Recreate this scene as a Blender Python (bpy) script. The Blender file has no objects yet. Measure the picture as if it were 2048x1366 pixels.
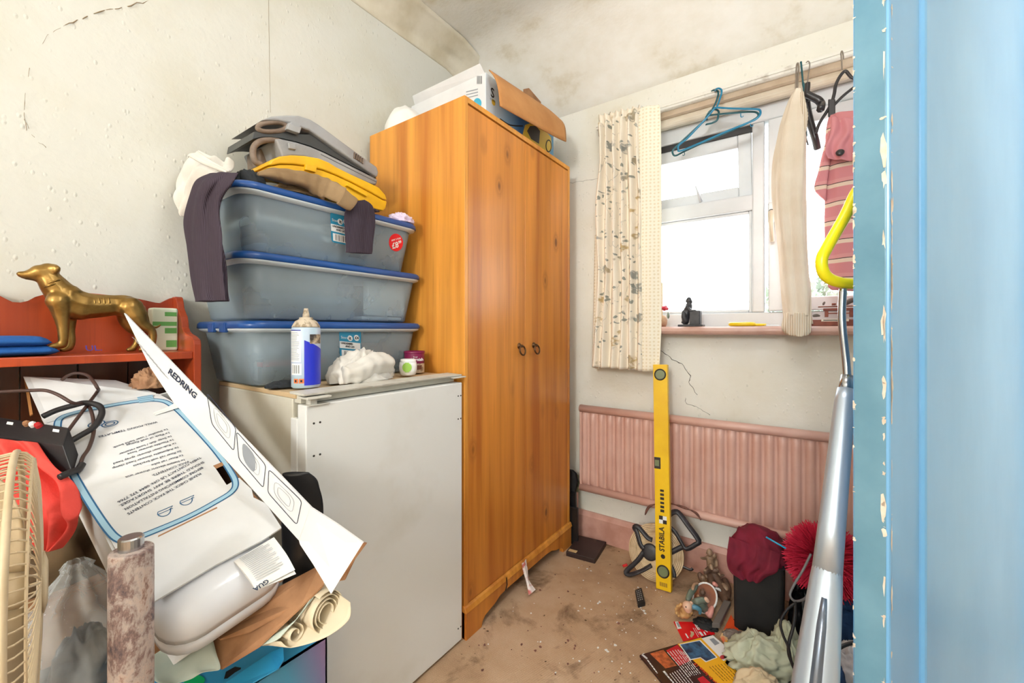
import bpy, bmesh, math, random
from mathutils import Vector, Matrix, noise
V = Vector
random.seed(7)
scene = bpy.context.scene
col = scene.collection

# ------------------------------------------------------------------ camera
F, HY, CX, EYE = 832.0, 660.0, 1024.0, 1.1        # focal length and horizon in pixels of a 2048x1366 frame, eye height in metres
YAW = math.atan(589 / 832.0)
SN, CS = math.sin(YAW), math.cos(YAW)
cd = bpy.data.cameras.new('camera'); cam = bpy.data.objects.new('camera', cd); col.objects.link(cam)
cam.location = (0, 0, EYE); cam.rotation_euler = (math.pi / 2, 0, YAW)
cd.sensor_fit = 'HORIZONTAL'; cd.sensor_width = 36; cd.lens = F / 2048 * 36
cd.shift_y = -(683 - HY) / 2048; cd.clip_start = .02
scene.camera = cam

# ------------------------------------------------------------------ world, lights, exposure
w = bpy.data.worlds.new('overcast_sky'); scene.world = w; w.use_nodes = True
bg = w.node_tree.nodes['Background']; bg.inputs[0].default_value = (.93, .97, 1, 1); bg.inputs[1].default_value = 6.0
scene.view_settings.view_transform = 'Standard'; scene.view_settings.look = 'None'
scene.view_settings.gamma = 1; scene.view_settings.use_curve_mapping = False
scene.view_settings.exposure = 0.47
def lamp(name, typ, loc, energy, colr, **k):
    l = bpy.data.lights.new(name, typ); l.energy = energy; l.color = colr
    o = bpy.data.objects.new(name, l); col.objects.link(o); o.location = loc
    for a, b in k.items(): setattr(l, a, b)
    return o
po = lamp('window_portal', 'AREA', (-.18, 2.28, 1.58), 1, (1, 1, 1), shape='RECTANGLE', size=1.25, size_y=1.05)
po.rotation_euler = (-math.pi / 2, 0, 0); po.data.cycles.is_portal = True
lamp('ceiling_bulb_light', 'POINT', (-.1, .5, 2.12), 13, (.97, .98, 1), shadow_soft_size=.14)
lamp('rear_fill_light', 'POINT', (.15, -2.9, 2.1), 150, (.96, .98, 1), shadow_soft_size=.3)  # unseen fill lamp added far behind the camera for even frontal light
lamp('hall_bulb_light', 'POINT', (1.1, -.1, 2.25), 36, (.97, .98, 1), shadow_soft_size=.16)

# ------------------------------------------------------------------ placing: a photograph pixel on a known plane of the room
def ray(px, py):
    u, v = (px - CX) / F, (HY - py) / F
    return V((-SN + u * CS, CS + u * SN, v))
EYEV = V((0, 0, EYE))
def at(px, py, t): return EYEV + ray(px, py) * t
def onx(px, py, x): d = ray(px, py); return EYEV + d * (x / d.x)
def ony(px, py, y): d = ray(px, py); return EYEV + d * (y / d.y)
def onz(px, py, z): d = ray(px, py); return EYEV + d * ((z - EYE) / d.z)
def onp(px, py, p0, n): d = ray(px, py); return EYEV + d * ((p0 - EYEV).dot(n) / d.dot(n))
def crop(ox, oy, s): return lambda x, y: (ox + x / s, oy + y / s)

# ------------------------------------------------------------------ mesh helpers
def bx(bm, a, b):
    a, b = V(a), V(b)
    return obx(bm, a, V((b.x - a.x, 0, 0)), V((0, b.y - a.y, 0)), V((0, 0, b.z - a.z)))
def obx(bm, o, ex, ey, ez):
    o, ex, ey, ez = V(o), V(ex), V(ey), V(ez)
    v = [bm.verts.new(o + ex * i + ey * j + ez * k) for k in (0, 1) for j in (0, 1) for i in (0, 1)]
    for f in ((0, 1, 3, 2), (4, 6, 7, 5), (0, 4, 5, 1), (2, 3, 7, 6), (0, 2, 6, 4), (1, 5, 7, 3)):
        bm.faces.new([v[i] for i in f])
def prism(bm, pts, off):
    off = V(off); a = [bm.verts.new(V(p)) for p in pts]; b = [bm.verts.new(V(p) + off) for p in pts]; n = len(a)
    bm.faces.new(a); bm.faces.new(list(reversed(b)))
    for i in range(n): bm.faces.new([a[i], b[i], b[(i + 1) % n], a[(i + 1) % n]])
def poly(bm, pts): bm.faces.new([bm.verts.new(V(p)) for p in pts])
def spline(pts, n, closed=False):
    pts = [V(p) for p in pts]; m = len(pts); out = []
    segs = m if closed else m - 1
    for i in range(segs):
        if closed: p0, p1, p2, p3 = pts[i - 1], pts[i], pts[(i + 1) % m], pts[(i + 2) % m]
        else: p0, p1, p2, p3 = pts[max(i - 1, 0)], pts[i], pts[i + 1], pts[min(i + 2, m - 1)]
        for k in range(n):
            t = k / n; t2 = t * t; t3 = t2 * t
            out.append(.5 * ((2 * p1) + (p2 - p0) * t + (2 * p0 - 5 * p1 + 4 * p2 - p3) * t2 + (3 * p1 - p0 - 3 * p2 + p3) * t3))
    if not closed: out.append(pts[-1])
    return out
def tube(bm, pts, r, n=8, closed=False, caps=True, up=None, asp=1.0):
    pts = [V(p) for p in pts]; m = len(pts)
    rr = r if isinstance(r, (list, tuple)) else [r] * m
    rings = []; prev = None
    for i in range(m):
        if closed: t = pts[(i + 1) % m] - pts[i - 1]
        else: t = pts[min(i + 1, m - 1)] - pts[max(i - 1, 0)]
        t = t.normalized() if t.length > 1e-9 else V((0, 0, 1))
        if up is not None: a = V(up)
        elif prev is not None: a = prev
        else: a = V((0, 0, 1)) if abs(t.z) < .9 else V((1, 0, 0))
        a = a - t * a.dot(t)
        if a.length < 1e-6: a = t.orthogonal()
        a.normalize(); prev = a; b = t.cross(a)
        rings.append([bm.verts.new(pts[i] + a * (math.cos(2 * math.pi * k / n) * rr[i]) + b * (math.sin(2 * math.pi * k / n) * rr[i] * asp)) for k in range(n)])
    for i in range(m if closed else m - 1):
        A, B = rings[i], rings[(i + 1) % m]
        for k in range(n): bm.faces.new([A[k], A[(k + 1) % n], B[(k + 1) % n], B[k]])
    if caps and not closed: bm.faces.new(list(reversed(rings[0]))); bm.faces.new(rings[-1])
def lathe(bm, prof, c, ax=(0, 0, 1), n=28, arc=1.0):
    c, ax = V(c), V(ax).normalized(); a = ax.orthogonal().normalized(); b = ax.cross(a); rings = []
    m = n if arc >= 1 else n + 1
    for r, h in prof:
        rings.append([bm.verts.new(c + ax * h + (a * math.cos(2 * math.pi * arc * k / n) + b * math.sin(2 * math.pi * arc * k / n)) * max(r, 1e-5)) for k in range(m)])
    for i in range(len(rings) - 1):
        for k in range(n):
            if k + 1 >= m and arc < 1: continue
            bm.faces.new([rings[i][k], rings[i][(k + 1) % m], rings[i + 1][(k + 1) % m], rings[i + 1][k]])
    if arc >= 1: bm.faces.new(list(reversed(rings[0]))); bm.faces.new(rings[-1])
def ball(bm, c, r, n=10, rot=None):
    c = V(c); r = V((r, r, r)) if not hasattr(r, '__len__') else V(r); g = []
    for j in range(n + 1):
        th = math.pi * j / n
        g.append([V((math.sin(th) * math.cos(2 * math.pi * k / (2 * n)), math.sin(th) * math.sin(2 * math.pi * k / (2 * n)), math.cos(th))) for k in range(2 * n)])
    def mk(p):
        q = V((p.x * r.x, p.y * r.y, p.z * r.z))
        if rot is not None: q = rot @ q
        return bm.verts.new(c + q)
    top, bot = mk(g[0][0]), mk(g[n][0]); rows = [[mk(p) for p in g[j]] for j in range(1, n)]
    for k in range(2 * n):
        bm.faces.new([top, rows[0][k], rows[0][(k + 1) % (2 * n)]]); bm.faces.new([bot, rows[-1][(k + 1) % (2 * n)], rows[-1][k]])
        for j in range(len(rows) - 1): bm.faces.new([rows[j][k], rows[j + 1][k], rows[j + 1][(k + 1) % (2 * n)], rows[j][(k + 1) % (2 * n)]])
def grid(bm, f, nu, nv, cu=False):
    mu = nu if cu else nu + 1
    g = [[bm.verts.new(f(i / nu, j / nv)) for i in range(mu)] for j in range(nv + 1)]
    for j in range(nv):
        for i in range(nu): bm.faces.new([g[j][i], g[j][(i + 1) % mu], g[j + 1][(i + 1) % mu], g[j + 1][i]])
    return g
def rows_at(rows, v):
    m = len(rows) - 1; s = min(v * m, m - 1e-6); i = int(s); t = s - i; out = []
    for k in range(len(rows[0])):
        p0, p1, p2, p3 = rows[max(i - 1, 0)][k], rows[i][k], rows[i + 1][k], rows[min(i + 2, m)][k]
        t2, t3 = t * t, t * t * t
        out.append(.5 * ((2 * p1) + (p2 - p0) * t + (2 * p0 - 5 * p1 + 4 * p2 - p3) * t2 + (3 * p1 - p0 - 3 * p2 + p3) * t3))
    return out
def nz(x, y, z=0.0): return noise.noise(V((x, y, z)))
def drape(bm, rows, nu, nv, amp, nf, seed=0, fine=.3, low=0):
    """open sheet of cloth between left/right edge points, waved along its normal"""
    rows = [(V(a), V(b)) for a, b in rows]
    def f(u, v):
        L, R = rows_at(rows, v); L2, R2 = rows_at(rows, min(v + .02, 1)); L1, R1 = rows_at(rows, max(v - .02, 0))
        nn = (R - L).cross((L2 + R2) - (L1 + R1)); nn = nn.normalized() if nn.length > 1e-9 else V((0, 0, 1))
        ph = 1.4 * nz(v * 2.2, seed, 1) + seed
        d = math.sin(2 * math.pi * nf * (u + .09 * nz(u * 3, v * 2.5, seed)) + ph) + fine * 2 * nz(u * nf * 1.6, v * 3.5, seed + 5) + low * nz(u * 1.5, v * 1.5, seed + 9)
        return L.lerp(R, u) + nn * (amp * d)
    return grid(bm, f, nu, nv)
def loft(bm, rows, n, nv, amp=.06, k=5, seed=0, cap=True, wr=0.0, wk=14):
    """closed garment tube: rows of (left, right, half-depth vector)"""
    rows = [(V(a), V(b), V(c)) for a, b, c in rows]
    def f(u, v):
        L, R, D = rows_at(rows, v); c = (L + R) / 2; e = (R - L) / 2; th = 2 * math.pi * u
        m = 1 + amp * math.sin(k * th + 2.5 * nz(v * 2, seed) + seed) + amp * 1.2 * nz(math.cos(th) * 1.7, math.sin(th) * 1.7, v * 4 + seed) + wr * math.sin(wk * v * 2 * math.pi + 2 * math.sin(th + seed) + 3 * nz(v * 3, u * 2, seed))
        return c + (e * math.cos(th) + D * math.sin(th)) * m
    g = grid(bm, f, n, nv, True)
    if cap: bm.faces.new(list(reversed(g[0]))); bm.faces.new(g[-1])
def heap(bm, c, r, seed, amp=.35, fr=2.2, nu=56, nv=26, rot=0, sharp=1.0):
    """crumpled cloth resting on a surface: folded dome, closed below"""
    c = V(c); R = Matrix.Rotation(rot, 3, 'Z')
    def f(u, v):
        th = 2 * math.pi * u; ph = v * math.pi * .56
        d = V((math.sin(ph) * math.cos(th), math.sin(ph) * math.sin(th), math.cos(ph)))
        q = V((d.x * fr + seed * 3.1, d.y * fr, d.z * fr + .4 * nz(d.x * 2, d.y * 2, seed)))
        wq = V((q.x * .7 + q.y * .5, q.y * 1.25 - q.x * .3, q.z * .8)); wq += V((noise.noise(q * .9), noise.noise(q * .9 + V((7, 3, 1))), noise.noise(q * .9 + V((2, 9, 5))))) * .8
        fold = (1 - abs(noise.noise(wq)) * 2.6) * .65 + .22 * noise.noise(q * 1.8) + .16 * (1 - 2.4 * abs(noise.noise(wq * 2.3))) * sharp
        s = 1 + amp * (fold - .25)
        p = V((d.x * r[0] * s, d.y * r[1] * s, max(d.z * r[2] * s, 0.0)))
        return c + R @ p
    g = grid(bm, f, nu, nv, True); bm.faces.new(g[-1])
def ribbon(bm, pts, wd, n, closed=False):
    pts = [V(p) for p in pts]; m = len(pts); L = []; n = V(n).normalized()
    for i in range(m):
        t = (pts[(i + 1) % m] - pts[i - 1]) if closed else (pts[min(i + 1, m - 1)] - pts[max(i - 1, 0)])
        s = t.cross(n).normalized() * wd / 2; L.append((bm.verts.new(pts[i] - s), bm.verts.new(pts[i] + s)))
    for i in range(m if closed else m - 1):
        A, B = L[i], L[(i + 1) % m]; bm.faces.new([A[0], A[1], B[1], B[0]])

# ------------------------------------------------------------------ objects
ORG = {}
def NB(): return bmesh.new()
def tag(o, label=None, cat=None, group=None, kind=None):
    if label: o['label'] = label
    if cat: o['category'] = cat
    if group: o['group'] = group
    if kind: o['kind'] = kind
    return o
def thing(name, label, cat, loc, group=None):
    o = bpy.data.objects.new(name, None); col.objects.link(o); o.location = loc; o.empty_display_size = .05
    ORG[o.name] = V(loc); return tag(o, label, cat, group)
def obj(name, bm, m, parent=None, smooth=False, bevel=0, seg=2, sub=0, solid=0, remesh=0, label=None, cat=None, group=None, kind=None, soff=0):
    bmesh.ops.recalc_face_normals(bm, faces=bm.faces)
    if parent is not None: org = ORG[parent.name]
    else:
        c = [v.co for v in bm.verts]
        org = V(((min(p.x for p in c) + max(p.x for p in c)) / 2, (min(p.y for p in c) + max(p.y for p in c)) / 2, min(p.z for p in c)))
    for v in bm.verts: v.co -= org
    me = bpy.data.meshes.new(name); bm.to_mesh(me); bm.free()
    o = bpy.data.objects.new(name, me); col.objects.link(o)
    if smooth:
        for p in me.polygons: p.use_smooth = True
    me.materials.append(m if not isinstance(m, str) else MT[m])
    if parent is not None: o.parent = parent
    else: o.location = org
    ORG[o.name] = org
    if solid:
        s = o.modifiers.new('solid', 'SOLIDIFY'); s.thickness = solid; s.offset = soff
    if remesh:
        r = o.modifiers.new('remesh', 'REMESH'); r.mode = 'VOXEL'; r.voxel_size = remesh; r.use_smooth_shade = True
        s = o.modifiers.new('smooth', 'SMOOTH'); s.factor = .5; s.iterations = 3
    if bevel:
        b = o.modifiers.new('bevel', 'BEVEL'); b.width = bevel; b.segments = seg; b.limit_method = 'ANGLE'; b.angle_limit = .6
    if sub:
        s = o.modifiers.new('subsurf', 'SUBSURF'); s.levels = sub; s.render_levels = sub
    return tag(o, label, cat, group, kind)
def caps(bm, lst, n=10):
    """tapered limbs: (point, radius) chains with round ends, to be fused by a voxel remesh"""
    for ch in lst:
        pts = [V(p) for p, r in ch]; rad = [r for p, r in ch]
        if len(pts) > 2:
            s = spline(pts, 4); rs = []
            for i in range(len(rad) - 1): rs += [rad[i] + (rad[i + 1] - rad[i]) * k / 4 for k in range(4)]
            rs.append(rad[-1])
        else: s, rs = pts, rad
        if len(s) > 1: tube(bm, s, rs, n)
        ball(bm, s[0], rs[0], 6); ball(bm, s[-1], rs[-1], 6)
FONT_CACHE = {}
def text(name, s, m, o, xd, yd, size, parent, align='LEFT', bold=0, lift=.0006, sx=1.0, fit=0):
    o, xd, yd = V(o), V(xd).normalized(), V(yd).normalized(); nn = xd.cross(yd)
    cu = bpy.data.curves.new('tmp', 'FONT'); cu.body = s; cu.size = size; cu.align_x = align; cu.resolution_u = 2; cu.offset = bold
    to = bpy.data.objects.new('tmp', cu); col.objects.link(to)
    me = to.to_mesh(); bm = NB(); bm.from_mesh(me); to.to_mesh_clear()
    bpy.data.objects.remove(to); bpy.data.curves.remove(cu)
    if fit: sx = fit / max(1e-6, max(v.co.x for v in bm.verts) - min(v.co.x for v in bm.verts))
    for v in bm.verts: v.co = o + xd * (v.co.x * sx) + yd * v.co.y + nn * lift
    return obj(name, bm, m, parent)

# ------------------------------------------------------------------ materials
MT = {}
def C(r, g, b): return tuple(((x / 255) / 12.92 if x / 255 <= .04045 else ((x / 255 + .055) / 1.055) ** 2.4) for x in (r, g, b)) + (1,)
class N:
    def __init__(s, name):
        s.m = bpy.data.materials.new(name); s.m.use_nodes = True; s.t = s.m.node_tree; s.b = s.t.nodes['Principled BSDF']; MT[name] = s.m
        s.out = s.t.nodes['Material Output']
    def add(s, typ, **k):
        n = s.t.nodes.new(typ)
        for a, b in k.items(): setattr(n, a, b)
        return n
    def ln(s, a, b): s.t.links.new(a, b)
    def co(s, scale=(1, 1, 1), loc=(0, 0, 0), kind='Object', rot=(0, 0, 0)):
        tc = s.add('ShaderNodeTexCoord'); mp = s.add('ShaderNodeMapping'); s.ln(tc.outputs[kind], mp.inputs[0])
        mp.inputs['Scale'].default_value = scale; mp.inputs['Location'].default_value = loc; mp.inputs['Rotation'].default_value = rot
        return mp.outputs[0]
    def noise(s, vec, scale, detail=4, rough=.55, dist=0):
        n = s.add('ShaderNodeTexNoise'); s.ln(vec, n.inputs['Vector']); n.inputs['Scale'].default_value = scale
        n.inputs['Detail'].default_value = detail; n.inputs['Roughness'].default_value = rough; n.inputs['Distortion'].default_value = dist
        return n.outputs['Fac']
    def voro(s, vec, scale, feat='F1', out='Distance', rnd=1):
        n = s.add('ShaderNodeTexVoronoi', feature=feat); s.ln(vec, n.inputs['Vector']); n.inputs['Scale'].default_value = scale
        n.inputs['Randomness'].default_value = rnd; return n.outputs[out]
    def ramp(s, fac, stops, interp='LINEAR'):
        r = s.add('ShaderNodeValToRGB'); r.color_ramp.interpolation = interp; e = r.color_ramp.elements
        while len(e) < len(stops): e.new(.5)
        for i, (p, c) in enumerate(stops): e[i].position = p; e[i].color = c if hasattr(c, '__len__') else (c, c, c, 1)
        s.ln(fac, r.inputs[0]); return r.outputs[0]
    def mix(s, fac, a, b, mode='MIX'):
        n = s.add('ShaderNodeMix', data_type='RGBA', blend_type=mode); i = n.inputs
        for sock, val in ((i[0], fac), (i[6], a), (i[7], b)):
            if isinstance(val, (int, float)): sock.default_value = val
            elif isinstance(val, tuple): sock.default_value = val
            else: s.ln(val, sock)
        return n.outputs[2]
    def math(s, op, a, b=0.0):
        n = s.add('ShaderNodeMath', operation=op)
        for sock, val in ((n.inputs[0], a), (n.inputs[1], b)):
            if isinstance(val, (int, float)): sock.default_value = val
            else: s.ln(val, sock)
        return n.outputs[0]
    def sep(s, vec):
        n = s.add('ShaderNodeSeparateXYZ'); s.ln(vec, n.inputs[0]); return n.outputs
    def color(s, c):
        if isinstance(c, tuple): s.b.inputs['Base Color'].default_value = c
        else: s.ln(c, s.b.inputs['Base Color'])
        return s
    def bump(s, h, strength=.3, dist=.002, prev=None):
        n = s.add('ShaderNodeBump'); n.inputs['Strength'].default_value = strength; n.inputs['Distance'].default_value = dist
        s.ln(h, n.inputs['Height'])
        if prev is not None: s.ln(prev, n.inputs['Normal'])
        s.ln(n.outputs[0], s.b.inputs['Normal']); return n.outputs[0]
    def set(s, rough=.6, metal=0, spec=.5, **k):
        s.b.inputs['Roughness'].default_value = rough; s.b.inputs['Metallic'].default_value = metal; s.b.inputs['Specular IOR Level'].default_value = spec
        return s
def mat(name, c, rough=.6, metal=0, c2=None, scale=9, lo=.4, hi=.65, bump=0, bs=120, spec=.5, st=(1, 1, 1), bd=.002, detail=5):
    n = N(name).set(rough, metal, spec); vec = n.co(st)
    if c2 is not None: n.color(n.ramp(n.noise(vec, scale, detail), [(lo, c), (hi, c2)]))
    else: n.color(c)
    if bump: n.bump(n.noise(vec, bs, 3), bump, bd)
    return n.m
# ---- surfaces of the room
def wallpaper(name, base, stain, blotch):
    n = N(name).set(.75, 0, .3); v = n.co()
    big = n.noise(v, 2.3, 5, .6); c = n.ramp(big, [(.42, base), (.62, blotch), (.78, stain)])
    chip = n.voro(n.co((1, 1, .62)), 62); d = n.noise(v, 9, 3)
    h = n.math('MULTIPLY', n.ramp(chip, [(.0, 1.0), (.28, .0)]), n.ramp(n.noise(v, 21, 2), [(.5, 0.0), (.6, 1.0)]))
    n.color(c); b1 = n.bump(n.noise(v, 48, 4), .35, .003); n.bump(h, .5, .004, b1)
    return n.m
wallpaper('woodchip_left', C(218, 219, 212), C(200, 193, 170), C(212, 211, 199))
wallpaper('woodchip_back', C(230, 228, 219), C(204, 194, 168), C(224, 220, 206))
n = N('ceiling_paper').set(.8, 0, .25); v = n.co()
n.color(n.ramp(n.noise(n.co((1, 1.6, 1)), 2.6, 6, .62), [(.40, C(240, 239, 233)), (.55, C(233, 230, 220)), (.68, C(210, 201, 178)), (.82, C(186, 172, 144))]))
n.bump(n.noise(n.co((1, 1.6, 1.6), rot=(0, 0, .5)), 55, 5), .3, .004)
mat('loose_lining', C(226, 220, 203), .8, c2=C(206, 197, 173), scale=6, bump=.5, bs=40)
n = N('carpet').set(.95, 0, .1); v = n.co()
c = n.ramp(n.noise(v, 3.2, 6, .6), [(.32, C(160, 128, 100)), (.5, C(190, 158, 126)), (.68, C(204, 175, 146))])
st = n.ramp(n.noise(v, 5.5, 6, .7, .4), [(.54, 0.0), (.70, .75)])
sp = n.ramp(n.noise(v, 46, 3, .5), [(.70, 0.0), (.75, .9)])
c = n.mix(st, c, C(92, 68, 47)); c = n.mix(sp, c, C(70, 50, 36)); n.color(c)
b = n.bump(n.noise(v, 420, 2), .5, .003); wv = n.add('ShaderNodeTexWave', wave_type='BANDS'); n.ln(n.co(rot=(0, 0, .3)), wv.inputs[0]); wv.inputs['Scale'].default_value = 45; n.bump(wv.outputs['Fac'], .25, .002, b)
mat('pink_paint', C(212, 172, 158), .38, c2=C(202, 158, 143), scale=7, bump=.05, bs=30)
mat('pink_skirting', C(208, 160, 145), .45, c2=C(188, 138, 122), scale=10, bump=.1, bs=25)
mat('sill_paint', C(201, 164, 150), .35, c2=C(186, 146, 131), scale=9)
mat('upvc', C(208, 211, 214), .25, c2=C(198, 201, 203), scale=4)
mat('beige_board', C(196, 176, 152), .6, c2=C(176, 154, 128), scale=7)
mat('cream_pole', C(216, 205, 186), .45, c2=C(198, 184, 160), scale=5)
mat('rail_white', C(226, 222, 212), .4, c2=C(170, 158, 140), scale=22, lo=.55, hi=.8)
mat('black_gap', C(38, 36, 38), .5)
n = N('window_glass'); tr = n.add('ShaderNodeBsdfTransparent'); gl = n.add('ShaderNodeBsdfGlossy'); gl.inputs['Roughness'].default_value = .02; mx = n.add('ShaderNodeMixShader')
mx.inputs[0].default_value = .06; n.ln(tr.outputs[0], mx.inputs[1]); n.ln(gl.outputs[0], mx.inputs[2]); n.ln(mx.outputs[0], n.out.inputs[0])
mat('hall_wall', C(222, 214, 200), .8)
n = N('door_blue').set(.28, 0, .5); v = n.co()
n.color(n.ramp(n.noise(n.co((1, 1, .5)), 5, 5), [(.35, C(104, 164, 210)), (.7, C(122, 178, 220))]))
n.bump(n.noise(n.co((1, 1, .3)), 14, 3), .08, .004)
mat('bare_wood', C(232, 220, 204), .7, c2=C(214, 192, 168), scale=40)
mat('door_blue_shaded', C(112, 156, 176), .3, c2=C(92, 138, 160), scale=7, bump=.1, bs=20)  # darker door colour, shade of the lock edge painted in
mat('leaf_outside', C(128, 138, 120), .7, c2=C(100, 112, 92), scale=30)
mat('bark', C(90, 75, 60), .9)
mat('dark_line', C(70, 62, 52), .9)
mat('thread', C(150, 132, 105), .9)

XW, YB, ZC, XR = -1.58, 2.05, 2.62, .47
def struct(name, bm, m, label=None, parent=None, **k):
    return obj(name, bm, m, parent, kind=None if parent else 'structure', label=label, **k)
bm = NB(); bx(bm, (XW - .1, -3.9, -.08), (1.75, 2.3, 0)); floor = struct('floor', bm, 'carpet', 'worn tan carpet with dark stains')
bm = NB(); bx(bm, (XW - .12, -3.9, 0), (XW, 2.3, 2.9)); wall_left = struct('wall_left', bm, 'woodchip_left', 'off-white woodchip papered wall beside the wardrobe')
WL, WR, WB, WT = -.78, .43, 1.09, 2.085
bm = NB()
for a, b in (((XW, 0), (WL, 2.9)), ((WL, 0), (WR, WB)), ((WL, WT), (WR, 2.9)), ((WR, 0), (1.75, 2.9))): bx(bm, (a[0], YB, a[1]), (b[0], YB + .25, b[1]))
wall_back = struct('wall_back', bm, 'woodchip_back', 'off-white woodchip papered wall around the window')
bm = NB()
for a, b in (((1.50, 0), (YB, 2.9)), ((-.45, 0), (.62, 2.9)), ((.62, 2.02), (1.50, 2.9))): bx(bm, (XR, a[0], a[1]), (XR + .12, b[0], b[1]))
struct('wall_right', bm, 'woodchip_back', 'papered wall with the doorway')
bm = NB(); bx(bm, (XW, -3.9, 0), (1.75, -3.8, 2.9)); struct('wall_front', bm, 'woodchip_left', 'papered wall facing the window')
bm = NB(); bx(bm, (1.65, -3.8, 0), (1.75, 2.05, 2.9)); struct('wall_hall', bm, 'hall_wall', 'plain hall wall beyond the doorway')
# ceiling: flat, then a long sag into the window wall
bm = NB()
def ceil_f(u, v):
    x = XW + (1.75 - XW) * u; y = -3.85 + (2.1 + 3.85) * v
    z = ZC if y < 1.62 else ZC - .36 * (1 - math.cos(min((y - 1.62) / .45, 1) * math.pi / 2)) ** 1.0
    z += .012 * nz(x * 2.2, y * 2.2, 3) * (1 if y < 1.95 else 0)
    return V((x, y, z))
grid(bm, ceil_f, 60, 150); struct('ceiling', bm, 'ceiling_paper', 'stained papered ceiling curving into the window wall', smooth=True, solid=.02, soff=1)
# loose lining paper along the left cornice
bm = NB()
def cov(u, v):
    y = -.9 + u * (1.9 + .9); a = v * math.pi / 2
    r = .115 + .012 * nz(y * 5, v * 3, 2) + .008 * math.sin(v * 9 + 3 * nz(y * 1.5, 1))
    return V((XW + .001 + .13 * (1 - math.cos(a)) + .012 * nz(y * 7, v * 4, 8) * math.sin(a * 2), y, ZC - .004 - .115 * (1 - math.sin(a)) - .02 * math.sin(2 * a) + .012 * nz(y * 6, v * 5, 4) * math.sin(2 * a) - max(0, y - 1.62) * .22))
grid(bm, cov, 120, 10); struct('trim_1', bm, 'loose_lining', 'crumpled strip of loose lining paper along the cornice', smooth=True, solid=.003)
# skirting
bm = NB(); prism(bm, [(XW, YB, 0), (XW, YB - .025, 0), (XW, YB - .025, .115), (XW, YB - .012, .135), (XW, YB, .135)], (XR - XW, 0, 0))
struct('baseboard_back', bm, 'pink_skirting', 'dusty pink skirting board under the radiator')
# wall marks
def crack(name, pts, parent, onf, wd, m, nn):
    bm = NB(); P = [onf(*p) for p in pts]; Q = []
    for i in range(len(P) - 1):
        for k in range(5): q = P[i].lerp(P[i + 1], k / 5); Q.append(q + V((nz(q.x * 90, q.z * 90), 0, nz(q.x * 80, q.z * 80, 4))) * .008)
    tube(bm, Q + [P[-1]], [wd * (.5 + abs(nz(i * .7, 3)) * 1.5) for i in range(len(Q) + 1)], 4); return obj(name, bm, m, parent)
yb = lambda px, py: ony(px, py, YB - .0005)
xl = lambda px, py: onx(px, py, XW + .0005)
crack('crack', [(1320, 700), (1345, 718), (1365, 728), (1380, 752), (1378, 765), (1395, 790)], wall_back, yb, .0016, 'dark_line', None)
crack('crack', [(1370, 795), (1372, 808), (1398, 815), (1420, 830)], wall_back, yb, .0010, 'dark_line', None)
crack('crack', [(1133, 368), (1165, 362), (1197, 357)], wall_back, yb, .0007, 'dark_line', None)
bm = NB(); tube(bm, [xl(537, -20), xl(538, 60), xl(539, 130), xl(541, 225)], .0005, 4); obj('paper_seam', bm, 'thread', wall_left)
crack('cobweb', [(55, 270), (48, 230), (50, 190), (60, 130), (95, 70), (130, 50)], wall_left, xl, .0005, 'thread', None)
crack('cobweb', [(130, 50), (170, 35), (220, 18), (262, 12), (320, -6)], wall_left, xl, .0014, 'thread', None)
crack('cobweb', [(48, 238), (60, 262), (80, 285), (92, 295)], wall_left, xl, .0007, 'thread', None)

# ---- window
FY = 2.115
frame = thing('window_1', 'white plastic casement window with small top vent', 'window', (-.18, FY + .03, WB))
del frame['category']; frame['kind'] = 'structure'
x_m0, x_m1 = ony(1504, 500, FY).x, ony(1529, 500, FY).x          # middle post
zt0, zt1 = 1.632, 1.702                                          # transom
zs = 1.115
bm = NB(); bx(bm, (WL, FY, zs), (WL + .06, FY + .07, WT)); bx(bm, (WR - .06, FY, zs), (WR, FY + .07, WT))
bx(bm, (WL + .06, FY, 2.012), (WR - .06, FY + .07, WT)); bx(bm, (WL + .06, FY, zs - .03), (WR - .06, FY + .07, 1.178)); bx(bm, (x_m0, FY, 1.178), (x_m1, FY + .07, 2.012))
obj('outer_frame', bm, 'upvc', frame, bevel=.006)
bm = NB(); bx(bm, (WL + .04, FY + .001, zt0), (x_m0 + .005, FY + .068, zt1)); obj('transom', bm, 'upvc', frame, bevel=.006)
def bead(name, x0, x1, z0, z1, y0, wd, dp, parent, tilt=0):
    bm = NB(); R = lambda p: p
    for a, b in (((x0, z0), (x0 + wd, z1)), ((x1 - wd, z0), (x1, z1)), ((x0 + wd, z0), (x1 - wd, z0 + wd)), ((x0 + wd, z1 - wd), (x1 - wd, z1))): bx(bm, (a[0], y0, a[1]), (b[0], y0 + dp, b[1]))
    if tilt:
        for v_ in bm.verts: v_.co.y += (z1 - v_.co.z) * tilt
    return obj(name, bm, 'upvc', parent, bevel=.004)
def pane(x0, x1, z0, z1, y0, parent, tilt=0, zr=0):
    bm = NB(); bx(bm, (x0, y0, z0), (x1, y0 + .004, z1))
    if tilt:
        for v_ in bm.verts: v_.co.y += (zr - v_.co.z) * tilt
    return obj('pane', bm, 'window_glass', parent)
xg1 = ony(1499, 500, FY + .03).x
b = bead('glazing_bead', WL + .06, x_m0, 1.178, zt0, FY + .012, .014, .04, frame); pane(WL + .06, x_m0, 1.185, zt0, FY + .035, frame)
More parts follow.
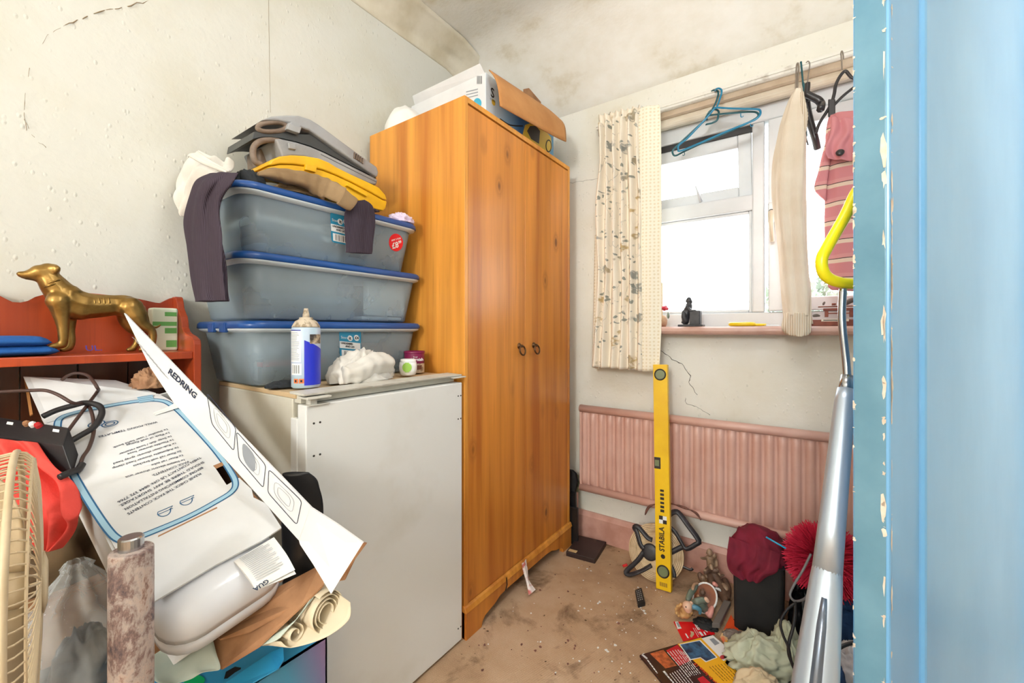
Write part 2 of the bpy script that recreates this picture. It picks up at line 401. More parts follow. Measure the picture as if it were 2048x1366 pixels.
# top-hung vent pushed a little open
sash = bead('vent_sash', WL + .065, x_m0 - .004, zt1 + .004, 1.985, FY + .02, .055, .05, frame, .16)
pane(WL + .1, x_m0 - .04, zt1 + .03, 1.95, FY + .045, sash, .16, 1.985)
bm = NB(); bx(bm, (WL + .05, FY + .012, 1.984), (x_m0, FY + .03, 2.014)); obj('shadow_gap_strip', bm, 'black_gap', frame)  # dark strip standing in for the shadow gap above the vent sash
bm = NB(); a = ony(1402, 404, FY + .01); b = ony(1391, 372, FY - .03); tube(bm, [a, a.lerp(b, .5), b], [.011, .008, .003], 8, asp=.6); obj('vent_stay', bm, 'upvc', frame, smooth=True)
# side-hung sash on the right
x_s0 = ony(1537, 400, FY).x
cas = bead('casement_sash', x_s0, WR - .06, 1.182, 2.008, FY - .012, .055, .07, frame)
pane(x_s0 + .05, WR - .1, 1.22, 1.96, FY + .03, cas)
bm = NB(); h0 = ony(1543, 425, FY - .02); bx(bm, (h0.x - .014, FY - .024, h0.z - .045), (h0.x + .014, FY - .010, h0.z + .045)); hp = obj('handle_plate', bm, 'upvc', cas, bevel=.006, seg=3)
bm = NB(); hx = h0.x; tube(bm, [(hx, FY - .024, h0.z), (hx, FY - .045, h0.z - .005), (hx, FY - .05, h0.z - .05), (hx + .004, FY - .048, h0.z - .13)], [.012, .012, .010, .008], 10); obj('window_handle', bm, 'cream_pole', cas, smooth=True)
bm = NB(); lathe(bm, [(.011, 0), (.011, .003)], (hx, FY - .034, h0.z), (0, -1, 0), 16); obj('handle_lock', bm, 'black_gap', cas)
bm = NB(); lathe(bm, [(.005, 0), (.005, .004)], (hx, FY - .0345, h0.z), (0, -1, 0), 12); obj('lock_ring', bm, 'upvc', cas)
# sill, curtain track and boards above the window
bm = NB(); P = [(WL - .02, YB + .07, zs), (WL - .02, YB - .085, zs), (WL - .02, YB - .098, zs - .008), (WL - .02, YB - .1, zs - .02), (WL - .02, YB - .094, zs - .032), (WL - .02, YB - .08, zs - .036), (WL - .02, YB + .07, zs - .036)]
prism(bm, P, (XR - WL + .02, 0, 0)); struct('trim_2', bm, 'sill_paint', 'dusty pink window sill with rounded front edge', bevel=.003)
bm = NB(); bx(bm, (WL - .1, YB - .058, 2.128), (XR, YB - .03, 2.152)); bx(bm, (WL - .1, YB - .05, 2.152), (XR, YB - .044, 2.158)); bx(bm, (WL - .1, YB - .062, 2.138), (XR, YB - .056, 2.142))
struct('trim_3', bm, 'rail_white', 'white metal curtain track above the window')
bm = NB(); bx(bm, (WL - .1, YB - .03, 2.105), (XR, YB, 2.15)); struct('trim_4', bm, 'beige_board', 'beige board behind the curtain track')
bm = NB(); tube(bm, [(WL - .1, YB + .02, 2.098), (XR, YB + .02, 2.098)], .024, 14); struct('trim_5', bm, 'cream_pole', 'cream rounded moulding under the curtain track')
# ---- outside: a tree beyond the glass
tr = thing('garden_tree', 'pale leafy tree seen through the window glass', 'tree', (.15, 4.6, -2.6))
bm = NB(); tube(bm, [(.3, 4.8, -2.6), (.28, 4.8, -1), (.3, 4.8, .3)], [.16, .12, .06], 8); obj('trunk', bm, 'bark', tr)
bm = NB(); rr = random.Random(3)
for i in range(5200):
    while True:
        p = V((rr.uniform(-1, 1), rr.uniform(-1, 1), rr.uniform(-1, 1)))
        if .35 < p.length < 1: break
    q = V((.38 + p.x * 1.05, 4.8 + p.y * .8, .72 + p.z * 1.15)); a = V((rr.uniform(-1, 1), rr.uniform(-1, 1), rr.uniform(-1, 1))).normalized() * .045; b = a.orthogonal().normalized() * .024
    poly(bm, [q - a, q + b, q + a, q - b])
obj('foliage', bm, 'leaf_outside', tr, kind='stuff')

# ---- the blue door, standing ajar beside the camera
L0 = V((.087, .715, 0)); dd = V((math.sin(math.radians(26)), math.cos(math.radians(26)), 0)); ee = V((-dd.y, dd.x, 0)); DW, DT = .85, .04
door = thing('door_1', 'pale blue painted panel door with chipped edges', 'door', L0); del door['category']; door['kind'] = 'structure'
up = V((0, 0, 1))
def dbox(bm, a0, a1, z0, z1, t0=0, t1=DT): obx(bm, L0 + dd * a0 + ee * t0 + up * z0, dd * (a1 - a0), ee * (t1 - t0), up * (z1 - z0))
for a0, a1 in ((0, .095), (DW - .095, DW)):
    bm = NB(); dbox(bm, a0, a1, .01, 1.99); obj('stile', bm, 'door_blue', door, bevel=.003)
bm = NB(); dbox(bm, -.0008, .003, .012, 1.988, .0035, DT - .002); obj('lock_edge', bm, 'door_blue_shaded', door, bevel=.001)
for z0, z1 in ((.01, .22), (1.89, 1.99)):
    bm = NB(); dbox(bm, .095, DW - .095, z0, z1); obj('rail', bm, 'door_blue', door, bevel=.003)
bm = NB(); dbox(bm, .09, DW - .09, .2, 1.9, .012, .028); obj('panel', bm, 'door_blue', door)
bm = NB()
for a0, a1, z0, z1 in ((.095, .118, .22, 1.89), (DW - .118, DW - .095, .22, 1.89), (.095, DW - .095, .22, .243), (.095, DW - .095, 1.867, 1.89)): dbox(bm, a0, a1, z0, z1, -.005, .013)
obj('panel_moulding', bm, 'door_blue', door, bevel=.008, seg=3)
rr = random.Random(5)
def chips(name, a_c, t_c, zr, n_, smax, side):
    bm = NB()
    for i in range(n_):
        z = rr.uniform(*zr); h = rr.uniform(.0015, smax) * rr.random(); wd = rr.uniform(.0006, .0034)
        pts = []
        for k in range(9):
            an = 2 * math.pi * k / 9; q = 1 + .6 * rr.uniform(-1, 1)
            s = wd * math.cos(an) * q; zz = z + h * math.sin(an) * q
            if side == 'face': p = L0 + dd * max(a_c + s, .0022 if a_c < .01 else 0) - ee * (-t_c + .0006) + up * zz
            else: p = L0 - dd * .0012 + ee * min(max(t_c + s, .002), DT - .001) + up * zz
            pts.append(p)
        poly(bm, pts)
    obj(name, bm, 'bare_wood', door)
chips('paint_chip', .005, 0, (.45, 1.75), 46, .022, 'face'); chips('paint_chip', .004, 0, (1.0, 1.2), 26, .035, 'face')
chips('paint_chip', .122, .012, (.5, 1.7), 16, .008, 'face'); chips('paint_chip', 0, .0055, (.5, 1.7), 36, .03, 'edge')
chips('paint_chip', 0, DT - .0015, (.4, 1.8), 70, .007, 'edge')
# ------------------------------------------------------------------ furniture materials
def pine(name, l, d, k):
    n = N(name).set(.32, 0, .45); v = n.co((1, 1, 1))
    s1 = n.noise(n.co((1, 1, .05)), 17, 3, .5); s2 = n.noise(n.co((1, 1, .03)), 95, 4, .6)
    c = n.ramp(s1, [(.30, d), (.5, l), (.70, tuple(min(1, a * 1.22) for a in l[:3]) + (1,))])
    c = n.mix(n.ramp(s2, [(.55, 0.0), (.75, .35)]), c, k)
    dist = n.add('ShaderNodeVectorMath', operation='ADD'); n.ln(n.co((1, 1, .55)), dist.inputs[0])
    kn = n.voro(dist.outputs[0], 6.3); kf = n.ramp(kn, [(.055, .85), (.10, .0)]); ring = n.ramp(kn, [(.08, .0), (.12, .35), (.2, 0.0)])
    c = n.mix(ring, c, k); c = n.mix(kf, c, tuple(a * .55 for a in k[:3]) + (1,)); n.color(c); return n.m
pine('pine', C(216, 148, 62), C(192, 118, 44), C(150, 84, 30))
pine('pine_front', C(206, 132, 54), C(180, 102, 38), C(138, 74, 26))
mat('antique_brass', C(92, 66, 44), .35, .8)
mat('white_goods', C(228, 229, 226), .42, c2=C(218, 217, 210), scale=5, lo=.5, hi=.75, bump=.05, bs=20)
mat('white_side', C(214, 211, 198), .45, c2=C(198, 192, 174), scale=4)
mat('fridge_trim', C(205, 203, 194), .5, c2=C(166, 158, 142), scale=18, lo=.5, hi=.8)
mat('fridge_board', C(206, 178, 138), .7)
mat('black_plastic', C(24, 24, 26), .35)
mat('black_matt', C(18, 18, 19), .7, c2=C(30, 29, 29), scale=12)
mat('screw_hole', C(50, 46, 42), .8)
mat('lid_blue', C(34, 82, 150), .3, c2=C(28, 70, 134), scale=8)
def frosted(name, c, a):
    n = N(name); n.set(.32, 0, .5).color(n.ramp(n.noise(n.co(), 6, 4), [(.35, c), (.7, tuple(min(1, x * 1.15) for x in c[:3]) + (1,))]))
    tr = n.add('ShaderNodeBsdfTransparent'); tr.inputs[0].default_value = (.86, .93, .97, 1); mx = n.add('ShaderNodeMixShader'); mx.inputs[0].default_value = a
    n.ln(tr.outputs[0], mx.inputs[1]); n.ln(n.b.outputs[0], mx.inputs[2]); n.ln(mx.outputs[0], n.out.inputs[0])
frosted('frosted_plastic', C(186, 200, 208), .33)
mat('flange_clear', C(196, 206, 212), .3)
mat('grey_blue_cloth', C(92, 128, 150), .9, c2=C(74, 106, 128), scale=12)
mat('grey_cloth', C(120, 128, 136), .9, c2=C(100, 108, 118), scale=12)
mat('white_paper', C(232, 232, 228), .7)
mat('red_card', C(190, 62, 70), .6)
mat('peach_cloth', C(214, 160, 128), .9)
mat('label_blue', C(46, 140, 178), .4)
mat('label_white', C(236, 238, 238), .4)
mat('ink', C(28, 30, 34), .6)
mat('sticker_red', C(226, 26, 40), .4)

# ------------------------------------------------------------------ wardrobe
WX0, WX1, WY0, WY1, WZ = -1.535, -.99, 1.108, 1.912, 1.935
wd = thing('wardrobe', 'tall two-door pine effect wardrobe', 'wardrobe', ((WX0 + WX1) / 2, (WY0 + WY1) / 2, 0))
for y0 in (WY0, WY1 - .018):
    bm = NB(); bx(bm, (WX0, y0, 0), (WX1, y0 + .018, WZ)); obj('side_panel', bm, 'pine', wd, bevel=.0015)
bm = NB(); bx(bm, (WX0, WY0 + .018, WZ - .020), (WX1, WY1 - .018, WZ - .001)); obj('top_panel', bm, 'pine', wd)
bm = NB(); bx(bm, (WX0, WY0 + .018, .06), (WX0 + .006, WY1 - .018, WZ - .02)); obj('back_panel', bm, 'pine', wd)
bm = NB(); bx(bm, (WX0 + .006, WY0 + .018, .07), (WX1 - .03, WY1 - .018, .088)); obj('bottom_panel', bm, 'pine', wd)
ym = onx(1051, 500, WX1).y
zp = .118
for i, (a, b, hy) in enumerate(((WY0 + .0195, ym - .0015, onx(1039, 703, WX1).y), (ym + .0015, WY1 - .0195, onx(1068, 700, WX1).y))):
    bm = NB(); bx(bm, (WX1 - .022, a, zp + .002), (WX1 - .002, b, WZ - .026)); d = obj('door', bm, 'pine_front', wd, bevel=.0015)
    hz = onx(1039, 692, WX1).z
    bm = NB(); lathe(bm, [(.013, 0), (.013, .002), (.008, .005), (.005, .012), (.0065, .016), (.004, .019)], (WX1 - .002, hy, hz), (1, 0, 0), 16)
    h = obj('handle_rose', bm, 'antique_brass', d, smooth=True)
    bm = NB(); R = [V((WX1 + .016 + .004 * math.cos(t), hy + .020 * math.sin(t), hz - .020 - .020 * math.cos(t) + .002)) for t in [2 * math.pi * k / 24 for k in range(24)]]
    tube(bm, R, .0036, 8, closed=True); obj('ring_pull', bm, 'antique_brass', d, smooth=True)
# plinth with scalloped lower edge
W = WY1 - WY0
prof = [(0, 0), (0, zp)] + [(W, zp), (W, 0), (W - .085, 0)]
arch = [(W - .085, 0), (W - .095, .018), (W - .115, .03), (W - .14, .036), (W - .17, .05), (W - .21, .06)]
pts = [(0, 0), (0, zp - .022), (W, zp - .022), (W, 0)] + [(W - a, z) for a, z in ((.085, .0), (.09, .018), (.105, .032), (.135, .038), (.165, .044), (.2, .058), (.25, .062))] + [(a, z) for a, z in ((.25, .062), (.2, .058), (.165, .044), (.135, .038), (.105, .032), (.09, .018), (.085, 0))]
bm = NB(); prism(bm, [V((WX1 - .012, WY0 + a, z)) for a, z in pts], (.020, 0, 0)); pl = obj('plinth', bm, 'pine_front', wd)
bm = NB(); prism(bm, [(WX1 - .012, WY0 - .004, zp - .022), (WX1 + .012, WY0 - .004, zp - .022), (WX1 + .006, WY0 - .004, zp - .004), (WX1 - .002, WY0 - .004, zp), (WX1 - .012, WY0 - .004, zp)], (0, W + .008, 0)); obj('plinth_moulding', bm, 'pine', pl, bevel=.002)
bm = NB(); a = onx(1013, 1155, WX1 + .014); tube(bm, [a, a + V((0, .004, -.03)), a + V((-.006, .002, -.055))], .0022, 6); tag(obj('black_cable_tail', bm, 'black_plastic'), 'short black cable tail hanging over the wardrobe plinth', 'cable')
mat('torn_paper', C(236, 226, 222), .8, c2=C(206, 110, 104), scale=22, lo=.5, hi=.58)
bm = NB(); a = onx(1048, 1124, WX1 + .016)
drape(bm, [(a + V((0, -.014, 0)), a + V((0, .018, .004))), (a + V((.006, -.012, -.035)), a + V((.008, .016, -.03))), (a + V((.02, -.01, -.075)), a + V((.022, .008, -.072))), (a + V((.045, -.03, -.1075)), a + V((.05, .014, -.1055)))], 8, 12, .002, 1, 2)
obj('torn_wrapper', bm, 'torn_paper', solid=.0006, label='torn pink and white paper wrapper caught on the wardrobe plinth', cat='paper')

# ------------------------------------------------------------------ under-counter freezer
FX0, FX1, FY0, FY1, FZ = -1.505, -.99, .534, 1.094, .94
fr = thing('freezer', 'white under-counter freezer with scuffed front panel', 'freezer', ((FX0 + FX1) / 2, (FY0 + FY1) / 2, 0))
bm = NB(); bx(bm, (FX0, FY0, .02), (FX1 - .062, FY1, FZ - .012)); body = obj('cabinet', bm, 'white_side', fr, bevel=.004)
bm = NB(); bx(bm, (FX0, FY0, FZ - .012), (FX1 - .05, FY1, FZ)); obj('top_board', bm, 'fridge_board', fr, bevel=.002)
bm = NB(); bx(bm, (FX1 - .055, FY0 + .012, .03), (FX1 - .04, FY1 - .006, FZ - .03)); obj('door_seal', bm, 'fridge_trim', fr)
bm = NB(); bx(bm, (FX1 - .04, FY0, .012), (FX1, FY1, FZ - .024)); dr = obj('door', bm, 'white_goods', fr, bevel=.003)
bm = NB()
for py, pz in ((.02, .87), (.036, .87), (.02, .79), (.036, .79), (.54, .87), (.553, .87), (.54, .79), (.553, .79), (.54, .06), (.553, .06)): lathe(bm, [(.0028, 0), (.0028, .0008)], (FX1, FY0 + py, pz), (1, 0, 0), 8)
obj('screw_holes', bm, 'screw_hole', dr, kind='stuff')
bm = NB(); bx(bm, (FX1 - .07, FY0 - .002, .05), (FX1 - .038, FY0 + .012, FZ - .06)); obj('edge_strip', bm, 'white_goods', fr, bevel=.003)
bm = NB(); prism(bm, [(FX1 - .07, FY0 - .004, FZ), (FX1 - .002, FY0 - .004, FZ - .001), (FX1 - .0, FY0 - .004, FZ + .004), (FX1 - .07, FY0 - .004, FZ + .006)], (0, FY1 - FY0 + .004, 0)); obj('top_trim', bm, 'fridge_trim', fr, bevel=.001)
bm = NB(); bx(bm, (FX1 - .06, FY0 + .004, FZ - .022), (FX1 - .03, FY1 - .01, FZ - .001)); obj('control_rail', bm, 'white_side', fr)
bm = NB(); bx(bm, (FX1 - .034, FY0 - .002, FZ - .009), (FX1 + .012, FY0 + .06, FZ - .004)); bx(bm, (FX1 - .022, FY0 + .012, FZ - .03), (FX1 - .002, FY0 + .03, FZ - .008)); bx(bm, (FX1 - .03, FY0 + .004, FZ - .026), (FX1 + .006, FY0 + .06, FZ - .0235)); obj('hinge', bm, 'fridge_trim', fr, bevel=.001)
bm = NB(); bx(bm, (FX1 - .034, FY1 - .05, FZ - .006), (FX1 + .014, FY1 + .006, FZ - .002)); obj('hinge_plate', bm, 'fridge_trim', fr, bevel=.001)
bm = NB(); bx(bm, (FX0 + .02, FY0 + .02, 0), (FX1 - .03, FY1 - .01, .02)); obj('foot_plinth', bm, 'black_matt', fr)

# ------------------------------------------------------------------ storage boxes
def ring(cx, cy, hx, hy, r, z, n=6):
    out = []
    for sx, sy, a0 in ((1, 1, 0), (-1, 1, 90), (-1, -1, 180), (1, -1, 270)):
        for k in range(n + 1):
            a = math.radians(a0 + 90 * k / n); out.append(V((cx + sx * (hx - r) + r * math.cos(a), cy + sy * (hy - r) + r * math.sin(a), z)))
    return out
def stack_rings(bm, rings, top=True, bot=True):
    vs = [[bm.verts.new(p) for p in r] for r in rings]; n = len(vs[0])
    for i in range(len(vs) - 1):
        for k in range(n): bm.faces.new([vs[i][k], vs[i][(k + 1) % n], vs[i + 1][(k + 1) % n], vs[i + 1][k]])
    if bot: bm.faces.new(list(reversed(vs[0])))
    if top: bm.faces.new(vs[-1])
BXC, BH = -1.368, .182
def storage_box(z0, y0, y1, label, contents, dip=0.0):
    cy, hy, hx = (y0 + y1) / 2, (y1 - y0) / 2, .19
    t = thing('storage_box', label, 'storage box', (BXC, cy, z0), 'clear storage boxes stacked on the freezer')
    zt = z0 + BH - .022
    bm = NB(); stack_rings(bm, [ring(BXC, cy, hx - .05, hy - .05, .03, z0 + .0015), ring(BXC, cy, hx - .044, hy - .044, .036, z0 + .006), ring(BXC, cy, hx - .018, hy - .02, .045, zt - .004)], top=False)
    obj('tub', bm, 'frosted_plastic', t, solid=.003, smooth=True)
    bm = NB(); stack_rings(bm, [ring(BXC, cy, hx - .018, hy - .02, .045, zt - .012), ring(BXC, cy, hx - .004, hy - .005, .05, zt - .006), ring(BXC, cy, hx - .003, hy - .004, .05, zt + .002), ring(BXC, cy, hx - .018, hy - .02, .045, zt + .002)], top=False, bot=False)
    obj('flange', bm, 'flange_clear', t, smooth=True)
    bm = NB(); stack_rings(bm, [ring(BXC, cy, hx - .003, hy - .003, .05, zt - .001), ring(BXC, cy, hx, hy, .052, zt + .001), ring(BXC, cy, hx - .001, hy - .001, .052, zt + .013), ring(BXC, cy, hx - .006, hy - .006, .05, zt + .019), ring(BXC, cy, hx - .016, hy - .016, .045, zt + .0205), ring(BXC, cy, hx - .024, hy - .024, .04, zt + .018), ring(BXC, cy, hx - .034, hy - .034, .035, zt + .0205)])
    ld = obj('lid', bm, 'lid_blue', t, smooth=True)
    for dx in (-.05, .03):
        bm = NB(); bx(bm, (BXC + dx, y0 - .004, zt - .012), (BXC + dx + .035, y0 + .008, zt + .016)); obj('lid_clip', bm, 'lid_blue', ld, bevel=.003)
    return t, zt
def face_plane(z0): return V((BXC + .19 - .018 + .0022, 0, z0 + BH - .026)), V((.154, 0, -.026)).normalized()
SB = []
for z0, y0, y1, lb in ((.945, .478, 1.098, 'lowest clear storage box with blue lid, resting on the freezer top'), (1.1285, .462, 1.096, 'middle clear storage box with blue lid, between two others'), (1.312, .456, 1.078, 'topmost clear storage box with blue lid, piled with tool cases and clothes')):
    SB.append(storage_box(z0, y0, y1, lb, 0))
# what is packed inside
def packed(lb, mats, z, y0, y1, x0, x1, h):
    t = thing('folded_clothes', lb, 'clothes', ((x0 + x1) / 2, (y0 + y1) / 2, z)); rr = random.Random(len(lb)); k = len(mats)
    for i, m in enumerate(mats):
        z0, z1 = z + h * i / k, z + h * (i + 1) / k; d = .012 * rr.random(); bm = NB()
        stack_rings(bm, [ring((x0 + x1) / 2, (y0 + y1) / 2, (x1 - x0) / 2 - d - e, (y1 - y0) / 2 - d - e, .02, zz) for e, zz in ((.010, z0 + .0005), (.0, z0 + .3 * (z1 - z0)), (.0, z0 + .7 * (z1 - z0)), (.010, z1 - .0005))]); obj('folded_layer', bm, m, t, smooth=True)
packed('grey blue folded clothes inside the topmost storage box', ('grey_blue_cloth', 'grey_cloth', 'grey_blue_cloth', 'white_paper'), 1.318, .53, .90, -1.48, -1.245, .118)
packed('grey folded clothes inside the middle storage box', ('grey_cloth', 'grey_blue_cloth', 'grey_cloth'), 1.1345, .53, .85, -1.48, -1.245, .115)
packed('slate blue folded clothes inside the lowest storage box', ('grey_cloth', 'grey_blue_cloth'), .951, .55, .86, -1.49, -1.29, .11)
packed('peach folded cloth inside the lowest storage box', ('peach_cloth',), .951, .90, 1.03, -1.45, -1.26, .10)
bm = NB(); bx(bm, (-1.265, .885, 1.150), (-1.235, 1.045, 1.27)); obj('white_carton', bm, 'white_paper', bevel=.004, label='white carton standing inside the middle storage box', cat='carton')
bm = NB(); bx(bm, (-1.31, .86, 1.136), (-1.236, 1.03, 1.147)); obj('paper_wad', bm, 'white_paper', bevel=.003, label='wad of white papers lying in the middle storage box', cat='papers')
bm = NB(); bx(bm, (-1.27, .5455, .955), (-1.245, .74, .995)); bx(bm, (-1.28, .55, .95), (-1.25, .74, .956)); obj('dark_book', bm, 'black_matt', bevel=.002, label='dark book lying inside the lowest storage box', cat='book')
bm = NB(); bx(bm, (-1.275, .5455, .9955), (-1.246, .74, 1.008)); obj('red_folder', bm, 'red_card', bevel=.002, label='red folder on the dark book inside the lowest storage box', cat='folder')
bm = NB(); a = onx(600, 485, -1.25); tube(bm, [(-1.235, .72, 1.385), (-1.232, .83, 1.38)], [.008, .010], 8); obj('white_tube', bm, 'white_paper', smooth=True, label='slim white tube inside the topmost storage box', cat='tube')

def sheet_patch(name, px, pl, m, parent, lift=0.0):
    P0, nn = pl; bm = NB(); poly(bm, [onp(x, y, P0, nn) + nn * lift for x, y in px]); return obj(name, bm, m, parent)
def rpoly(px, r=.12):
    out = []; m = len(px)
    for i in range(m):
        p0, p1, p2 = px[i - 1], px[i], px[(i + 1) % m]
        for k in range(5):
            t = k / 4; a = (p1[0] + (p0[0] - p1[0]) * r, p1[1] + (p0[1] - p1[1]) * r); b = (p1[0] + (p2[0] - p1[0]) * r, p1[1] + (p2[1] - p1[1]) * r)
            out.append(((1 - t) ** 2 * a[0] + 2 * t * (1 - t) * p1[0] + t * t * b[0], (1 - t) ** 2 * a[1] + 2 * t * (1 - t) * p1[1] + t * t * b[1]))
    return out
def store_label(px, pl, parent, name_t, price, rowtxt):
    """px: four corners top-left, top-right, bottom-right, bottom-left"""
    P0, nn = pl; c = [onp(x, y, P0, nn) for x, y in px]
    o = c[3]; X = c[2] - c[3]; Y = c[0] - c[3]; xd, yd = X.normalized(), Y.normalized(); Wd, Hg = X.length, Y.length
    q = lambda a, b, l=.0012: o + X * a + Y * b + nn * l
    bm = NB(); prism(bm, [onp(x, y, P0, nn) for x, y in rpoly(px)], nn * .001); t = obj('price_label', bm, 'label_blue', parent, label=name_t)
    bm = NB(); poly(bm, [q(.0, .38), q(1, .38), q(1, .62), q(0, .62)]); obj('text_panel', bm, 'label_white', t)
    bm = NB(); poly(bm, [q(.08, .06), q(.92, .06), q(.92, .32), q(.08, .32)]); obj('barcode_panel', bm, 'label_white', t)
    bm = NB(); rr = random.Random(2); x = .2
    while x < .82: ww = rr.choice((.015, .03, .02)); poly(bm, [q(x, .09, .0016), q(x + ww, .09, .0016), q(x + ww, .29, .0016), q(x, .29, .0016)]); x += ww + rr.choice((.015, .03, .05))
    obj('barcode', bm, 'ink', t, kind='stuff')
    text('print', 'Store', 'label_white', q(.06, .72), xd, yd, Hg * .13, t)
    bm = NB(); ce = q(.5, .76, .0014); poly(bm, [ce + (xd * math.cos(a) + yd * math.sin(a)) * Hg * .1 for a in [2 * math.pi * k / 20 for k in range(20)]]); obj('badge', bm, 'label_white', t)
    text('print', 'it', 'ink', q(.43, .71, .0018), xd, yd, Hg * .17, t, bold=.0004)
    text('print', rowtxt[0], 'ink', q(.06, .53, .0014), xd, yd, Hg * .09, t, bold=.0003); text('print', rowtxt[1], 'ink', q(.26, .43, .0014), xd, yd, Hg * .09, t, bold=.0003)
    bm = NB(); ce = q(.82, .8, .0014); poly(bm, [ce + (xd * math.cos(a) + yd * math.sin(a)) * Hg * .11 for a in [2 * math.pi * k / 20 for k in range(20)]]); obj('price_badge', bm, 'label_white', t)
    text('print', price, 'ink', q(.82, .755, .0018), xd, yd, Hg * .15, t, align='CENTER', bold=.0004)
pl3, pl1 = face_plane(1.312), face_plane(.945)
store_label([(660, 424), (700, 432), (700, 492), (663, 484)], pl3, SB[2][0], 'blue and white store label', '£4', ('UNDERBED', 'AND LID'))
store_label([(678, 660), (722, 661), (721, 720), (680, 717)], pl1, SB[0][0], 'blue and white store label', '£4', ('UNDERBED', 'AND LID'))
P0, nn = pl3; ce = onp(792, 485, P0, nn)
xd = V((.04, .93, .36)).normalized(); xd = (xd - nn * xd.dot(nn)).normalized(); yd = nn.cross(xd)
bm = NB(); prism(bm, [ce + (xd * math.cos(a) + yd * math.sin(a)) * .031 for a in [2 * math.pi * k / 28 for k in range(28)]], nn * .0008); s = obj('price_sticker', bm, 'sticker_red', SB[2][0], label='round red price sticker')
text('print', 'ANY 3 FOR', 'label_white', ce + yd * .008 - xd * .019 + nn * .0008, xd, yd, .0085, s, bold=.0002); text('print', '£8', 'label_white', ce - yd * .018 - xd * .022 + nn * .0008, xd, yd, .029, s, bold=.0006); text('print', '.99', 'label_white', ce - yd * .006 + xd * .006 + nn * .0008, xd, yd, .014, s, bold=.0005)

# ------------------------------------------------------------------ radiator
RX0, RX1, RZ0, RZ1, RY = -.958, .40, .268, .712, 1.968
ra = thing('radiator', 'dusty pink painted panel radiator under the window', 'radiator', ((RX0 + RX1) / 2, RY, RZ0))
bm = NB(); per = (RX1 - RX0) / 30
def rad(u, v):
    x = RX0 + u * (RX1 - RX0); z = RZ0 + .03 + v * (RZ1 - RZ0 - .055); ph = ((x - RX0) % per) / per
    d = .015 * max(0.0, math.sin(math.pi * (ph - .06) / .76)) ** .55 if .06 < ph < .82 else 0
    e = min(1, min(v, 1 - v) / .05); return V((x, RY + .013 - d * math.sin(e * math.pi / 2), z))
grid(bm, rad, 480, 14); obj('fluted_panel', bm, 'pink_paint', ra, smooth=True)
bm = NB(); bx(bm, (RX0, RY + .014, RZ0 + .01), (RX1, RY + .05, RZ1 - .01)); obj('back_body', bm, 'pink_paint', ra)
for z, r in ((RZ1 - .018, .019), (RZ0 + .017, .018)):
    bm = NB(); tube(bm, [(RX0 - .004, RY + .006, z), (RX1, RY + .006, z)], r, 16, asp=1.0); obj('header_rail', bm, 'pink_paint', ra, smooth=True)
bm = NB(); bx(bm, (RX0 - .006, RY + .0, RZ0), (RX0 + .006, RY + .02, RZ1)); obj('end_seam', bm, 'pink_paint', ra, bevel=.003)
mat('tarnished_brass', C(140, 140, 110), .4, .7, c2=C(90, 110, 90), scale=40)
bm = NB(); vx = RX0 - .035; lathe(bm, [(.012, 0), (.014, .01), (.012, .03), (.015, .034), (.015, .05), (.009, .055), (.009, .085), (.004, .09)], (vx, RY + .03, .245), (0, 0, 1), 12); tube(bm, [(vx, RY + .03, .285), (RX0 + .005, RY + .02, .285)], .011, 10); obj('valve', bm, 'tarnished_brass', ra, smooth=True)
bm = NB(); tube(bm, [(vx, RY + .03, .0), (vx, RY + .03, .25)], .008, 10); obj('supply_pipe', bm, 'pink_skirting', ra, smooth=True)
mat('grime', C(96, 62, 52), .8, c2=C(140, 92, 78), scale=50)
bm = NB(); pts = [ony(x, y, RY - .018) for x, y in ((1290, 1030), (1300, 1012), (1330, 1006), (1352, 1010), (1375, 1018), (1392, 1026), (1402, 1040))]
tube(bm, spline(pts, 4), [.002 + .004 * abs(math.sin(i * .55)) for i in range(25)], 6, asp=.5); obj('peeled_paint', bm, 'grime', ra, smooth=True)

# ------------------------------------------------------------------ curtain
def floral(name, base, t1, t2):
    n = N(name).set(.9, 0, .1); v = n.co((1, .25, 1))
    wob = n.noise(v, 22, 2); vv = n.add('ShaderNodeVectorMath', operation='ADD'); n.ln(v, vv.inputs[0])
    sc = n.add('ShaderNodeVectorMath', operation='SCALE'); nt = n.add('ShaderNodeTexNoise'); n.ln(v, nt.inputs['Vector']); nt.inputs['Scale'].default_value = 26; n.ln(nt.outputs['Color'], sc.inputs[0]); sc.inputs['Scale'].default_value = .05; n.ln(sc.outputs[0], vv.inputs[1])
    fl = n.voro(vv.outputs[0], 13); a = n.ramp(fl, [(.27, 1.0), (.33, 0.0)]); pet = n.ramp(n.voro(vv.outputs[0], 62), [(.25, .25), (.5, 1.0)]); a = n.math('MULTIPLY', a, pet)
    lf = n.ramp(n.voro(vv.outputs[0], 34), [(.22, 1.0), (.28, 0.0)]); lm = n.ramp(n.noise(v, 9, 2), [(.43, 0.0), (.49, 1.0)]); l2 = n.math('MULTIPLY', lf, lm)
    st = n.ramp(n.noise(n.co((1, .25, .35)), 40, 1, .3), [(.485, 0.0), (.5, .8), (.515, 0.0)]); l2 = n.math('MAXIMUM', l2, n.math('MULTIPLY', st, n.ramp(n.noise(v, 6, 1), [(.5, 0.0), (.55, .7)])))
    ft = n.mix(n.ramp(n.noise(n.co((1, .25, .3)), 7, 1), [(.42, 0.0), (.55, 1.0)]), t1, t2)
    c = n.mix(l2, base, C(150, 152, 142)); c = n.mix(a, c, ft); n.color(c); n.bump(n.noise(n.co(), 500, 2), .15, .001)
    n.b.inputs['Subsurface Weight'].default_value = 0; return n.m
floral('floral_cotton', C(238, 228, 210), C(196, 172, 128), C(160, 160, 152))
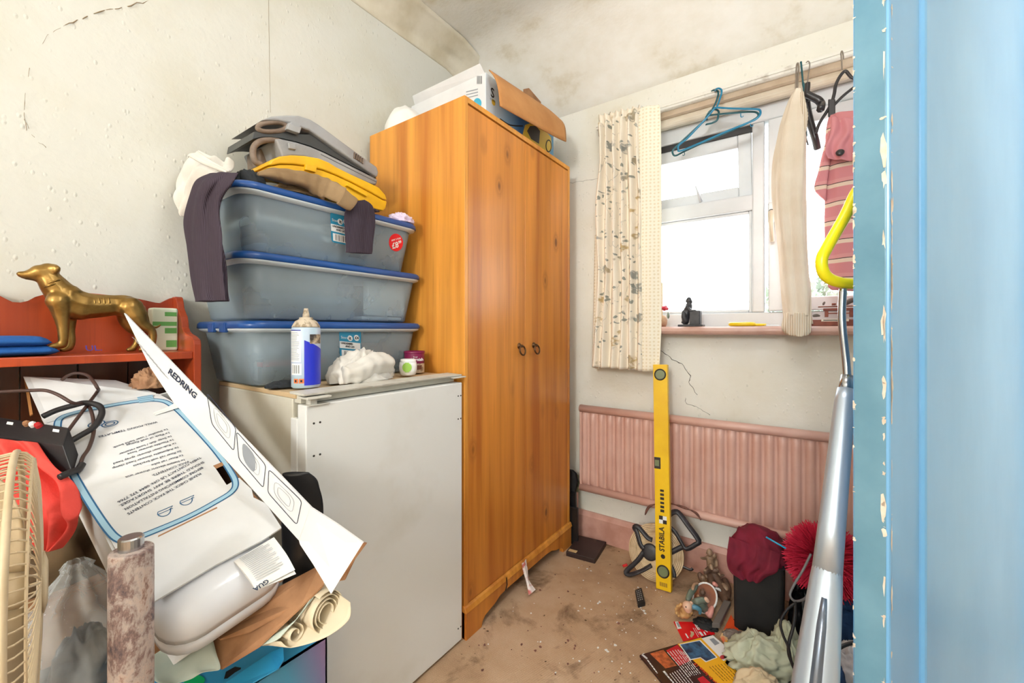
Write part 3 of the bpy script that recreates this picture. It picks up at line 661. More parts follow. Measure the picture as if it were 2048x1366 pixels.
n = N('dotted_lining').set(.9, 0, .1); v = n.co((1, 0, 1)); n.color(n.ramp(n.voro(v, 62, rnd=.15), [(.22, C(226, 214, 184)), (.34, C(240, 233, 214))]))
CY = YB - .114
cu = thing('curtain', 'cream curtain with faded floral print, pleated at the top', 'curtain', (ony(1255, 740, CY).x, CY, .9))
def cedge(pts, y=CY): return [ony(px, py, y) for px, py in pts]
Lp = cedge([(1197, 233), (1200, 270), (1201, 330), (1197, 400), (1196, 480), (1197, 560), (1192, 650), (1187, 733)]); Rp = cedge([(1283, 214), (1281, 250), (1283, 330), (1285, 400), (1286, 480), (1287, 560), (1288, 650), (1288, 741)])
rows = list(zip(Lp, Rp)); bm = NB()
def cur(u, v):
    L, R = rows_at(rows, v); k = 7.5; w_ = u + .035 * nz(u * 4, v * 3, 2) * min(1, v * 5)
    pl = abs(math.sin(math.pi * k * w_)) ** .7 if v < .08 else math.sin(2 * math.pi * (k - 2) * w_ + .8 * nz(v * 2, 4)) * .5 + .5
    am = .036 if v > .08 else .018; d = am * pl + .010 * nz(u * 9, v * 6, 1)
    p = L.lerp(R, u); return p + V((.003 * nz(u * 14, v * 9, 5), -d, .004 * math.sin(2 * math.pi * k * w_) * (1 if v < .02 else 0)))
grid(bm, cur, 120, 70); obj('floral_front', bm, 'floral_cotton', cu, smooth=True, solid=.0015)
Lp = cedge([(1279, 217), (1277, 260), (1279, 330), (1281, 480), (1283, 650), (1285, 743)], CY - .022); Rp = cedge([(1317, 208), (1320, 225), (1322, 330), (1322, 480), (1322, 650), (1318, 741)], CY - .012)
rows2 = list(zip(Lp, Rp)); bm = NB()
grid(bm, lambda u, v: rows_at(rows2, v)[0].lerp(rows_at(rows2, v)[1], u) + V((0, -.007 * math.sin(u * 5 + .7 * nz(v * 3, 2)) + .004 * nz(u * 3, v * 5), 0)), 24, 40); obj('turned_lining', bm, 'dotted_lining', cu, smooth=True, solid=.0015)
Lp = cedge([(1190, 470), (1187, 600), (1184, 735)], CY + .02); Rp = cedge([(1204, 470), (1202, 600), (1198, 738)], CY + .012); rows3 = list(zip(Lp, Rp)); bm = NB()
grid(bm, lambda u, v: rows_at(rows3, v)[0].lerp(rows_at(rows3, v)[1], u), 6, 20); obj('side_hem', bm, 'dotted_lining', cu, smooth=True, solid=.0015)
bm = NB(); bx(bm, (Rp[0].x + .02, CY, 2.135), (rows[0][1].x, CY + .05, 2.150)); obj('heading_tape', bm, 'rail_white', cu)
# ------------------------------------------------------------------ materials for the clutter
mat('gold_leaf', C(158, 126, 70), .36, .85, c2=C(128, 98, 48), scale=26, bump=.12, bs=160)
pine('red_stained_pine', C(176, 72, 36), C(150, 54, 26), C(110, 38, 18))
pine('dark_stained_boards', C(78, 44, 26), C(58, 32, 20), C(40, 22, 14))
mat('royal_blue_cloth', C(26, 92, 168), .85, bump=.4, bs=300)
mat('mint_wrap', C(226, 236, 214), .5); mat('leaf_green_print', C(104, 176, 92), .5)
mat('white_card', C(228, 229, 230), .6, c2=C(216, 218, 220), scale=5, bump=.08, bs=18)
mat('brown_card', C(176, 130, 92), .85, c2=C(150, 106, 72), scale=14, bump=.15, bs=60)
mat('kraft_card', C(200, 142, 84), .75, c2=C(186, 126, 68), scale=7)
mat('hose_blue', C(34, 96, 142), .6); mat('hose_pale', C(160, 200, 222), .6); mat('print_grey', C(150, 156, 164), .6); mat('print_navy', C(34, 46, 70), .6)
mat('gloss_white', C(222, 226, 234), .16); mat('newsprint', C(232, 231, 228), .7)
mat('wallpaper_back', C(206, 214, 200), .7, c2=C(190, 204, 192), scale=9); mat('wallpaper_inner', C(222, 208, 180), .7)
mat('coral_cloth', C(226, 76, 66), .85, bump=.25, bs=260)
mat('cream_wire', C(206, 186, 152), .4); mat('cream_plastic', C(208, 190, 158), .45, c2=C(180, 158, 122), scale=9)
n = N('mottled_paper').set(.55, 0, .4); v = n.co((1, 1, .6)); c = n.ramp(n.noise(v, 26, 8, .75, .3), [(.36, C(78, 72, 80)), (.45, C(138, 114, 108)), (.51, C(178, 166, 160)), (.57, C(194, 176, 166)), (.63, C(150, 120, 108)), (.70, C(104, 92, 94))]); n.color(c); n.bump(n.noise(v, 90, 3), .3)
mat('steel', C(176, 178, 182), .25, 1.0)
mat('rubber_black', C(34, 32, 34), .5); mat('brown_flex', C(74, 52, 46), .5)
mat('terminal_red', C(190, 40, 44), .4)
n = N('clear_film'); n.set(.08, 0, .6).color(C(225, 228, 228)); tr = n.add('ShaderNodeBsdfTransparent'); tr.inputs[0].default_value = (.92, .94, .94, 1); mx = n.add('ShaderNodeMixShader'); lw = n.add('ShaderNodeLayerWeight'); lw.inputs[0].default_value = .3
mm = n.math('MULTIPLY_ADD', lw.outputs['Facing'], .35); n.t.nodes[-1].inputs[2].default_value = .20; n.bump(n.noise(n.co(), 55, 3), .7, .006)
n.ln(mm, mx.inputs[0]); n.ln(tr.outputs[0], mx.inputs[1]); n.ln(n.b.outputs[0], mx.inputs[2]); n.ln(mx.outputs[0], n.out.inputs[0])
n = N('blue_print').set(.3, 0, .5); v = n.co(); n.color(n.ramp(n.noise(v, 5, 3, .5, .4), [(.30, C(24, 96, 176)), (.48, C(52, 160, 214)), (.62, C(70, 172, 216)), (.75, C(120, 186, 214))]))
n = N('night_print').set(.3, 0, .5); v = n.co((1, 1, 1)); s_ = n.sep(n.co((0, 5.5, 2.4), (0, -.4, -.7))); 
n.color(n.ramp(n.math('ADD', s_[1], n.math('MULTIPLY', s_[2], .6)), [(.0, C(74, 150, 186)), (.35, C(126, 120, 160)), (.55, C(150, 116, 150)), (.72, C(24, 40, 110)), (1, C(20, 34, 84))]))
mat('emerald_print', C(18, 200, 120), .4)
mat('stone_cloth', C(120, 98, 70), .9, c2=C(98, 80, 58), scale=12)
mat('khaki_cloth', C(152, 126, 92), .9, c2=C(134, 108, 76), scale=9, bump=.2, bs=300)
mat('white_cloth', C(222, 219, 212), .9, c2=C(208, 203, 194), scale=7, bump=.2, bs=240)
mat('black_cloth', C(40, 44, 48), .85); mat('lilac_cloth', C(222, 206, 228), .9)
n = N('pinstripe').set(.9, 0, .1); wv = n.add('ShaderNodeTexWave', wave_type='BANDS', bands_direction='DIAGONAL'); n.ln(n.co((1, 1, .08)), wv.inputs[0]); wv.inputs['Scale'].default_value = 120; wv.inputs['Distortion'].default_value = 2.5; n.color(n.ramp(wv.outputs['Fac'], [(.35, C(58, 50, 58)), (.7, C(76, 67, 78))]))
mat('case_yellow', C(240, 186, 22), .38, c2=C(218, 156, 16), scale=7, lo=.45, hi=.75)
mat('case_grey', C(164, 166, 168), .45, c2=C(142, 142, 142), scale=8); mat('case_grimy', C(140, 124, 110), .6, c2=C(112, 94, 80), scale=20)
mat('case_dark', C(66, 68, 68), .4)
mat('can_blue', C(40, 52, 196), .3); mat('can_pale', C(188, 200, 224), .3, c2=C(176, 204, 216), scale=14); mat('can_cream', C(206, 192, 170), .5, c2=C(150, 134, 110), scale=60, lo=.5, hi=.6)
mat('hazard_orange', C(226, 120, 60), .5); mat('freshener_white', C(240, 241, 238), .25); mat('freshener_green', C(164, 214, 92), .4)
mat('varnish_plum', C(128, 26, 74), .35); mat('varnish_brown', C(112, 66, 50), .5)

# ------------------------------------------------------------------ wooden wall shelf
sh = thing('wall_shelf', 'red stained wooden shelf with scalloped back against the wall', 'shelf', (-1.49, .12, .55))
SY0, SY1, SXF = -.28, .452, -1.40
zsh = 1.040
top = []
def backz(y):                                             # scalloped top edge, mirrored about the notch at y=.105
    d = abs(y - onx(36, 610, -1.56).y)
    k = [(0, 1.166), (.012, 1.168), (.03, 1.184), (.06, 1.196), (.10, 1.2), (.16, 1.196), (.22, 1.19), (.27, 1.178), (.3, 1.198), (.36, 1.2), (.6, 1.2)]
    for (a, z0), (b, z1) in zip(k, k[1:]):
        if a <= d <= b: return z0 + (z1 - z0) * (d - a) / (b - a)
    return 1.19
ys = [SY0 + (SY1 - SY0) * i / 60 for i in range(61)]
bm = NB(); prism(bm, [V((-1.574, y, backz(y))) for y in ys] + [V((-1.574, SY1, zsh - .01)), V((-1.574, SY0, zsh - .01))], (.014, 0, 0)); obj('back_board', bm, 'red_stained_pine', sh)
for k in range(7):
    y0 = SY0 + .02 + k * (SY1 - SY0 - .04) / 7; bm = NB(); bx(bm, (-1.574, y0, .56), (-1.562, y0 + (SY1 - SY0 - .04) / 7 - .003, zsh - .012)); obj('board', bm, 'dark_stained_boards', sh)
bm = NB(); bx(bm, (-1.56, SY0, zsh - .02), (SXF, SY1 - .018, zsh)); obj('shelf_board', bm, 'red_stained_pine', sh, bevel=.002)
for yy in (SY0 - .018, SY1 - .018):
    P = [(-1.574, .56), (-1.574, 1.2), (-1.545, 1.2), (-1.538, 1.196), (-1.532, 1.185), (-1.525, 1.165), (-1.51, 1.15), (-1.498, 1.14), (-1.492, 1.125), (-1.488, 1.108), (-1.475, 1.095), (-1.455, 1.088), (-1.425, 1.082), (SXF + .002, 1.072), (SXF + .006, 1.06), (SXF + .006, .56)]
    bm = NB(); prism(bm, [V((x, yy, z)) for x, z in P], (0, .018, 0)); obj('end_panel', bm, 'red_stained_pine', sh, bevel=.002)
mat('felt_blue', C(52, 56, 160), .7)
text('scribble', 'UL.', 'felt_blue', onx(180, 704, SXF - .0) + V((.0, 0, .001)) + V((-.05, 0, 0)), (0, 1, 0), (-.5, 0, .8), .022, sh)

# gold greyhound
cA = crop(0, 480, 3.2533); DX = -1.468
def dg(x, y, dx=0.0): px, py = cA(x, y); return onx(px, py, DX + dx)
dog = thing('greyhound_statue', 'gold painted greyhound statue standing on the wooden shelf', 'statue', (DX, dg(650, 720).y, zsh))
s = 1 / 3.2533 * (1.19 / 832)                              # metres per crop pixel at this depth
bm = NB(); K = lambda *l: [(dg(x, y, dx), r * s) for x, y, r, dx in l]
A_, B_ = .020, -.016
caps(bm, [K((390, 330, 62, 0), (440, 390, 78, 0), (540, 425, 78, 0), (640, 430, 70, 0), (740, 425, 62, 0), (820, 430, 66, 0), (870, 460, 60, 0)),
          K((440, 370, 70, .002), (430, 420, 62, .004), (520, 450, 62, .006)),
          K((310, 235, 46, 0), (345, 285, 58, 0), (390, 340, 66, 0)),
          K((300, 215, 44, 0), (255, 213, 42, 0), (215, 222, 32, 0), (170, 226, 22, 0), (132, 222, 15, 0)), K((250, 240, 28, 0), (180, 240, 16, 0), (140, 235, 11, 0)),
          K((318, 200, 42, 0), (345, 190, 30, .008)), K((352, 178, 14, .016), (372, 185, 16, .02), (362, 205, 12, .02)), K((340, 178, 13, -.014), (360, 185, 14, -.018)),
          K((380, 400, 52, A_), (395, 470, 38, A_), (408, 560, 25, A_), (412, 640, 21, A_), (408, 675, 20, A_)), K((405, 682, 20, A_), (360, 690, 17, A_), (330, 692, 14, A_ + .002)),
          K((420, 420, 48, B_), (450, 500, 32, B_), (455, 590, 22, B_), (462, 660, 20, B_), (455, 690, 19, B_)), K((452, 700, 19, B_), (425, 712, 16, B_), (405, 716, 13, B_)),
          K((850, 440, 64, .014), (890, 500, 52, A_), (930, 550, 34, A_), (985, 590, 24, A_), (995, 650, 19, A_), (975, 700, 20, A_)), K((970, 705, 18, A_), (920, 712, 16, A_)),
          K((830, 450, 60, -.012), (830, 520, 46, B_), (850, 570, 30, B_), (895, 610, 22, B_), (890, 670, 18, B_), (870, 700, 18, B_)), K((868, 708, 17, B_), (838, 714, 14, B_)),
          K((925, 440, 18, 0), (950, 490, 12, .004), (965, 540, 10, .006), (990, 565, 9, .008), (1020, 568, 8, .008), (1042, 555, 7, .008))])
db = obj('body', bm, 'gold_leaf', dog, remesh=.0028)
bm = NB()
for k, (x0, y0) in enumerate(((300, 300), (296, 285))): tube(bm, spline([dg(270 + k * 4, 318 - k * 22, 0), dg(310 + k * 8, 300 - k * 22, .021), dg(370 + k * 6, 282 - k * 20, .022), dg(420, 272 - k * 16, .006)], 5), .0026, 6)
obj('collar', bm, 'gold_leaf', dog, smooth=True, kind='stuff')
for i in range(6):
    bm = NB(); x = 540 + i * 33; tube(bm, spline([dg(x, 372, .022), dg(x + 16 - 2 * i, 410, .0295 - .0008 * i), dg(x + 8, 450, .026 - .0008 * i)], 5), [.0012 + .0016 * math.sin(math.pi * k / 10) for k in range(11)], 6); obj('rib', bm, 'gold_leaf', dog, smooth=True)
# other things on the shelf
bm = NB(); a = onx(0, 690, -1.47); b = onx(118, 697, -1.46)
for k, (dz, sx) in enumerate(((0, 0), (.021, -.012))):
    loft(bm, [(V((-1.53, a.y - .10, zsh + .010 + dz)), V((-1.53, a.y - .10, zsh + .012 + dz)), V((.002, 0, 0))), (V((-1.48, a.y - .08, zsh + dz + .0)), V((-1.48, a.y - .08, zsh + dz + .024)), V((.05, 0, 0))), (V((-1.475, a.y + .05 + sx, zsh + dz)), V((-1.475, a.y + .05 + sx, zsh + dz + .0255)), V((.05, 0, 0))), (V((-1.47, b.y - .012 + sx, zsh + dz + .002)), V((-1.47, b.y - .012 + sx, zsh + dz + .021)), V((.04, 0, 0))), (V((-1.47, b.y + sx, zsh + dz + .008)), V((-1.47, b.y + sx, zsh + dz + .011)), V((.02, 0, 0)))], 20, 24, .03, 4, k)
obj('folded_blue_cloth', bm, 'royal_blue_cloth', smooth=True, label='bright blue cloth folded double on the wooden shelf', cat='cloth')
pk = thing('wipes_packet', 'white and green printed packet standing at the shelf end', 'packet', onx(325, 704, -1.53))
a = onx(299, 625, -1.535); b = onx(352, 705, -1.535); hz = zsh + .124
bm = NB(); bx(bm, (-1.555, a.y, zsh), (-1.515, b.y, hz)); obj('packet_body', bm, 'mint_wrap', pk, bevel=.006, seg=3)
for z0, z1, f in ((.01, .03, .5), (.05, .066, .45), (.072, .084, 0.0), (.1, .112, .45)):
    bm = NB(); y0 = a.y + (b.y - a.y) * (f + .03); poly(bm, [(-1.5146, y0, zsh + z0), (-1.5146, b.y - .004, zsh + z0), (-1.5146, b.y - .004, zsh + z1), (-1.5146, y0, zsh + z1)]); obj('green_band', bm, 'leaf_green_print', pk)

# ------------------------------------------------------------------ shower kit carton, tilted on the pile
e1 = V((0, .98172, .19033)); e2 = V((-.89215, -.08598, .44347)); e2 = (e2 - e1 * e1.dot(e2)).normalized(); en = e1.cross(e2); en = en if en.z > 0 else -en
BR = at(563, 1055, .86); CWd, CLn, CHt = .222, .57, .15
cq = lambda u, v, h=0.0: BR + e1 * u + e2 * v + en * h
pp = lambda px, py: onp(px, py, BR, en)
ct = thing('shower_carton', 'torn white shower kit carton lying tilted with its flap open', 'carton', cq(-.1, .25, -CHt))
cB = crop(0, 740, 2.181); cC = crop(300, 800, 2.413)
# top panel outline with torn right edge and slot
rim = [cq(-.218, -.004), cq(-.12, .0), cq(-.04, -.004), cq(0, 0), cq(.004, .05), pp(*cC(560, 500)), pp(*cC(500, 470)), pp(*cC(490, 430)), pp(*cC(430, 375)), pp(*cC(370, 410)), pp(*cC(310, 320)), pp(*cC(390, 290)), pp(*cC(360, 250)), pp(*cC(215, 80)), pp(340, 800), pp(318, 788), cq(-.03, .56), cq(-.23, .575), cq(-.226, .3)]
bm = NB(); prism(bm, [p - en * .004 for p in rim], en * .004); panel = obj('top_panel', bm, 'white_card', ct)
bm = NB()
for a, b, t in (((-.226, 0), (-.226, CLn), 0), ): obx(bm, cq(a[0], .02, -CHt), e1 * .004, e2 * (CLn - .03), en * (CHt - .004))
obj('side_wall', bm, 'white_card', ct)
bm = NB(); obx(bm, cq(-.002, .06, -CHt), e1 * .004, e2 * (CLn - .07), en * (CHt - .006)); obj('side_wall', bm, 'brown_card', ct)
bm = NB(); obx(bm, cq(-.226, .0, -CHt), e1 * .228, e2 * CLn, en * .004); obj('base_panel', bm, 'brown_card', ct)
bm = NB(); obx(bm, cq(-.226, CLn - .02, -CHt), e1 * .228, e2 * .004, en * CHt); obj('end_wall', bm, 'white_card', ct)
# tall end flap at the back
a, b, c_, d_ = cq(-.23, .572), cq(-.03, .558), onx(232, 762, -1.46), onx(47, 755, -1.46)
bm = NB(); prism(bm, [a, b, c_, d_], (-.004, 0, .002)); obj('end_flap', bm, 'white_card', ct)
bm = NB(); prism(bm, [pp(48, 757), pp(60, 833) , pp(66, 830), pp(54, 757)], en * .003); obj('torn_edge', bm, 'kraft_card', ct)
bm = NB(); prism(bm, [pp(*cC(38, 662)) , pp(*cC(325, 522)), pp(*cC(322, 517)), pp(*cC(40, 655))], en * .0006); obj('slot', bm, 'brown_card', ct)
bm = NB(); prism(bm, [pp(*cC(305, 318)), pp(*cC(385, 285)), pp(*cC(392, 300)), pp(*cC(320, 332))], en * .0008); obj('tear', bm, 'brown_card', ct)
# long side flap printed with the maker's name
Cn, Bf = cq(.016, -.06), cq(.012, .545)
def onflap(px, py, through): return onp(px, py, through, e2)
Dn = onflap(621, 1015, Cn); tipd = (Dn - Cn); Af = Bf + tipd
Dn = at(621, 1015, .83); tipd = at(247, 626, .99) - Dn; fl_n = (Dn - at(598, 1082, .835)).cross(tipd).normalized(); Cn = at(598, 1082, .835)
if fl_n.dot(EYEV - Cn) < 0: fl_n = -fl_n
A2 = onp(247, 626, Cn, fl_n); B2 = onp(300, 735, Cn, fl_n); B3 = onp(345, 803, Cn, fl_n); Cn2 = onp(598, 1082, Cn, fl_n); Dn2 = onp(621, 1015, Cn, fl_n)
bm = NB(); prism(bm, [A2, B2, B3, Cn2, Dn2], -fl_n * .005); fp = obj('side_flap', bm, 'white_card', ct, bevel=.001, label='long open flap with printed diagrams')
pf = lambda px, py: onp(px, py, Cn, fl_n) + fl_n * .0007
fx = (Dn2 - A2).normalized(); fy = fl_n.cross(fx); fy = fy if fy.z > 0 else -fy
text('print', 'REDRING', 'print_navy', pf(336, 745), pf(390, 797) - pf(336, 745), (pf(390, 797) - pf(336, 745)).cross(fl_n) * -1, .018, fp, bold=.0006, lift=.0003, fit=(pf(390, 797) - pf(336, 745)).length)
def line_patch(pts, wd, m, par, nn, closed=False, nm='printed_line'):
    bm = NB(); ribbon(bm, pts, wd, nn, closed); return obj(nm, bm, m, par)
for q4 in ([(414, 785), (472, 855), (468, 902), (424, 848)], [(473, 862), (532, 930), (527, 976), (478, 918)], [(538, 938), (604, 1002), (594, 1050), (536, 985)]):
    P4 = [pf(x, y) for x, y in rpoly(q4, .12)]; line_patch(P4, .0016, 'print_navy', fp, fl_n, True)
    c0 = [sum(x for x, y in q4) / 4, sum(y for x, y in q4) / 4]
    for sc in (.62, .4): line_patch([pf(c0[0] + (x - c0[0]) * sc, c0[1] + (y - c0[1]) * sc) for x, y in rpoly(q4, .35)], .0008, 'print_grey', fp, fl_n, True)
bm = NB(); q4 = [(484, 880), (512, 912), (510, 950), (486, 920)]; poly(bm, [pf(x, y) - fl_n * .0003 for x, y in rpoly(q4, .4)]); obj('printed_shape', bm, 'print_grey', fp)
bm = NB()
for k in range(9):
    t = k / 9; x0, y0 = 268 + 62 * t, 670 + 74 * t
    ribbon(bm, [pf(x0 - 3, y0 + 4), pf(x0 + 10 + 5 * t, y0 + 15 + 8 * t)], .0011, fl_n)
obj('fine_print', bm, 'print_grey', fp, kind='stuff')
# near end flap, bent outwards
E1, F1 = at(726, 1086, .80), at(662, 1188, .79)
bm = NB(); prism(bm, [Dn2, Dn2.lerp(E1, .5) + V((0, 0, .002)), E1, E1.lerp(F1, .75), F1.lerp(E1, .1) , F1, Cn2.lerp(F1, .45), Cn2 + V((.004, 0, -.006)), Cn2], -fl_n * .004); ef = obj('end_flap', bm, 'white_card', ct, label='white end flap bent outwards')
bm = NB(); G1 = at(690, 1160, .80); prism(bm, [E1, E1 + V((.002, .006, -.004)), at(706, 1120, .806), G1, F1.lerp(E1, .25)], V((-.003, .004, 0))); obj('torn_ply', bm, 'brown_card', ct)
# printed shower hose outline and texts on the top panel
hp = [(121, 837), (150, 826), (200, 815), (272, 803), (318, 801), (345, 812), (380, 845), (430, 900), (462, 945), (471, 968), (462, 985), (430, 1005), (380, 1032), (320, 1058), (262, 1080), (240, 1080), (215, 1058), (170, 990), (135, 925), (120, 880), (115, 855)]
H3 = spline([pp(x, y) + en * .0006 for x, y in hp], 6, True)
line_patch(H3, .013, 'hose_blue', panel, en, True); line_patch([p + en * .0003 for p in H3], .008, 'hose_pale', panel, en, True)
bm = NB(); poly(bm, [pp(x, y) + en * .0011 for x, y in ((274, 795), (305, 790), (309, 802), (279, 807))]); obj('printed_coupling', bm, 'hose_pale', panel)
for k in range(4): line_patch([pp(275 + k * 1.3, 796 + k * 3.4) + en * .0014, pp(306 + k * 1, 791 + k * 3.4) + en * .0014], .0013, 'hose_blue', panel, en)
tl = lambda px, py: pp(px, py) + en * .0004
def panel_text(s_, p0, p1, sz):
    a, b = tl(*p0), tl(*p1); d = (b - a); L_ = d.length; text('print', s_, 'print_navy', a, d, d.cross(en) * -1 if (d.cross(en)).dot(e2) > 0 else d.cross(en), sz, panel, bold=.0001, fit=L_)
for s_, p0, p1 in (('PLEASE CHECK THE PACK CONTENTS', (408, 942), (254, 1027)), ('BEFORE COMMENCING INSTALLATION.', (412, 930), (246, 1019)), ('SHOULD THERE BE ANY SHORTAGES.', (414, 919), (238, 1011)), ('THEN CONTACT US ON: 0844 372 7766', (408, 910), (234, 1004)), ('PACK CONTENTS:', (376, 922), (304, 950))):
    panel_text(s_, (p0[0] - (8 if s_[0] != 'P' or s_[1] == 'L' else 0), p0[1] + (4 if s_[1] != 'A' else 0)), p1, .0088)
for k, (s_, p0, p1) in enumerate((('1x Instant electric shower unit', (370, 918), (248, 955)), ('1x Riser rail tube', (366, 909), (300, 931)), ('2x Riser rail wall brackets', (362, 901), (262, 933)), ('1x Adjustable shower head clamp', (357, 893), (222, 937)), ('1x Rub-clean shower spray head', (352, 885), (224, 928)), ('1x Flexible shower hose', (347, 878), (252, 909)), ('1x Soap dish / hose retainer', (343, 871), (235, 909)), ('1x Pack of wall fixings', (339, 864), (250, 891)), ('1x Installer / user hand book', (335, 857), (223, 896)))):
    panel_text(s_, p0, (p1[0] + 4, p1[1] - 2), .0085)
panel_text('WALL FIXING TEMPLATES', (314, 843), (196, 873), .0088)
for cx_, cy_ in ((193, 848), (220, 848)):
    for r_ in (.012, .007): line_patch([pp(cx_, cy_) + en * .0006 - e1 * (r_ * 1.15 * math.cos(t)) + e2 * (r_ * .8 * math.sin(t)) for t in [2 * math.pi * k / 20 for k in range(20)]], .0022, 'hose_blue', panel, en, True)
for cx_, cy_ in ((332, 1025), (376, 1003)):
    c0 = pp(cx_, cy_) + en * .0006; pts = [c0 + e1 * .014 + e2 * .009, c0 - e1 * .010 + e2 * .009] + [c0 - e1 * (.002 + .010 * math.cos(t)) - e2 * (.012 * math.sin(t) - .004) for t in [math.pi * k / 8 for k in range(9)]]
    line_patch(pts, .0018, 'hose_blue', panel, en, True); line_patch([c0 + e1 * .012 + e2 * .003, c0 - e1 * .011 + e2 * .003], .0016, 'hose_blue', panel, en)
bm = NB(); a = pp(310, 832); drape(bm, [(a + en * .002, a + e2 * .012 + en * .002), (a + e1 * .03 + en * .004, a + e1 * .03 + e2 * .014 + en * .006), (a + e1 * .055 + en * .006, a + e1 * .055 + e2 * .02 + en * .012)], 6, 10, .001, 1, 3); obj('peeled_tape', bm, 'white_paper', ct, solid=.0005)

# the shower unit inside, sticking out of the near end
su = thing('shower_unit', 'glossy white rounded electric shower unit sliding out of its carton', 'shower unit', cq(-.11, .02, -CHt + .004))
def rr_ring(hu, hv, r, h, cu_=-.113, cv_=.065):
    return [cq(p.x, p.y, h) for p in ring(cu_, cv_, hu, hv, r, 0, 6)]
bm = NB(); stack_rings(bm, [rr_ring(.098, .125, .05, -.118), rr_ring(.103, .13, .055, -.112), rr_ring(.104, .131, .055, -.078)], top=True); obj('back_case', bm, 'gloss_white', su, smooth=True)
bm = NB(); stack_rings(bm, [rr_ring(.1045, .1315, .055, -.0765), rr_ring(.105, .132, .055, -.06), rr_ring(.100, .127, .055, -.038), rr_ring(.088, .115, .05, -.022), rr_ring(.07, .097, .045, -.014), rr_ring(.04, .06, .03, -.010)]); obj('front_cover', bm, 'gloss_white', su, smooth=True)
bm = NB(); sc0 = cq(-.035, -.068, -.055); lathe(bm, [(.006, 0), (.006, .002)], sc0, -e2 + en * .4, 12); obj('cover_screw', bm, 'steel', su)
# folded guarantee leaflet on the unit
lf = thing('guarantee_leaflet', 'folded printed leaflet tucked between carton and shower unit', 'leaflet', at(520, 1130, .80))
lfp = lambda px, py, h: onp(px, py, BR + en * h, en); la, lb, lc, ld = lfp(468, 1122, -.0065), lfp(548, 1075, -.0065), lfp(590, 1140, -.004), lfp(512, 1180, -.005)
bm = NB(); drape(bm, [(la, lb), (la.lerp(ld, .6) + en * .006, lb.lerp(lc, .6) + en * .006), (ld, lc)], 8, 12, .0007, .5, 2, .2); obj('leaflet_sheet', bm, 'newsprint', lf, solid=.0008)
bm = NB(); drape(bm, [(la - en * .0018, lb - en * .0018), (la.lerp(ld, .6) - en * .0005, lb.lerp(lc, .6) - en * .0005), (ld - en * .0015, lfp(592, 1148, -.009))], 8, 10, .0005, .5, 6, .2); obj('leaflet_sheet', bm, 'newsprint', lf, solid=.0008)
lx = (lb - la).normalized(); ly = (la - ld).normalized(); lnn = lx.cross(ly); lnn = lnn if lnn.z > 0 else -lnn
bm = NB()
for k in range(16):
    t = .05 + .052 * k; a = la.lerp(ld, t) + en * (.0085 * math.sin(t * 3) + .0018); b = lb.lerp(lc, t) + en * (.0085 * math.sin(t * 3) + .0018); ribbon(bm, [a.lerp(b, .1), a.lerp(b, .45), a.lerp(b, .80 - .12 * (k % 3 == 0))], .0012, lnn)
obj('fine_print', bm, 'print_grey', lf, kind='stuff')
a = la.lerp(ld, .92) + en * .004; b = lb.lerp(lc, .92) + en * .004; text('print', 'GUA', 'print_navy', a.lerp(b, .32) + en * .001, -lx, -ly, .012, lf, bold=.0004)

# cardboard, wallpaper rolls and the blue carton under it
bm = NB(); k0 = cq(-.20, -.10, -CHt - .006); prism(bm, [at(372, 1318, .80), at(445, 1335, .775), at(520, 1290, .78), at(600, 1215, .80), at(648, 1168, .83), at(640, 1130, .86), at(430, 1240, .86)], (0, 0, -.004)); obj('cardboard_sheet', bm, 'brown_card', label='brown corrugated cardboard sheet sticking out under the shower unit', cat='cardboard')
bm = NB(); prism(bm, [at(600, 1202, .815), at(596, 1208, .812), at(500, 1262, .80), at(440, 1278, .80), at(430, 1268, .83), at(560, 1195, .85)], (0, 0, -.003)); obj('cardboard_flap', bm, 'brown_card', label='small brown cardboard flap directly below the shower unit', cat='cardboard')
bm = NB(); prism(bm, [at(296, 1205, .86), at(340, 1215, .83), at(402, 1268, .79), at(405, 1290, .785), at(352, 1327, .775), at(300, 1245, .82)], (-.003, -.003, -.002)); lpz = obj('carton_flap', bm, 'white_card', label='greyish white carton flap with a metal clip, left of the shower unit', cat='cardboard')
bm = NB(); obx(bm, at(358, 1300, .776), at(376, 1281, .78) - at(358, 1300, .776), at(366, 1304, .776) - at(358, 1300, .776), V((.002, .002, .004))); obj('metal_clip', bm, 'steel', lpz)
def scroll(bm, c, ax, turns, r0, r1, sq, length, upv, n=90):
    ax = V(ax).normalized(); a = V(upv); a = (a - ax * a.dot(ax)).normalized(); b = ax.cross(a)
    def f(u, v): th = 2 * math.pi * turns * u; r = r0 + (r1 - r0) * u; return V(c) + (b * math.cos(th) + a * math.sin(th) * sq) * r + ax * (length * v)
    grid(bm, f, n, 6)
sdir = e2.lerp(V((-1, -.05, .1)), .7)
wr_ = thing('wallpaper_roll', 'loosely rolled pale wallpaper under the carton beside the freezer', 'wallpaper', at(665, 1235, .83))
c0 = at(655, 1225, .815); bm = NB(); scroll(bm, c0, V((-1, .04, -.12)), 3.4, .012, .034, 1.15, .10, (0, .5, 1), 120); obj('outer_roll', bm, 'wallpaper_inner', wr_, smooth=True, solid=.0008)
bm = NB(); drape(bm, [(at(700, 1205, .82), at(640, 1160, .88)), (at(697, 1240, .81), at(620, 1200, .85)), (at(650, 1275, .79), at(560, 1245, .83)), (at(585, 1294, .785), at(500, 1290, .82)), (at(562, 1282, .79), at(470, 1280, .84))], 10, 26, .001, 1, 4, .3); obj('loose_sheet', bm, 'wallpaper_inner', wr_, smooth=True, solid=.0008)
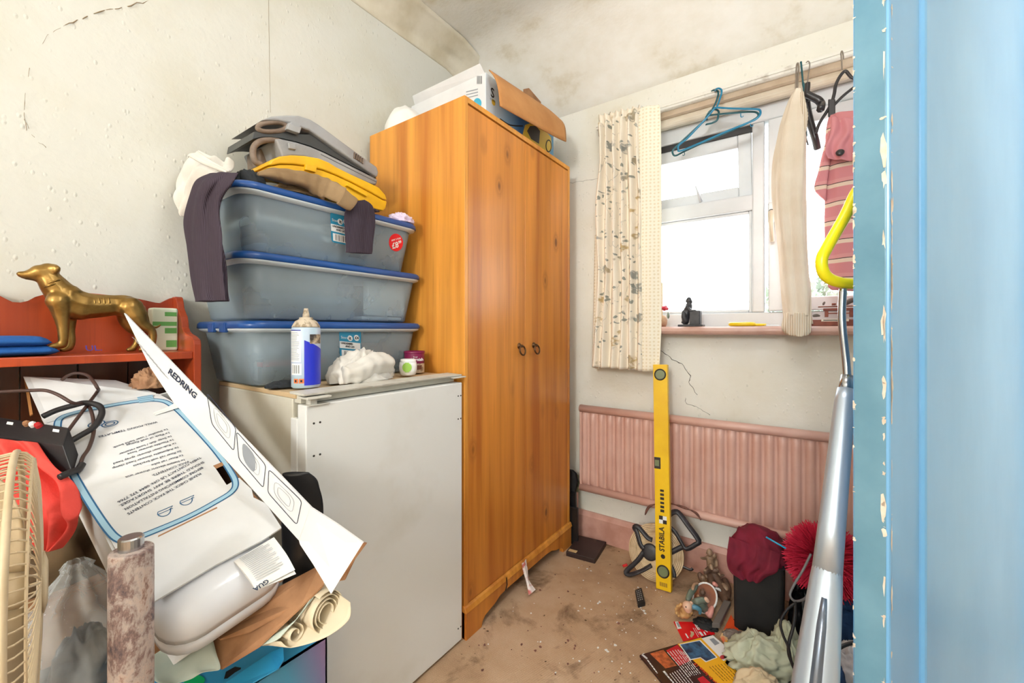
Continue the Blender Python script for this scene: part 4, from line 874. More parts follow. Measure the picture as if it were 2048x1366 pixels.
bm = NB(); scroll(bm, at(592, 1268, .79), V((-1, -.05, -.12)), 1.2, .006, .016, 1.0, .06, (0, .5, 1), 40); obj('inner_curl', bm, 'wallpaper_inner', wr_, smooth=True, solid=.0008)
bm = NB(); drape(bm, [(at(640, 1172, .835), at(610, 1215, .80)), (at(605, 1225, .80), at(560, 1275, .782)), (at(560, 1262, .80), at(520, 1290, .785))], 8, 12, .001, 1, 8); obj('pale_side', bm, 'wallpaper_back', wr_, smooth=True, solid=.0008)
bm = NB(); drape(bm, [(at(300, 1235, .85), at(420, 1262, .82)), (at(300, 1290, .82), at(430, 1300, .79)), (at(305, 1355, .76), at(440, 1332, .772)), (at(330, 1372, .745), at(430, 1340, .765))], 16, 14, .003, 1.3, 5, .4); obj('wallpaper_sheet', bm, 'wallpaper_back', smooth=True, solid=.0008, label='pale green wallpaper sheet hanging down over the blue carton', cat='wallpaper')
bcn = thing('blue_carton', 'large blue printed carton with handle hole standing on the floor', 'carton', (-1.09, .39, 0))
bz = .405; bx1, bx0, by1, by0 = -.888, -1.30, .528, .25
for nm, a, b, m in (('front_panel', (bx1 - .004, by0, 0), (bx1, by1, bz), 'night_print'), ('back_panel', (bx0, by0, 0), (bx0 + .004, by1, bz), 'blue_print'), ('side_panel', (bx0, by0, 0), (bx1, by0 + .004, bz), 'blue_print'), ('side_panel', (bx0, by1 - .004, 0), (bx1, by1, bz), 'blue_print'), ('base_panel', (bx0, by0, 0), (bx1, by1, .004), 'blue_print'), ('top_panel', (bx0, by0, bz - .004), (bx1, by1, bz), 'blue_print')):
    bm = NB(); bx(bm, a, b); obj(nm, bm, m, bcn)
tq = lambda px, py, z=.412: onz(px, py, z)
bm = NB(); prism(bm, [onz(566, 1294, bz + .03), onz(568, 1318, bz + .02), onz(558, 1335, bz + .014), onz(470, 1385, bz + .006), onz(400, 1400, bz + .002), onz(470, 1345, bz + .012), onz(540, 1305, bz + .026)], (0, 0, -.003)); obj('handle_flap', bm, 'blue_print', bcn)
bm = NB(); prism(bm, [V((p.x, p.y, bz + .0012)) for p in [onz(x, y, bz + .001) for x, y in ((448, 1358), (452, 1344), (470, 1334), (482, 1336), (480, 1344), (462, 1356))]], (0, 0, .0006)); obj('handle_hole', bm, 'black_matt', bcn)
bm = NB(); prism(bm, [V((p.x, p.y, bz + .0012)) for p in [onz(388 + 22 * math.cos(t), 1362 + 11 * math.sin(t), bz) for t in [2 * math.pi * k / 18 for k in range(18)]]], (0, 0, .0006)); obj('green_spot', bm, 'emerald_print', bcn)
# ------------------------------------------------------------------ rest of the left-hand pile
bm = NB(); c0 = (-1.14, .15); stack_rings(bm, [[V((p.x + .012 * nz(p.x * 9, p.y * 9, z * 7), p.y + .012 * nz(p.y * 9, z * 8, 3), z)) for p in ring(c0[0], c0[1], hx, hy, .06, z)] for hx, hy, z in ((.15, .07, .001), (.165, .083, .05), (.17, .088, .2), (.168, .086, .34), (.15, .075, .395), (.1, .05, .404))])
obj('holdall', bm, 'black_cloth', smooth=True, label='black soft holdall on the floor under the clear plastic bag', cat='bag')
bm = NB(); bx(bm, (-1.555, -.2, 0), (-1.325, .40, .52)); obj('brown_box', bm, 'brown_card', bevel=.004, label='brown cardboard box against the wall below the wooden shelf', cat='box')
bm = NB(); heap(bm, (-1.45, .14, .52), (.088, .17, .17), 5, .2, 1.8); obj('brown_cloth', bm, 'stone_cloth', smooth=True, label='dull brown cloth heaped on the cardboard box', cat='cloth')
# sealed lead battery with leads
ad = thing('battery_pack', 'black boxy battery pack with cable terminals beside the carton', 'battery', at(60, 900, .93))
bt = [at(-14, 832, .905), at(138, 855, .875), at(126, 891, .835), at(-30, 868, .865)]; dn = V((.03, .01, -.055))
bm = NB(); prism(bm, bt, dn); obj('case', bm, 'rubber_black', ad, bevel=.002)
bt_n = (bt[1] - bt[0]).cross(bt[3] - bt[0]).normalized(); bt_n = bt_n if bt_n.z > 0 else -bt_n
bq = lambda a, b: bt[0].lerp(bt[1], a).lerp(bt[3].lerp(bt[2], a), b) + bt_n * .0005
for a, b in ((.22, .2), (.82, .22)):
    bm = NB(); obx(bm, bq(a, b), (bt[1] - bt[0]) * .08, (bt[3] - bt[0]) * .14, bt_n * .001); obj('white_tag', bm, 'label_white', ad)
for a, m in ((.49, 'brown_card'), (.57, 'label_white'), (.64, 'terminal_red')):
    bm = NB(); lathe(bm, [(.006, 0), (.006, .006), (.004, .010)], bq(a, .2), bt_n, 12); obj('terminal', bm, m, ad)
def cable(name, lb, pts, r, m, h=.012, cat='cable'):
    P = [onx(x, y, k) if k < -1 else pp(x, y) + en * (h + k) for x, y, k in pts]; bm = NB(); tube(bm, spline(P, 8), r, 8); return obj(name, bm, m, smooth=True, label=lb, cat=cat)
cable('brown_cable', 'thin brown cable trailing from the wall across the white carton', [(-30, 787, -1.40), (0, 784, -1.39), (59, 781, -1.38), (91, 781, -1.365), (117, 790, -1.345), (146, 806, -1.33), (176, 825, .012), (187, 844, .008), (189, 874, .002), (180, 903, .0), (168, 922, 0), (163, 936, 0)], .0036, 'brown_flex')
cable('looped_cable', 'thin dark cable looping up over the edge of the white carton', [(124, 760, -1.44), (136, 751, -1.43), (154, 746, -1.42), (177, 752, -1.40), (195, 776, -1.36), (197, 796, .008), (178, 826, .012), (146, 866, .008), (129, 886, .002)], .0035, 'brown_flex')
cable('black_lead', 'thick black lead curling from the battery pack over the carton', [(90, 850, .012), (117, 839, .014), (150, 832, .018), (176, 829, .022), (202, 834, .02), (206, 847, .014), (190, 868, .008), (161, 885, .006), (122, 906, .004)], .0062, 'rubber_black')
cable('taped_cable_end', 'black taped cable end lying at the carton edge', [(166, 937, 0), (158, 948, 0), (148, 956, .006), (136, 966, .012), (124, 974, .014)], .0065, 'rubber_black', .012)
# coral cloth
bm = NB(); drape(bm, [(at(-60, 872, .84), at(70, 885, .835)), (at(-40, 905, .825), at(108, 930, .82)), (at(0, 950, .81), at(140, 965, .81)), (at(40, 1010, .80), at(158, 1015, .79)), (at(72, 1065, .80), at(156, 1042, .79)), (at(76, 1104, .795), at(110, 1100, .79))], 90, 90, .0085, 2.6, 3, 1.1, .6)
obj('coral_cloth', bm, 'coral_cloth', smooth=True, solid=.002, label='coral red cloth draped beside the fan', cat='cloth')
# fan
FC = at(30, 1180, .62); fax = V((.13, .99, 0)).normalized(); FR = .202
fan = thing('pedestal_fan', 'cream wire-guarded pedestal fan', 'fan', (-.985, -.03, 0))
fa = V((0, 0, 1)); fb = fax.cross(fa).normalized()
def guard(sgn, dp):
    bm = NB(); prof = [(1.0, 0), (.985, .35), (.93, .68), (.75, .88), (.5, .97), (.22, 1)]
    for k in range(84):
        th = 2 * math.pi * k / 84; rd = fa * math.cos(th) + fb * math.sin(th)
        tube(bm, [FC + rd * (FR * r) + fax * (sgn * dp * h) for r, h in prof], .0013, 5)
    for r, h in ((.93, .68), (.22, 1)): tube(bm, [FC + (fa * math.cos(t) + fb * math.sin(t)) * (FR * r) + fax * (sgn * dp * h) for t in [2 * math.pi * k / 60 for k in range(60)]], .0018, 6, True)
    return bm
obj('front_guard', guard(1, .026), 'cream_wire', fan, kind='stuff'); obj('rear_guard', guard(-1, .055), 'cream_wire', fan, kind='stuff')
bm = NB(); tube(bm, [FC + (fa * math.cos(t) + fb * math.sin(t)) * FR for t in [2 * math.pi * k / 72 for k in range(72)]], .0042, 8, True); obj('rim_ring', bm, 'cream_plastic', fan, smooth=True)
bm = NB(); lathe(bm, [(.001, .0), (.04, .0), (.045, .004), (.03, .008), (.001, .008)], FC + fax * .025, fax, 24); obj('guard_badge', bm, 'cream_plastic', fan, smooth=True)
bm = NB(); lathe(bm, [(.001, -.13), (.045, -.13), (.055, -.10), (.055, -.06), (.03, -.05), (.03, .0), (.022, .012), (.001, .014)], FC, fax, 24); obj('motor_housing', bm, 'cream_plastic', fan, smooth=True)
for k in range(3):
    th0 = 2 * math.pi * k / 3; bm = NB()
    def bl(u, v): th = th0 + (u - .5) * 1.25 * (.55 + .45 * v); r = .03 + .135 * v; return FC + (fa * math.cos(th) + fb * math.sin(th)) * r + fax * ((u - .5) * .045 - .012)
    grid(bm, bl, 10, 8); obj('blade', bm, 'cream_plastic', fan, smooth=True, solid=.002)
bm = NB(); pb = FC - fax * .08; tube(bm, [(pb.x, pb.y, .02), (pb.x, pb.y, pb.z - .03)], .012, 12); tube(bm, [(pb.x, pb.y, pb.z - .08), (pb.x, pb.y, pb.z)], .02, 12); obj('pole', bm, 'cream_plastic', fan, smooth=True, kind='stuff')
bm = NB(); lathe(bm, [(.001, 0), (.13, 0), (.13, .008), (.06, .02), (.02, .04), (.001, .04)], (pb.x, pb.y - .08, 0), n=32); obj('base', bm, 'cream_plastic', fan, smooth=True)
# mottled pole
pc = at(263, 1090, .64); mp_ = thing('mottled_post', 'mottled brown and grey post with a metal ferrule on top', 'post', (pc.x, pc.y, 0)); zt_ = 1.1 - .64 * (1098 - 660) / 832
bm = NB(); lathe(bm, [(.027, 0), (.027, zt_ - .002), (.0255, zt_)], (pc.x, pc.y, 0), n=28); obj('shaft', bm, 'mottled_paper', mp_, bevel=.001)
bm = NB(); lathe(bm, [(.0155, 0), (.0155, .017), (.0135, .019)], (pc.x - .002, pc.y, zt_), n=24); obj('ferrule', bm, 'steel', mp_, smooth=False)
# clear bag
bg_c = at(165, 1310, .84) + V((.012, 0, 0)); bag = thing('clear_plastic_bag', 'knotted clear plastic bag with dark contents', 'bag', (bg_c.x, bg_c.y, .404))
def bagf(u, v):
    th = 2 * math.pi * u; nk = at(152, 1122, .85)
    if v < .72: ph = v / .72; r = .10 * math.sin(.9 + 1.65 * ph); z = .405 + .165 * ph; c = V((bg_c.x, bg_c.y, 0)).lerp(V((nk.x, nk.y, 0)), ph * .6)
    else: ph = (v - .72) / .28; r = .10 * math.sin(2.55) * (1 - ph) + (.007 if ph < .75 else .016); z = .57 + (nk.z - .57) * ph; c = V((bg_c.x, bg_c.y, 0)).lerp(V((nk.x, nk.y, 0)), .6 + .4 * ph)
    r *= 1 + .13 * math.sin(9 * th + 4 * nz(v * 3, u * 3)) * (.3 + v) + .16 * nz(math.cos(th) * 2, math.sin(th) * 2, v * 5)
    return V((c.x + r * math.cos(th), c.y + r * math.sin(th) * .9, z))
bm = NB(); grid(bm, bagf, 64, 40, True); obj('film', bm, 'clear_film', bag, smooth=True)
mat('slate_stuff', C(58, 60, 64), .7, c2=C(90, 84, 80), scale=16)
bm = NB(); heap(bm, (bg_c.x, bg_c.y, .406), (.052, .048, .095), 8, .2, 1.8); obj('dark_bundle', bm, 'slate_stuff', smooth=True, label='dark grey bundle inside the clear plastic bag', cat='bundle')
# black bag behind the flap
bm = NB(); loft(bm, [(at(578, 944, .905), at(601, 950, .905), V((.012, .02, 0))), (at(578, 970, .91), at(611, 972, .91), V((.016, .03, 0))), (at(585, 1010, .915), at(620, 1015, .915), V((.018, .03, 0))), (at(590, 1120, .915), at(622, 1120, .915), V((.018, .03, 0))), (at(590, 1216, .915), at(622, 1216, .915), V((.018, .03, 0)))], 24, 30, .12, 3, 4); obj('black_bin_bag', bm, 'black_plastic', smooth=True, label='crumpled black plastic bag between the open flap and the freezer', cat='bag')
mat('paper_brown', C(188, 146, 110), .8, c2=C(160, 116, 84), scale=14)
bm = NB(); heap(bm, onp(300, 775, BR - en * .005, en), (.03, .035, .045), 4, .5, 3); obj('packing_paper', bm, 'paper_brown', smooth=True, label='scrunched brown packing paper behind the white carton', cat='paper')

# ------------------------------------------------------------------ on the freezer
FT = FZ + .0055
def arc_patch(bm, c, r, z0, z1, a0, a1, n=14, tz=0):
    c = V(c); pts = lambda a, z: c + V((r * math.cos(a), r * math.sin(a), z))
    for k in range(n):
        a, b = a0 + (a1 - a0) * k / n, a0 + (a1 - a0) * (k + 1) / n; ta, tb = tz * k / n, tz * (k + 1) / n
        poly(bm, [pts(a, z0), pts(b, z0), pts(b, z1 + tb), pts(a, z1 + ta)])
ca = onz(620, 775, FT); cr = .036; ca = V((ca.x - .02, ca.y, FT)); view = math.atan2(-ca.y, -ca.x)
sc = thing('spray_can', 'blue and pale aerosol spray can standing on the freezer corner', 'spray can', ca)
bm = NB(); lathe(bm, [(cr - .003, 0), (cr, .003), (cr, .158), (cr - .001, .16), (cr - .004, .165)], ca, n=36); obj('body', bm, 'can_pale', sc, smooth=True)
bm = NB(); lathe(bm, [(cr - .0005, .162), (cr - .002, .166), (.027, .178), (.017, .184), (.017, .188), (.012, .189), (.001, .189)], ca, n=30); obj('shoulder', bm, 'can_cream', sc, smooth=True)
bm = NB(); lathe(bm, [(.009, .188), (.008, .198), (.0065, .204), (.005, .213), (.001, .213)], ca, n=16); obj('nozzle', bm, 'can_cream', sc, smooth=True)
bm = NB(); arc_patch(bm, ca, cr + .0004, .008, .128, view - .12, view + 1.6, 16, -.03); obj('blue_label', bm, 'can_blue', sc)
bm = NB(); arc_patch(bm, ca, cr + .0004, .07, .152, view - 1.35, view - .35); obj('white_label', bm, 'label_white', sc)
bm = NB(); arc_patch(bm, ca, cr + .0007, .1525, .155, view - 1.35, view - .35); obj('label_stripe', bm, 'felt_blue', sc)
bm = NB(); rr = random.Random(4)
for k in range(22): arc_patch(bm, ca, cr + .0007, .075 + k * .0034, .0764 + k * .0034, view - 1.3, view - .42 - .25 * rr.random(), 6)
obj('fine_print', bm, 'print_grey', sc, kind='stuff')
bm = NB(); arc_patch(bm, ca, cr + .0006, .036, .066, view - 1.2, view - .3); obj('barcode_panel', bm, 'label_white', sc)
bm = NB(); a = view - 1.05
while a < view - .45: ww = rr.choice((.03, .05, .02)); arc_patch(bm, ca, cr + .0009, .04, .062, a, a + ww, 1); a += ww + rr.choice((.03, .06, .1))
obj('barcode', bm, 'ink', sc, kind='stuff')
for k in (0, 1):
    bm = NB(); arc_patch(bm, ca, cr + .0006, .014, .026, view - .9 + k * .42, view - .55 + k * .42, 3); hs = obj('hazard_mark', bm, 'hazard_orange', sc)
    bm = NB(); arc_patch(bm, ca, cr + .0009, .017, .023, view - .8 + k * .42, view - .66 + k * .42, 2); obj('hazard_symbol', bm, 'ink', sc)
mat('house_print', C(196, 178, 150), .4, c2=C(60, 52, 50), scale=40, lo=.45, hi=.6)
bm = NB(); arc_patch(bm, ca, cr + .0005, .118, .143, view + .25, view + 1.3, 8); obj('house_picture', bm, 'house_print', sc)
# white long johns heaped up
wj = thing('white_garment', 'crumpled white knitted garment with ribbed cuff on the freezer', 'garment', (-1.08, .78, FT))
c0 = onz(720, 768, FT); bm = NB(); heap(bm, (-1.115, .775, FT), (.052, .10, .088), 11, .28, 1.7, 72, 34); obj('bundle', bm, 'white_cloth', wj, smooth=True)
bm = NB(); a = onz(668, 772, FT); loft(bm, [(V((-1.075, .69, FT + .002)), V((-1.075, .69, FT + .05)), V((.02, 0, 0))), (V((-1.07, .73, FT + .001)), V((-1.075, .73, FT + .06)), V((.026, 0, 0))), (V((-1.08, .80, FT + .02)), V((-1.085, .80, FT + .085)), V((.03, 0, 0))), (V((-1.09, .86, FT + .02)), V((-1.09, .86, FT + .075)), V((.03, 0, 0)))], 36, 30, .09, 4, 3, wr=.05, wk=5); obj('leg', bm, 'white_cloth', wj, smooth=True)
n = N('ribbed_white').set(.9, 0, .1); n.color(C(224, 220, 214)); wv = n.add('ShaderNodeTexWave', wave_type='BANDS', bands_direction='Z'); n.ln(n.co(), wv.inputs[0]); wv.inputs['Scale'].default_value = 60; n.bump(wv.outputs['Fac'], .6, .002)
bm = NB(); cc = onz(783, 752, FT); lathe(bm, [(.036, 0), (.044, .004), (.046, .02), (.041, .03), (.034, .036)], (cc.x - .03, cc.y - .02, FT), n=30); obj('ribbed_cuff', bm, 'ribbed_white', wj, smooth=True)
# air freshener and varnish tin
ac = onz(822, 751, FT); ac = V((ac.x - .015, ac.y, FT)); af = thing('air_freshener', 'rounded white air freshener with green spot on the freezer', 'air freshener', ac)
bm = NB(); lathe(bm, [(.02, 0), (.026, .004), (.0295, .02), (.030, .032), (.028, .045), (.0262, .0455)], ac, n=30); obj('lower_shell', bm, 'freshener_white', af, smooth=True)
bm = NB(); lathe(bm, [(.026, .0455), (.0265, .047), (.0255, .0548), (.022, .056), (.001, .056)], ac, n=30); obj('cap', bm, 'freshener_white', af, smooth=True)
va = math.atan2(-ac.y, -ac.x); bm = NB()
for k in range(10):
    y0 = -.016 + .0032 * k; hw = math.sqrt(max(0, .016 ** 2 - (y0 + .0016) ** 2)); arc_patch(bm, ac + V((0, 0, .029)), .0304, y0, y0 + .0032, va - .12 - hw / .03, va - .12 + hw / .03, 6)
obj('green_spot', bm, 'freshener_green', af, smooth=True)
bm = NB(); arc_patch(bm, ac, .0302, .037, .042, va - .45, va + .1, 6); obj('logo_band', bm, 'print_navy', af)
vc = V((-1.170, 1.035, FT)); vt = thing('varnish_tin', 'small plum and cream tin of varnish beside the wardrobe', 'tin', vc); vv_ = math.atan2(-vc.y, -vc.x)
bm = NB(); lathe(bm, [(.035, 0), (.036, .002), (.036, .072), (.035, .074)], vc, n=36); obj('tin_body', bm, 'can_cream', vt, smooth=True)
bm = NB(); lathe(bm, [(.0372, .070), (.0378, .072), (.0378, .0765), (.036, .078), (.033, .0755), (.001, .0755)], vc, n=36); obj('lid_rim', bm, 'varnish_plum', vt, smooth=True)
bm = NB(); arc_patch(bm, vc, .0364, .034, .07, vv_ - 1.4, vv_ + 1.4, 24); obj('plum_label', bm, 'varnish_plum', vt)
bm = NB(); arc_patch(bm, vc, .0364, .012, .028, vv_ + .1, vv_ + .8, 8); obj('colour_spot', bm, 'varnish_brown', vt)
tdir = V((-math.sin(vv_ + .25), math.cos(vv_ + .25), 0)); text('print', 'Varnish', 'label_white', vc + V((math.cos(vv_ + .25), math.sin(vv_ + .25), 0)) * .0366 - tdir * .021 + V((0, 0, .044)), tdir, (0, 0, 1), .0145, vt, bold=.0004); text('print', 'Tough', 'label_white', vc + V((math.cos(vv_ + .25), math.sin(vv_ + .25), 0)) * .0366 - tdir * .014 + V((0, 0, .056)), tdir, (0, 0, 1), .0065, vt)
bm = NB(); heap(bm, (-1.168, .568, FT), (.028, .044, .016), 6, .3, 2.2); obj('black_rag', bm, 'black_cloth', smooth=True, label='small black rag on the freezer top behind the spray can', cat='rag')

# ------------------------------------------------------------------ on the storage boxes
LT = 1.312 + BH - .001
cD = crop(480, 215, 5.389)
def sil(pts, x, dx, c=cD): return [onx(*c(*p), x) for p in pts], V((-dx, 0, 0))
def trace(name, pts, x, dx, m, parent, c=cD, bevel=.006, seg=3):
    P, off = sil(pts, x, dx, c); bm = NB(); prism(bm, P, off); return obj(name, bm, m, parent, bevel=bevel, seg=seg)
yc = thing('yellow_tool_case', 'yellow plastic tool case lying on the topmost storage box', 'tool case', (-1.33, .78, LT))
trace('upper_shell', [(300, 620), (340, 562), (430, 525), (560, 512), (700, 520), (850, 545), (960, 590), (1040, 640), (1200, 720), (1400, 812), (1500, 862), (1570, 940), (1588, 1000), (1540, 985), (1400, 905), (1200, 800), (1040, 725), (900, 670), (820, 650), (700, 625), (560, 608), (430, 606), (340, 625)], -1.232, .16, 'case_yellow', yc)
trace('lower_shell', [(300, 640), (340, 632), (430, 614), (560, 616), (700, 633), (820, 660), (900, 680), (1040, 735), (1200, 810), (1400, 915), (1540, 995), (1586, 1010), (1572, 1085), (1545, 1112), (1430, 1090), (1330, 1040), (1200, 945), (1000, 850), (800, 745), (600, 700), (440, 690), (330, 665)], -1.236, .152, 'case_yellow', yc)
trace('latch', [(712, 610), (830, 640), (822, 700), (705, 668)], -1.226, .02, 'case_yellow', yc, bevel=.002)
trace('latch', [(1160, 820), (1380, 940), (1370, 960), (1150, 840)], -1.226, .02, 'case_yellow', yc, bevel=.002)
gc = thing('grey_tool_case', 'grimy grey tool case with its lid gaping open', 'tool case', (-1.41, .75, LT + .06))
trace('lower_shell', [(380, 332), (440, 335), (600, 370), (760, 420), (900, 480), (1100, 580), (1300, 680), (1485, 775), (1475, 835), (1400, 820), (1100, 690), (900, 590), (700, 530), (560, 520), (460, 540), (430, 450)], -1.30, .22, 'case_grey', gc)
trace('upper_shell', [(510, 80), (640, 85), (760, 125), (850, 180), (1000, 290), (1200, 440), (1380, 570), (1480, 640), (1496, 700), (1482, 752), (1400, 700), (1200, 560), (1000, 420), (860, 320), (760, 250), (665, 215), (640, 280), (500, 235), (530, 165), (420, 140), (230, 135), (350, 90)], -1.305, .22, 'case_grey', gc)
trace('dark_interior', [(135, 345), (150, 260), (260, 268), (490, 250), (640, 285), (760, 290), (860, 360), (1000, 460), (1200, 600), (1400, 715), (1478, 762), (1300, 675), (1100, 575), (900, 475), (760, 415), (600, 365), (440, 330), (320, 318), (230, 318)], -1.318, .18, 'case_dark', gc, bevel=.003)
for nm, pts, r in (('lower_handle', [(440, 372), (330, 352), (215, 368), (148, 430), (142, 520), (170, 590), (225, 612)], 25), ('upper_handle', [(495, 200), (440, 165), (330, 162), (230, 180), (190, 225), (260, 258), (400, 256), (475, 235)], 20)):
    bm = NB(); s_ = r / 5.389 * 1.5 / 832; tube(bm, spline([onx(*cD(*p), -1.318) for p in pts], 6, nm[0] == 'u'), s_, 10, closed=nm[0] == 'u', asp=1.3); obj(nm, bm, 'case_grimy', gc, smooth=True)
trace('grip_plate', [(205, 445), (300, 420), (385, 430), (440, 470), (440, 560), (330, 640), (215, 625)], -1.396, .09, 'case_grimy', gc)
trace('hasp', [(520, 372), (600, 388), (608, 455), (530, 440)], -1.292, .02, 'case_grey', gc, bevel=.002)
trace('lid_hasp', [(530, 165), (665, 215), (645, 278), (505, 232)], -1.296, .02, 'case_grey', gc, bevel=.002)
for k in range(5): trace('grip_rib', [(1235 + k * 22, 478 + k * 16), (1243 + k * 22, 484 + k * 16), (1243 + k * 22, 550 + k * 14), (1232 + k * 22, 540 + k * 14)], -1.299, .02, 'case_grimy', gc, bevel=0)
bm = NB(); poly(bm, [onx(*cD(*p), -1.2995) for p in ((870, 500), (1470, 800), (1470, 806), (870, 507))]); obj('seam', bm, 'case_dark', gc)
# clothes
ks = thing('khaki_shirt', 'khaki shirt sleeve with buttoned cuff spilling over the blue lid', 'shirt', (-1.22, .70, LT))
R_ = [((515, 345), (517, 352), -1.205, .006), ((540, 338), (545, 360), -1.205, .026), ((575, 341), (572, 368), -1.205, .028), ((610, 346), (606, 376), -1.20, .028), ((645, 356), (632, 391), -1.19, .026), ((672, 368), (655, 397), -1.168, .020), ((690, 378), (676, 408), -1.146, .015)]
bm = NB(); loft(bm, [(onx(*a, x), onx(*b, x), V((d, 0, 0))) for a, b, x, d in R_], 40, 60, .10, 3, 6, wr=.05, wk=7); obj('sleeve', bm, 'khaki_cloth', ks, smooth=True)
bm = NB(); loft(bm, [(onx(*a, -1.142), onx(*b, -1.142), V((.0125, 0, 0))) for a, b in (((688, 376), (674, 407)), ((700, 386), (684, 414)), ((713, 396), (696, 420)), ((714, 399), (700, 421)))], 32, 14, .03, 3, 2); obj('cuff', bm, 'khaki_cloth', ks, smooth=True)
bm = NB(); heap(bm, (-1.25, .655, LT + .009), (.04, .075, .028), 14, .25, 2.2); obj('shirt_body', bm, 'khaki_cloth', ks, smooth=True)
tp = thing('pinstripe_trousers', 'dark pinstriped trousers hanging over the topmost storage box', 'trousers', (-1.27, .6, LT))
LG = (((424, 348), (472, 346), .428), ((405, 365), (455, 368), .412), ((388, 400), (436, 402), .402), ((377, 445), (434, 450), .40), ((380, 490), (438, 490), .40), ((388, 540), (444, 540), .40), ((396, 585), (449, 585), .40), ((398, 604), (451, 601), .40))
bm = NB(); loft(bm, [(ony(*a, y), ony(*b, y), V((0, .010 if i == 0 else .020, 0))) for i, (a, b, y) in enumerate(LG)], 60, 60, .17, 5, 2); obj('leg', bm, 'pinstripe', tp, smooth=True)
bm = NB(); loft(bm, [(onx(*a, -1.1665), onx(*b, -1.1665), V((.0085, 0, 0))) for a, b in (((700, 404), (728, 400)), ((692, 425), (744, 414)), ((692, 455), (748, 450)), ((693, 485), (746, 482)), ((694, 505), (741, 508)))], 60, 40, .12, 5, 5); obj('leg', bm, 'pinstripe', tp, smooth=True)
zk = LT + .0055; bm = NB(); loft(bm, [(V((-1.30, .436, LT + .008)), V((-1.245, .436, LT + .008)), V((0, .0, .005))), (V((-1.33, .50, zk)), V((-1.25, .50, zk)), V((0, 0, .005))), (V((-1.36, .64, zk)), V((-1.26, .64, zk)), V((0, 0, .005))), (V((-1.34, .78, zk)), V((-1.25, .78, zk)), V((0, 0, .005))), (V((-1.25, .86, zk)), V((-1.20, .80, zk)), V((0, 0, .005))), (V((-1.172, .885, zk)), V((-1.168, .835, zk)), V((0, 0, .005)))], 30, 40, .04, 3, 3); obj('seat', bm, 'pinstripe', tp, smooth=True)
ws = thing('white_shirt', 'crumpled white shirt hanging off the end of the topmost storage box', 'shirt', (-1.42, .45, LT))
bm = NB(); heap(bm, (-1.487, .53, LT), (.064, .062, .085), 17, .38, 2.0, 80, 40); obj('shirt_body', bm, 'white_cloth', ws, smooth=True)
bm = NB(); drape(bm, [(ony(384, 300, .458), ony(468, 325, .50)), (ony(365, 318, .446), ony(462, 342, .462)), (ony(353, 345, .434), ony(432, 358, .446)), (ony(348, 375, .43), ony(412, 378, .441)), (ony(348, 402, .43), ony(402, 402, .441)), (ony(360, 425, .434), ony(390, 428, .441)), (ony(372, 434, .436), ony(382, 436, .441))], 90, 70, .0095, 2.7, 8, 1.0, .6); obj('sleeve', bm, 'white_cloth', ws, smooth=True, solid=.004)
bm = NB(); drape(bm, [(ony(376, 312, .43), ony(395, 302, .44)), (ony(405, 328, .425), ony(425, 322, .435)), (ony(452, 346, .435), ony(458, 340, .445))], 8, 16, .002, 1, 3); obj('collar', bm, 'white_cloth', ws, smooth=True, solid=.003)
bm = NB(); heap(bm, (-1.29, .535, LT + .009), (.035, .042, .048), 21, .25, 2); obj('black_cloth_scrap', bm, 'black_cloth', smooth=True, label='black cloth scrap between the white shirt and the yellow case', cat='cloth')
bm = NB(); a = onx(798, 432, -1.24); heap(bm, (-1.23, 1.02, LT), (.045, .045, .035), 24, .4, 3); obj('lilac_cloth', bm, 'lilac_cloth', smooth=True, label='pale lilac cloth at the wardrobe end of the topmost box', cat='cloth')

# ------------------------------------------------------------------ on the wardrobe
vb = thing('vacuum_carton', 'opened vacuum cleaner carton with brown flap, on top of the wardrobe', 'carton', (-1.28, 1.6, WZ))
kx1, kx0, ky0, ky1, kz = -1.055, -1.50, onx(972, 200, -1.055).y, onx(1107, 280, -1.055).y, WZ + .205
n = N('carton_art').set(.35, 0, .5); s_ = n.sep(n.co()); n.color(n.ramp(n.math('ADD', n.math('MULTIPLY', s_[1], 2.2), .55), [(.0, C(214, 226, 234)), (.22, C(150, 186, 212)), (.45, C(54, 112, 168)), (.8, C(40, 104, 160)), (1, C(96, 160, 200))]))
for nm, a, b, m in (('front_panel', (kx1 - .004, ky0, WZ), (kx1, ky1, kz), 'carton_art'), ('end_panel', (kx0, ky0, WZ), (kx1 - .004, ky0 + .004, kz), 'white_card'), ('end_panel', (kx0, ky1 - .004, WZ), (kx1 - .004, ky1, kz), 'carton_art'), ('back_panel', (kx0, ky0 + .004, WZ), (kx0 + .004, ky1 - .004, kz), 'white_card'), ('base_panel', (kx0 + .004, ky0 + .004, WZ), (kx1 - .004, ky1 - .004, WZ + .004), 'kraft_card')):
    bm = NB(); bx(bm, a, b); o = obj(nm, bm, m, vb, bevel=.001)
    if nm == 'front_panel': fpn = o
    if nm == 'end_panel' and a[1] == ky0: epn = o
fq = lambda px, py: onx(px, py, kx1 + .0008)
text('print', 'S', 'ink', fq(981, 192), (0, 1, 0), (0, 0, 1), .055, fpn, bold=.001); text('print', 'com', 'ink', fq(980, 199), (0, 1, 0), (0, 0, 1), .02, fpn)
mat('print_yellow', C(236, 200, 70), .4); mat('print_sky', C(70, 176, 206), .4)
bm = NB(); poly(bm, [fq(987, 205) + V((0, .012 * math.cos(t), .012 * math.sin(t))) for t in [2 * math.pi * k / 18 for k in range(18)]]); obj('yellow_spot', bm, 'print_yellow', fpn)
bm = NB(); poly(bm, [fq(x, y) for x, y in ((1045, 270), (1050, 250), (1062, 246), (1080, 252), (1092, 262), (1102, 275), (1104, 296), (1098, 308), (1080, 298), (1060, 285))]); obj('vacuum_picture', bm, 'print_yellow', fpn)
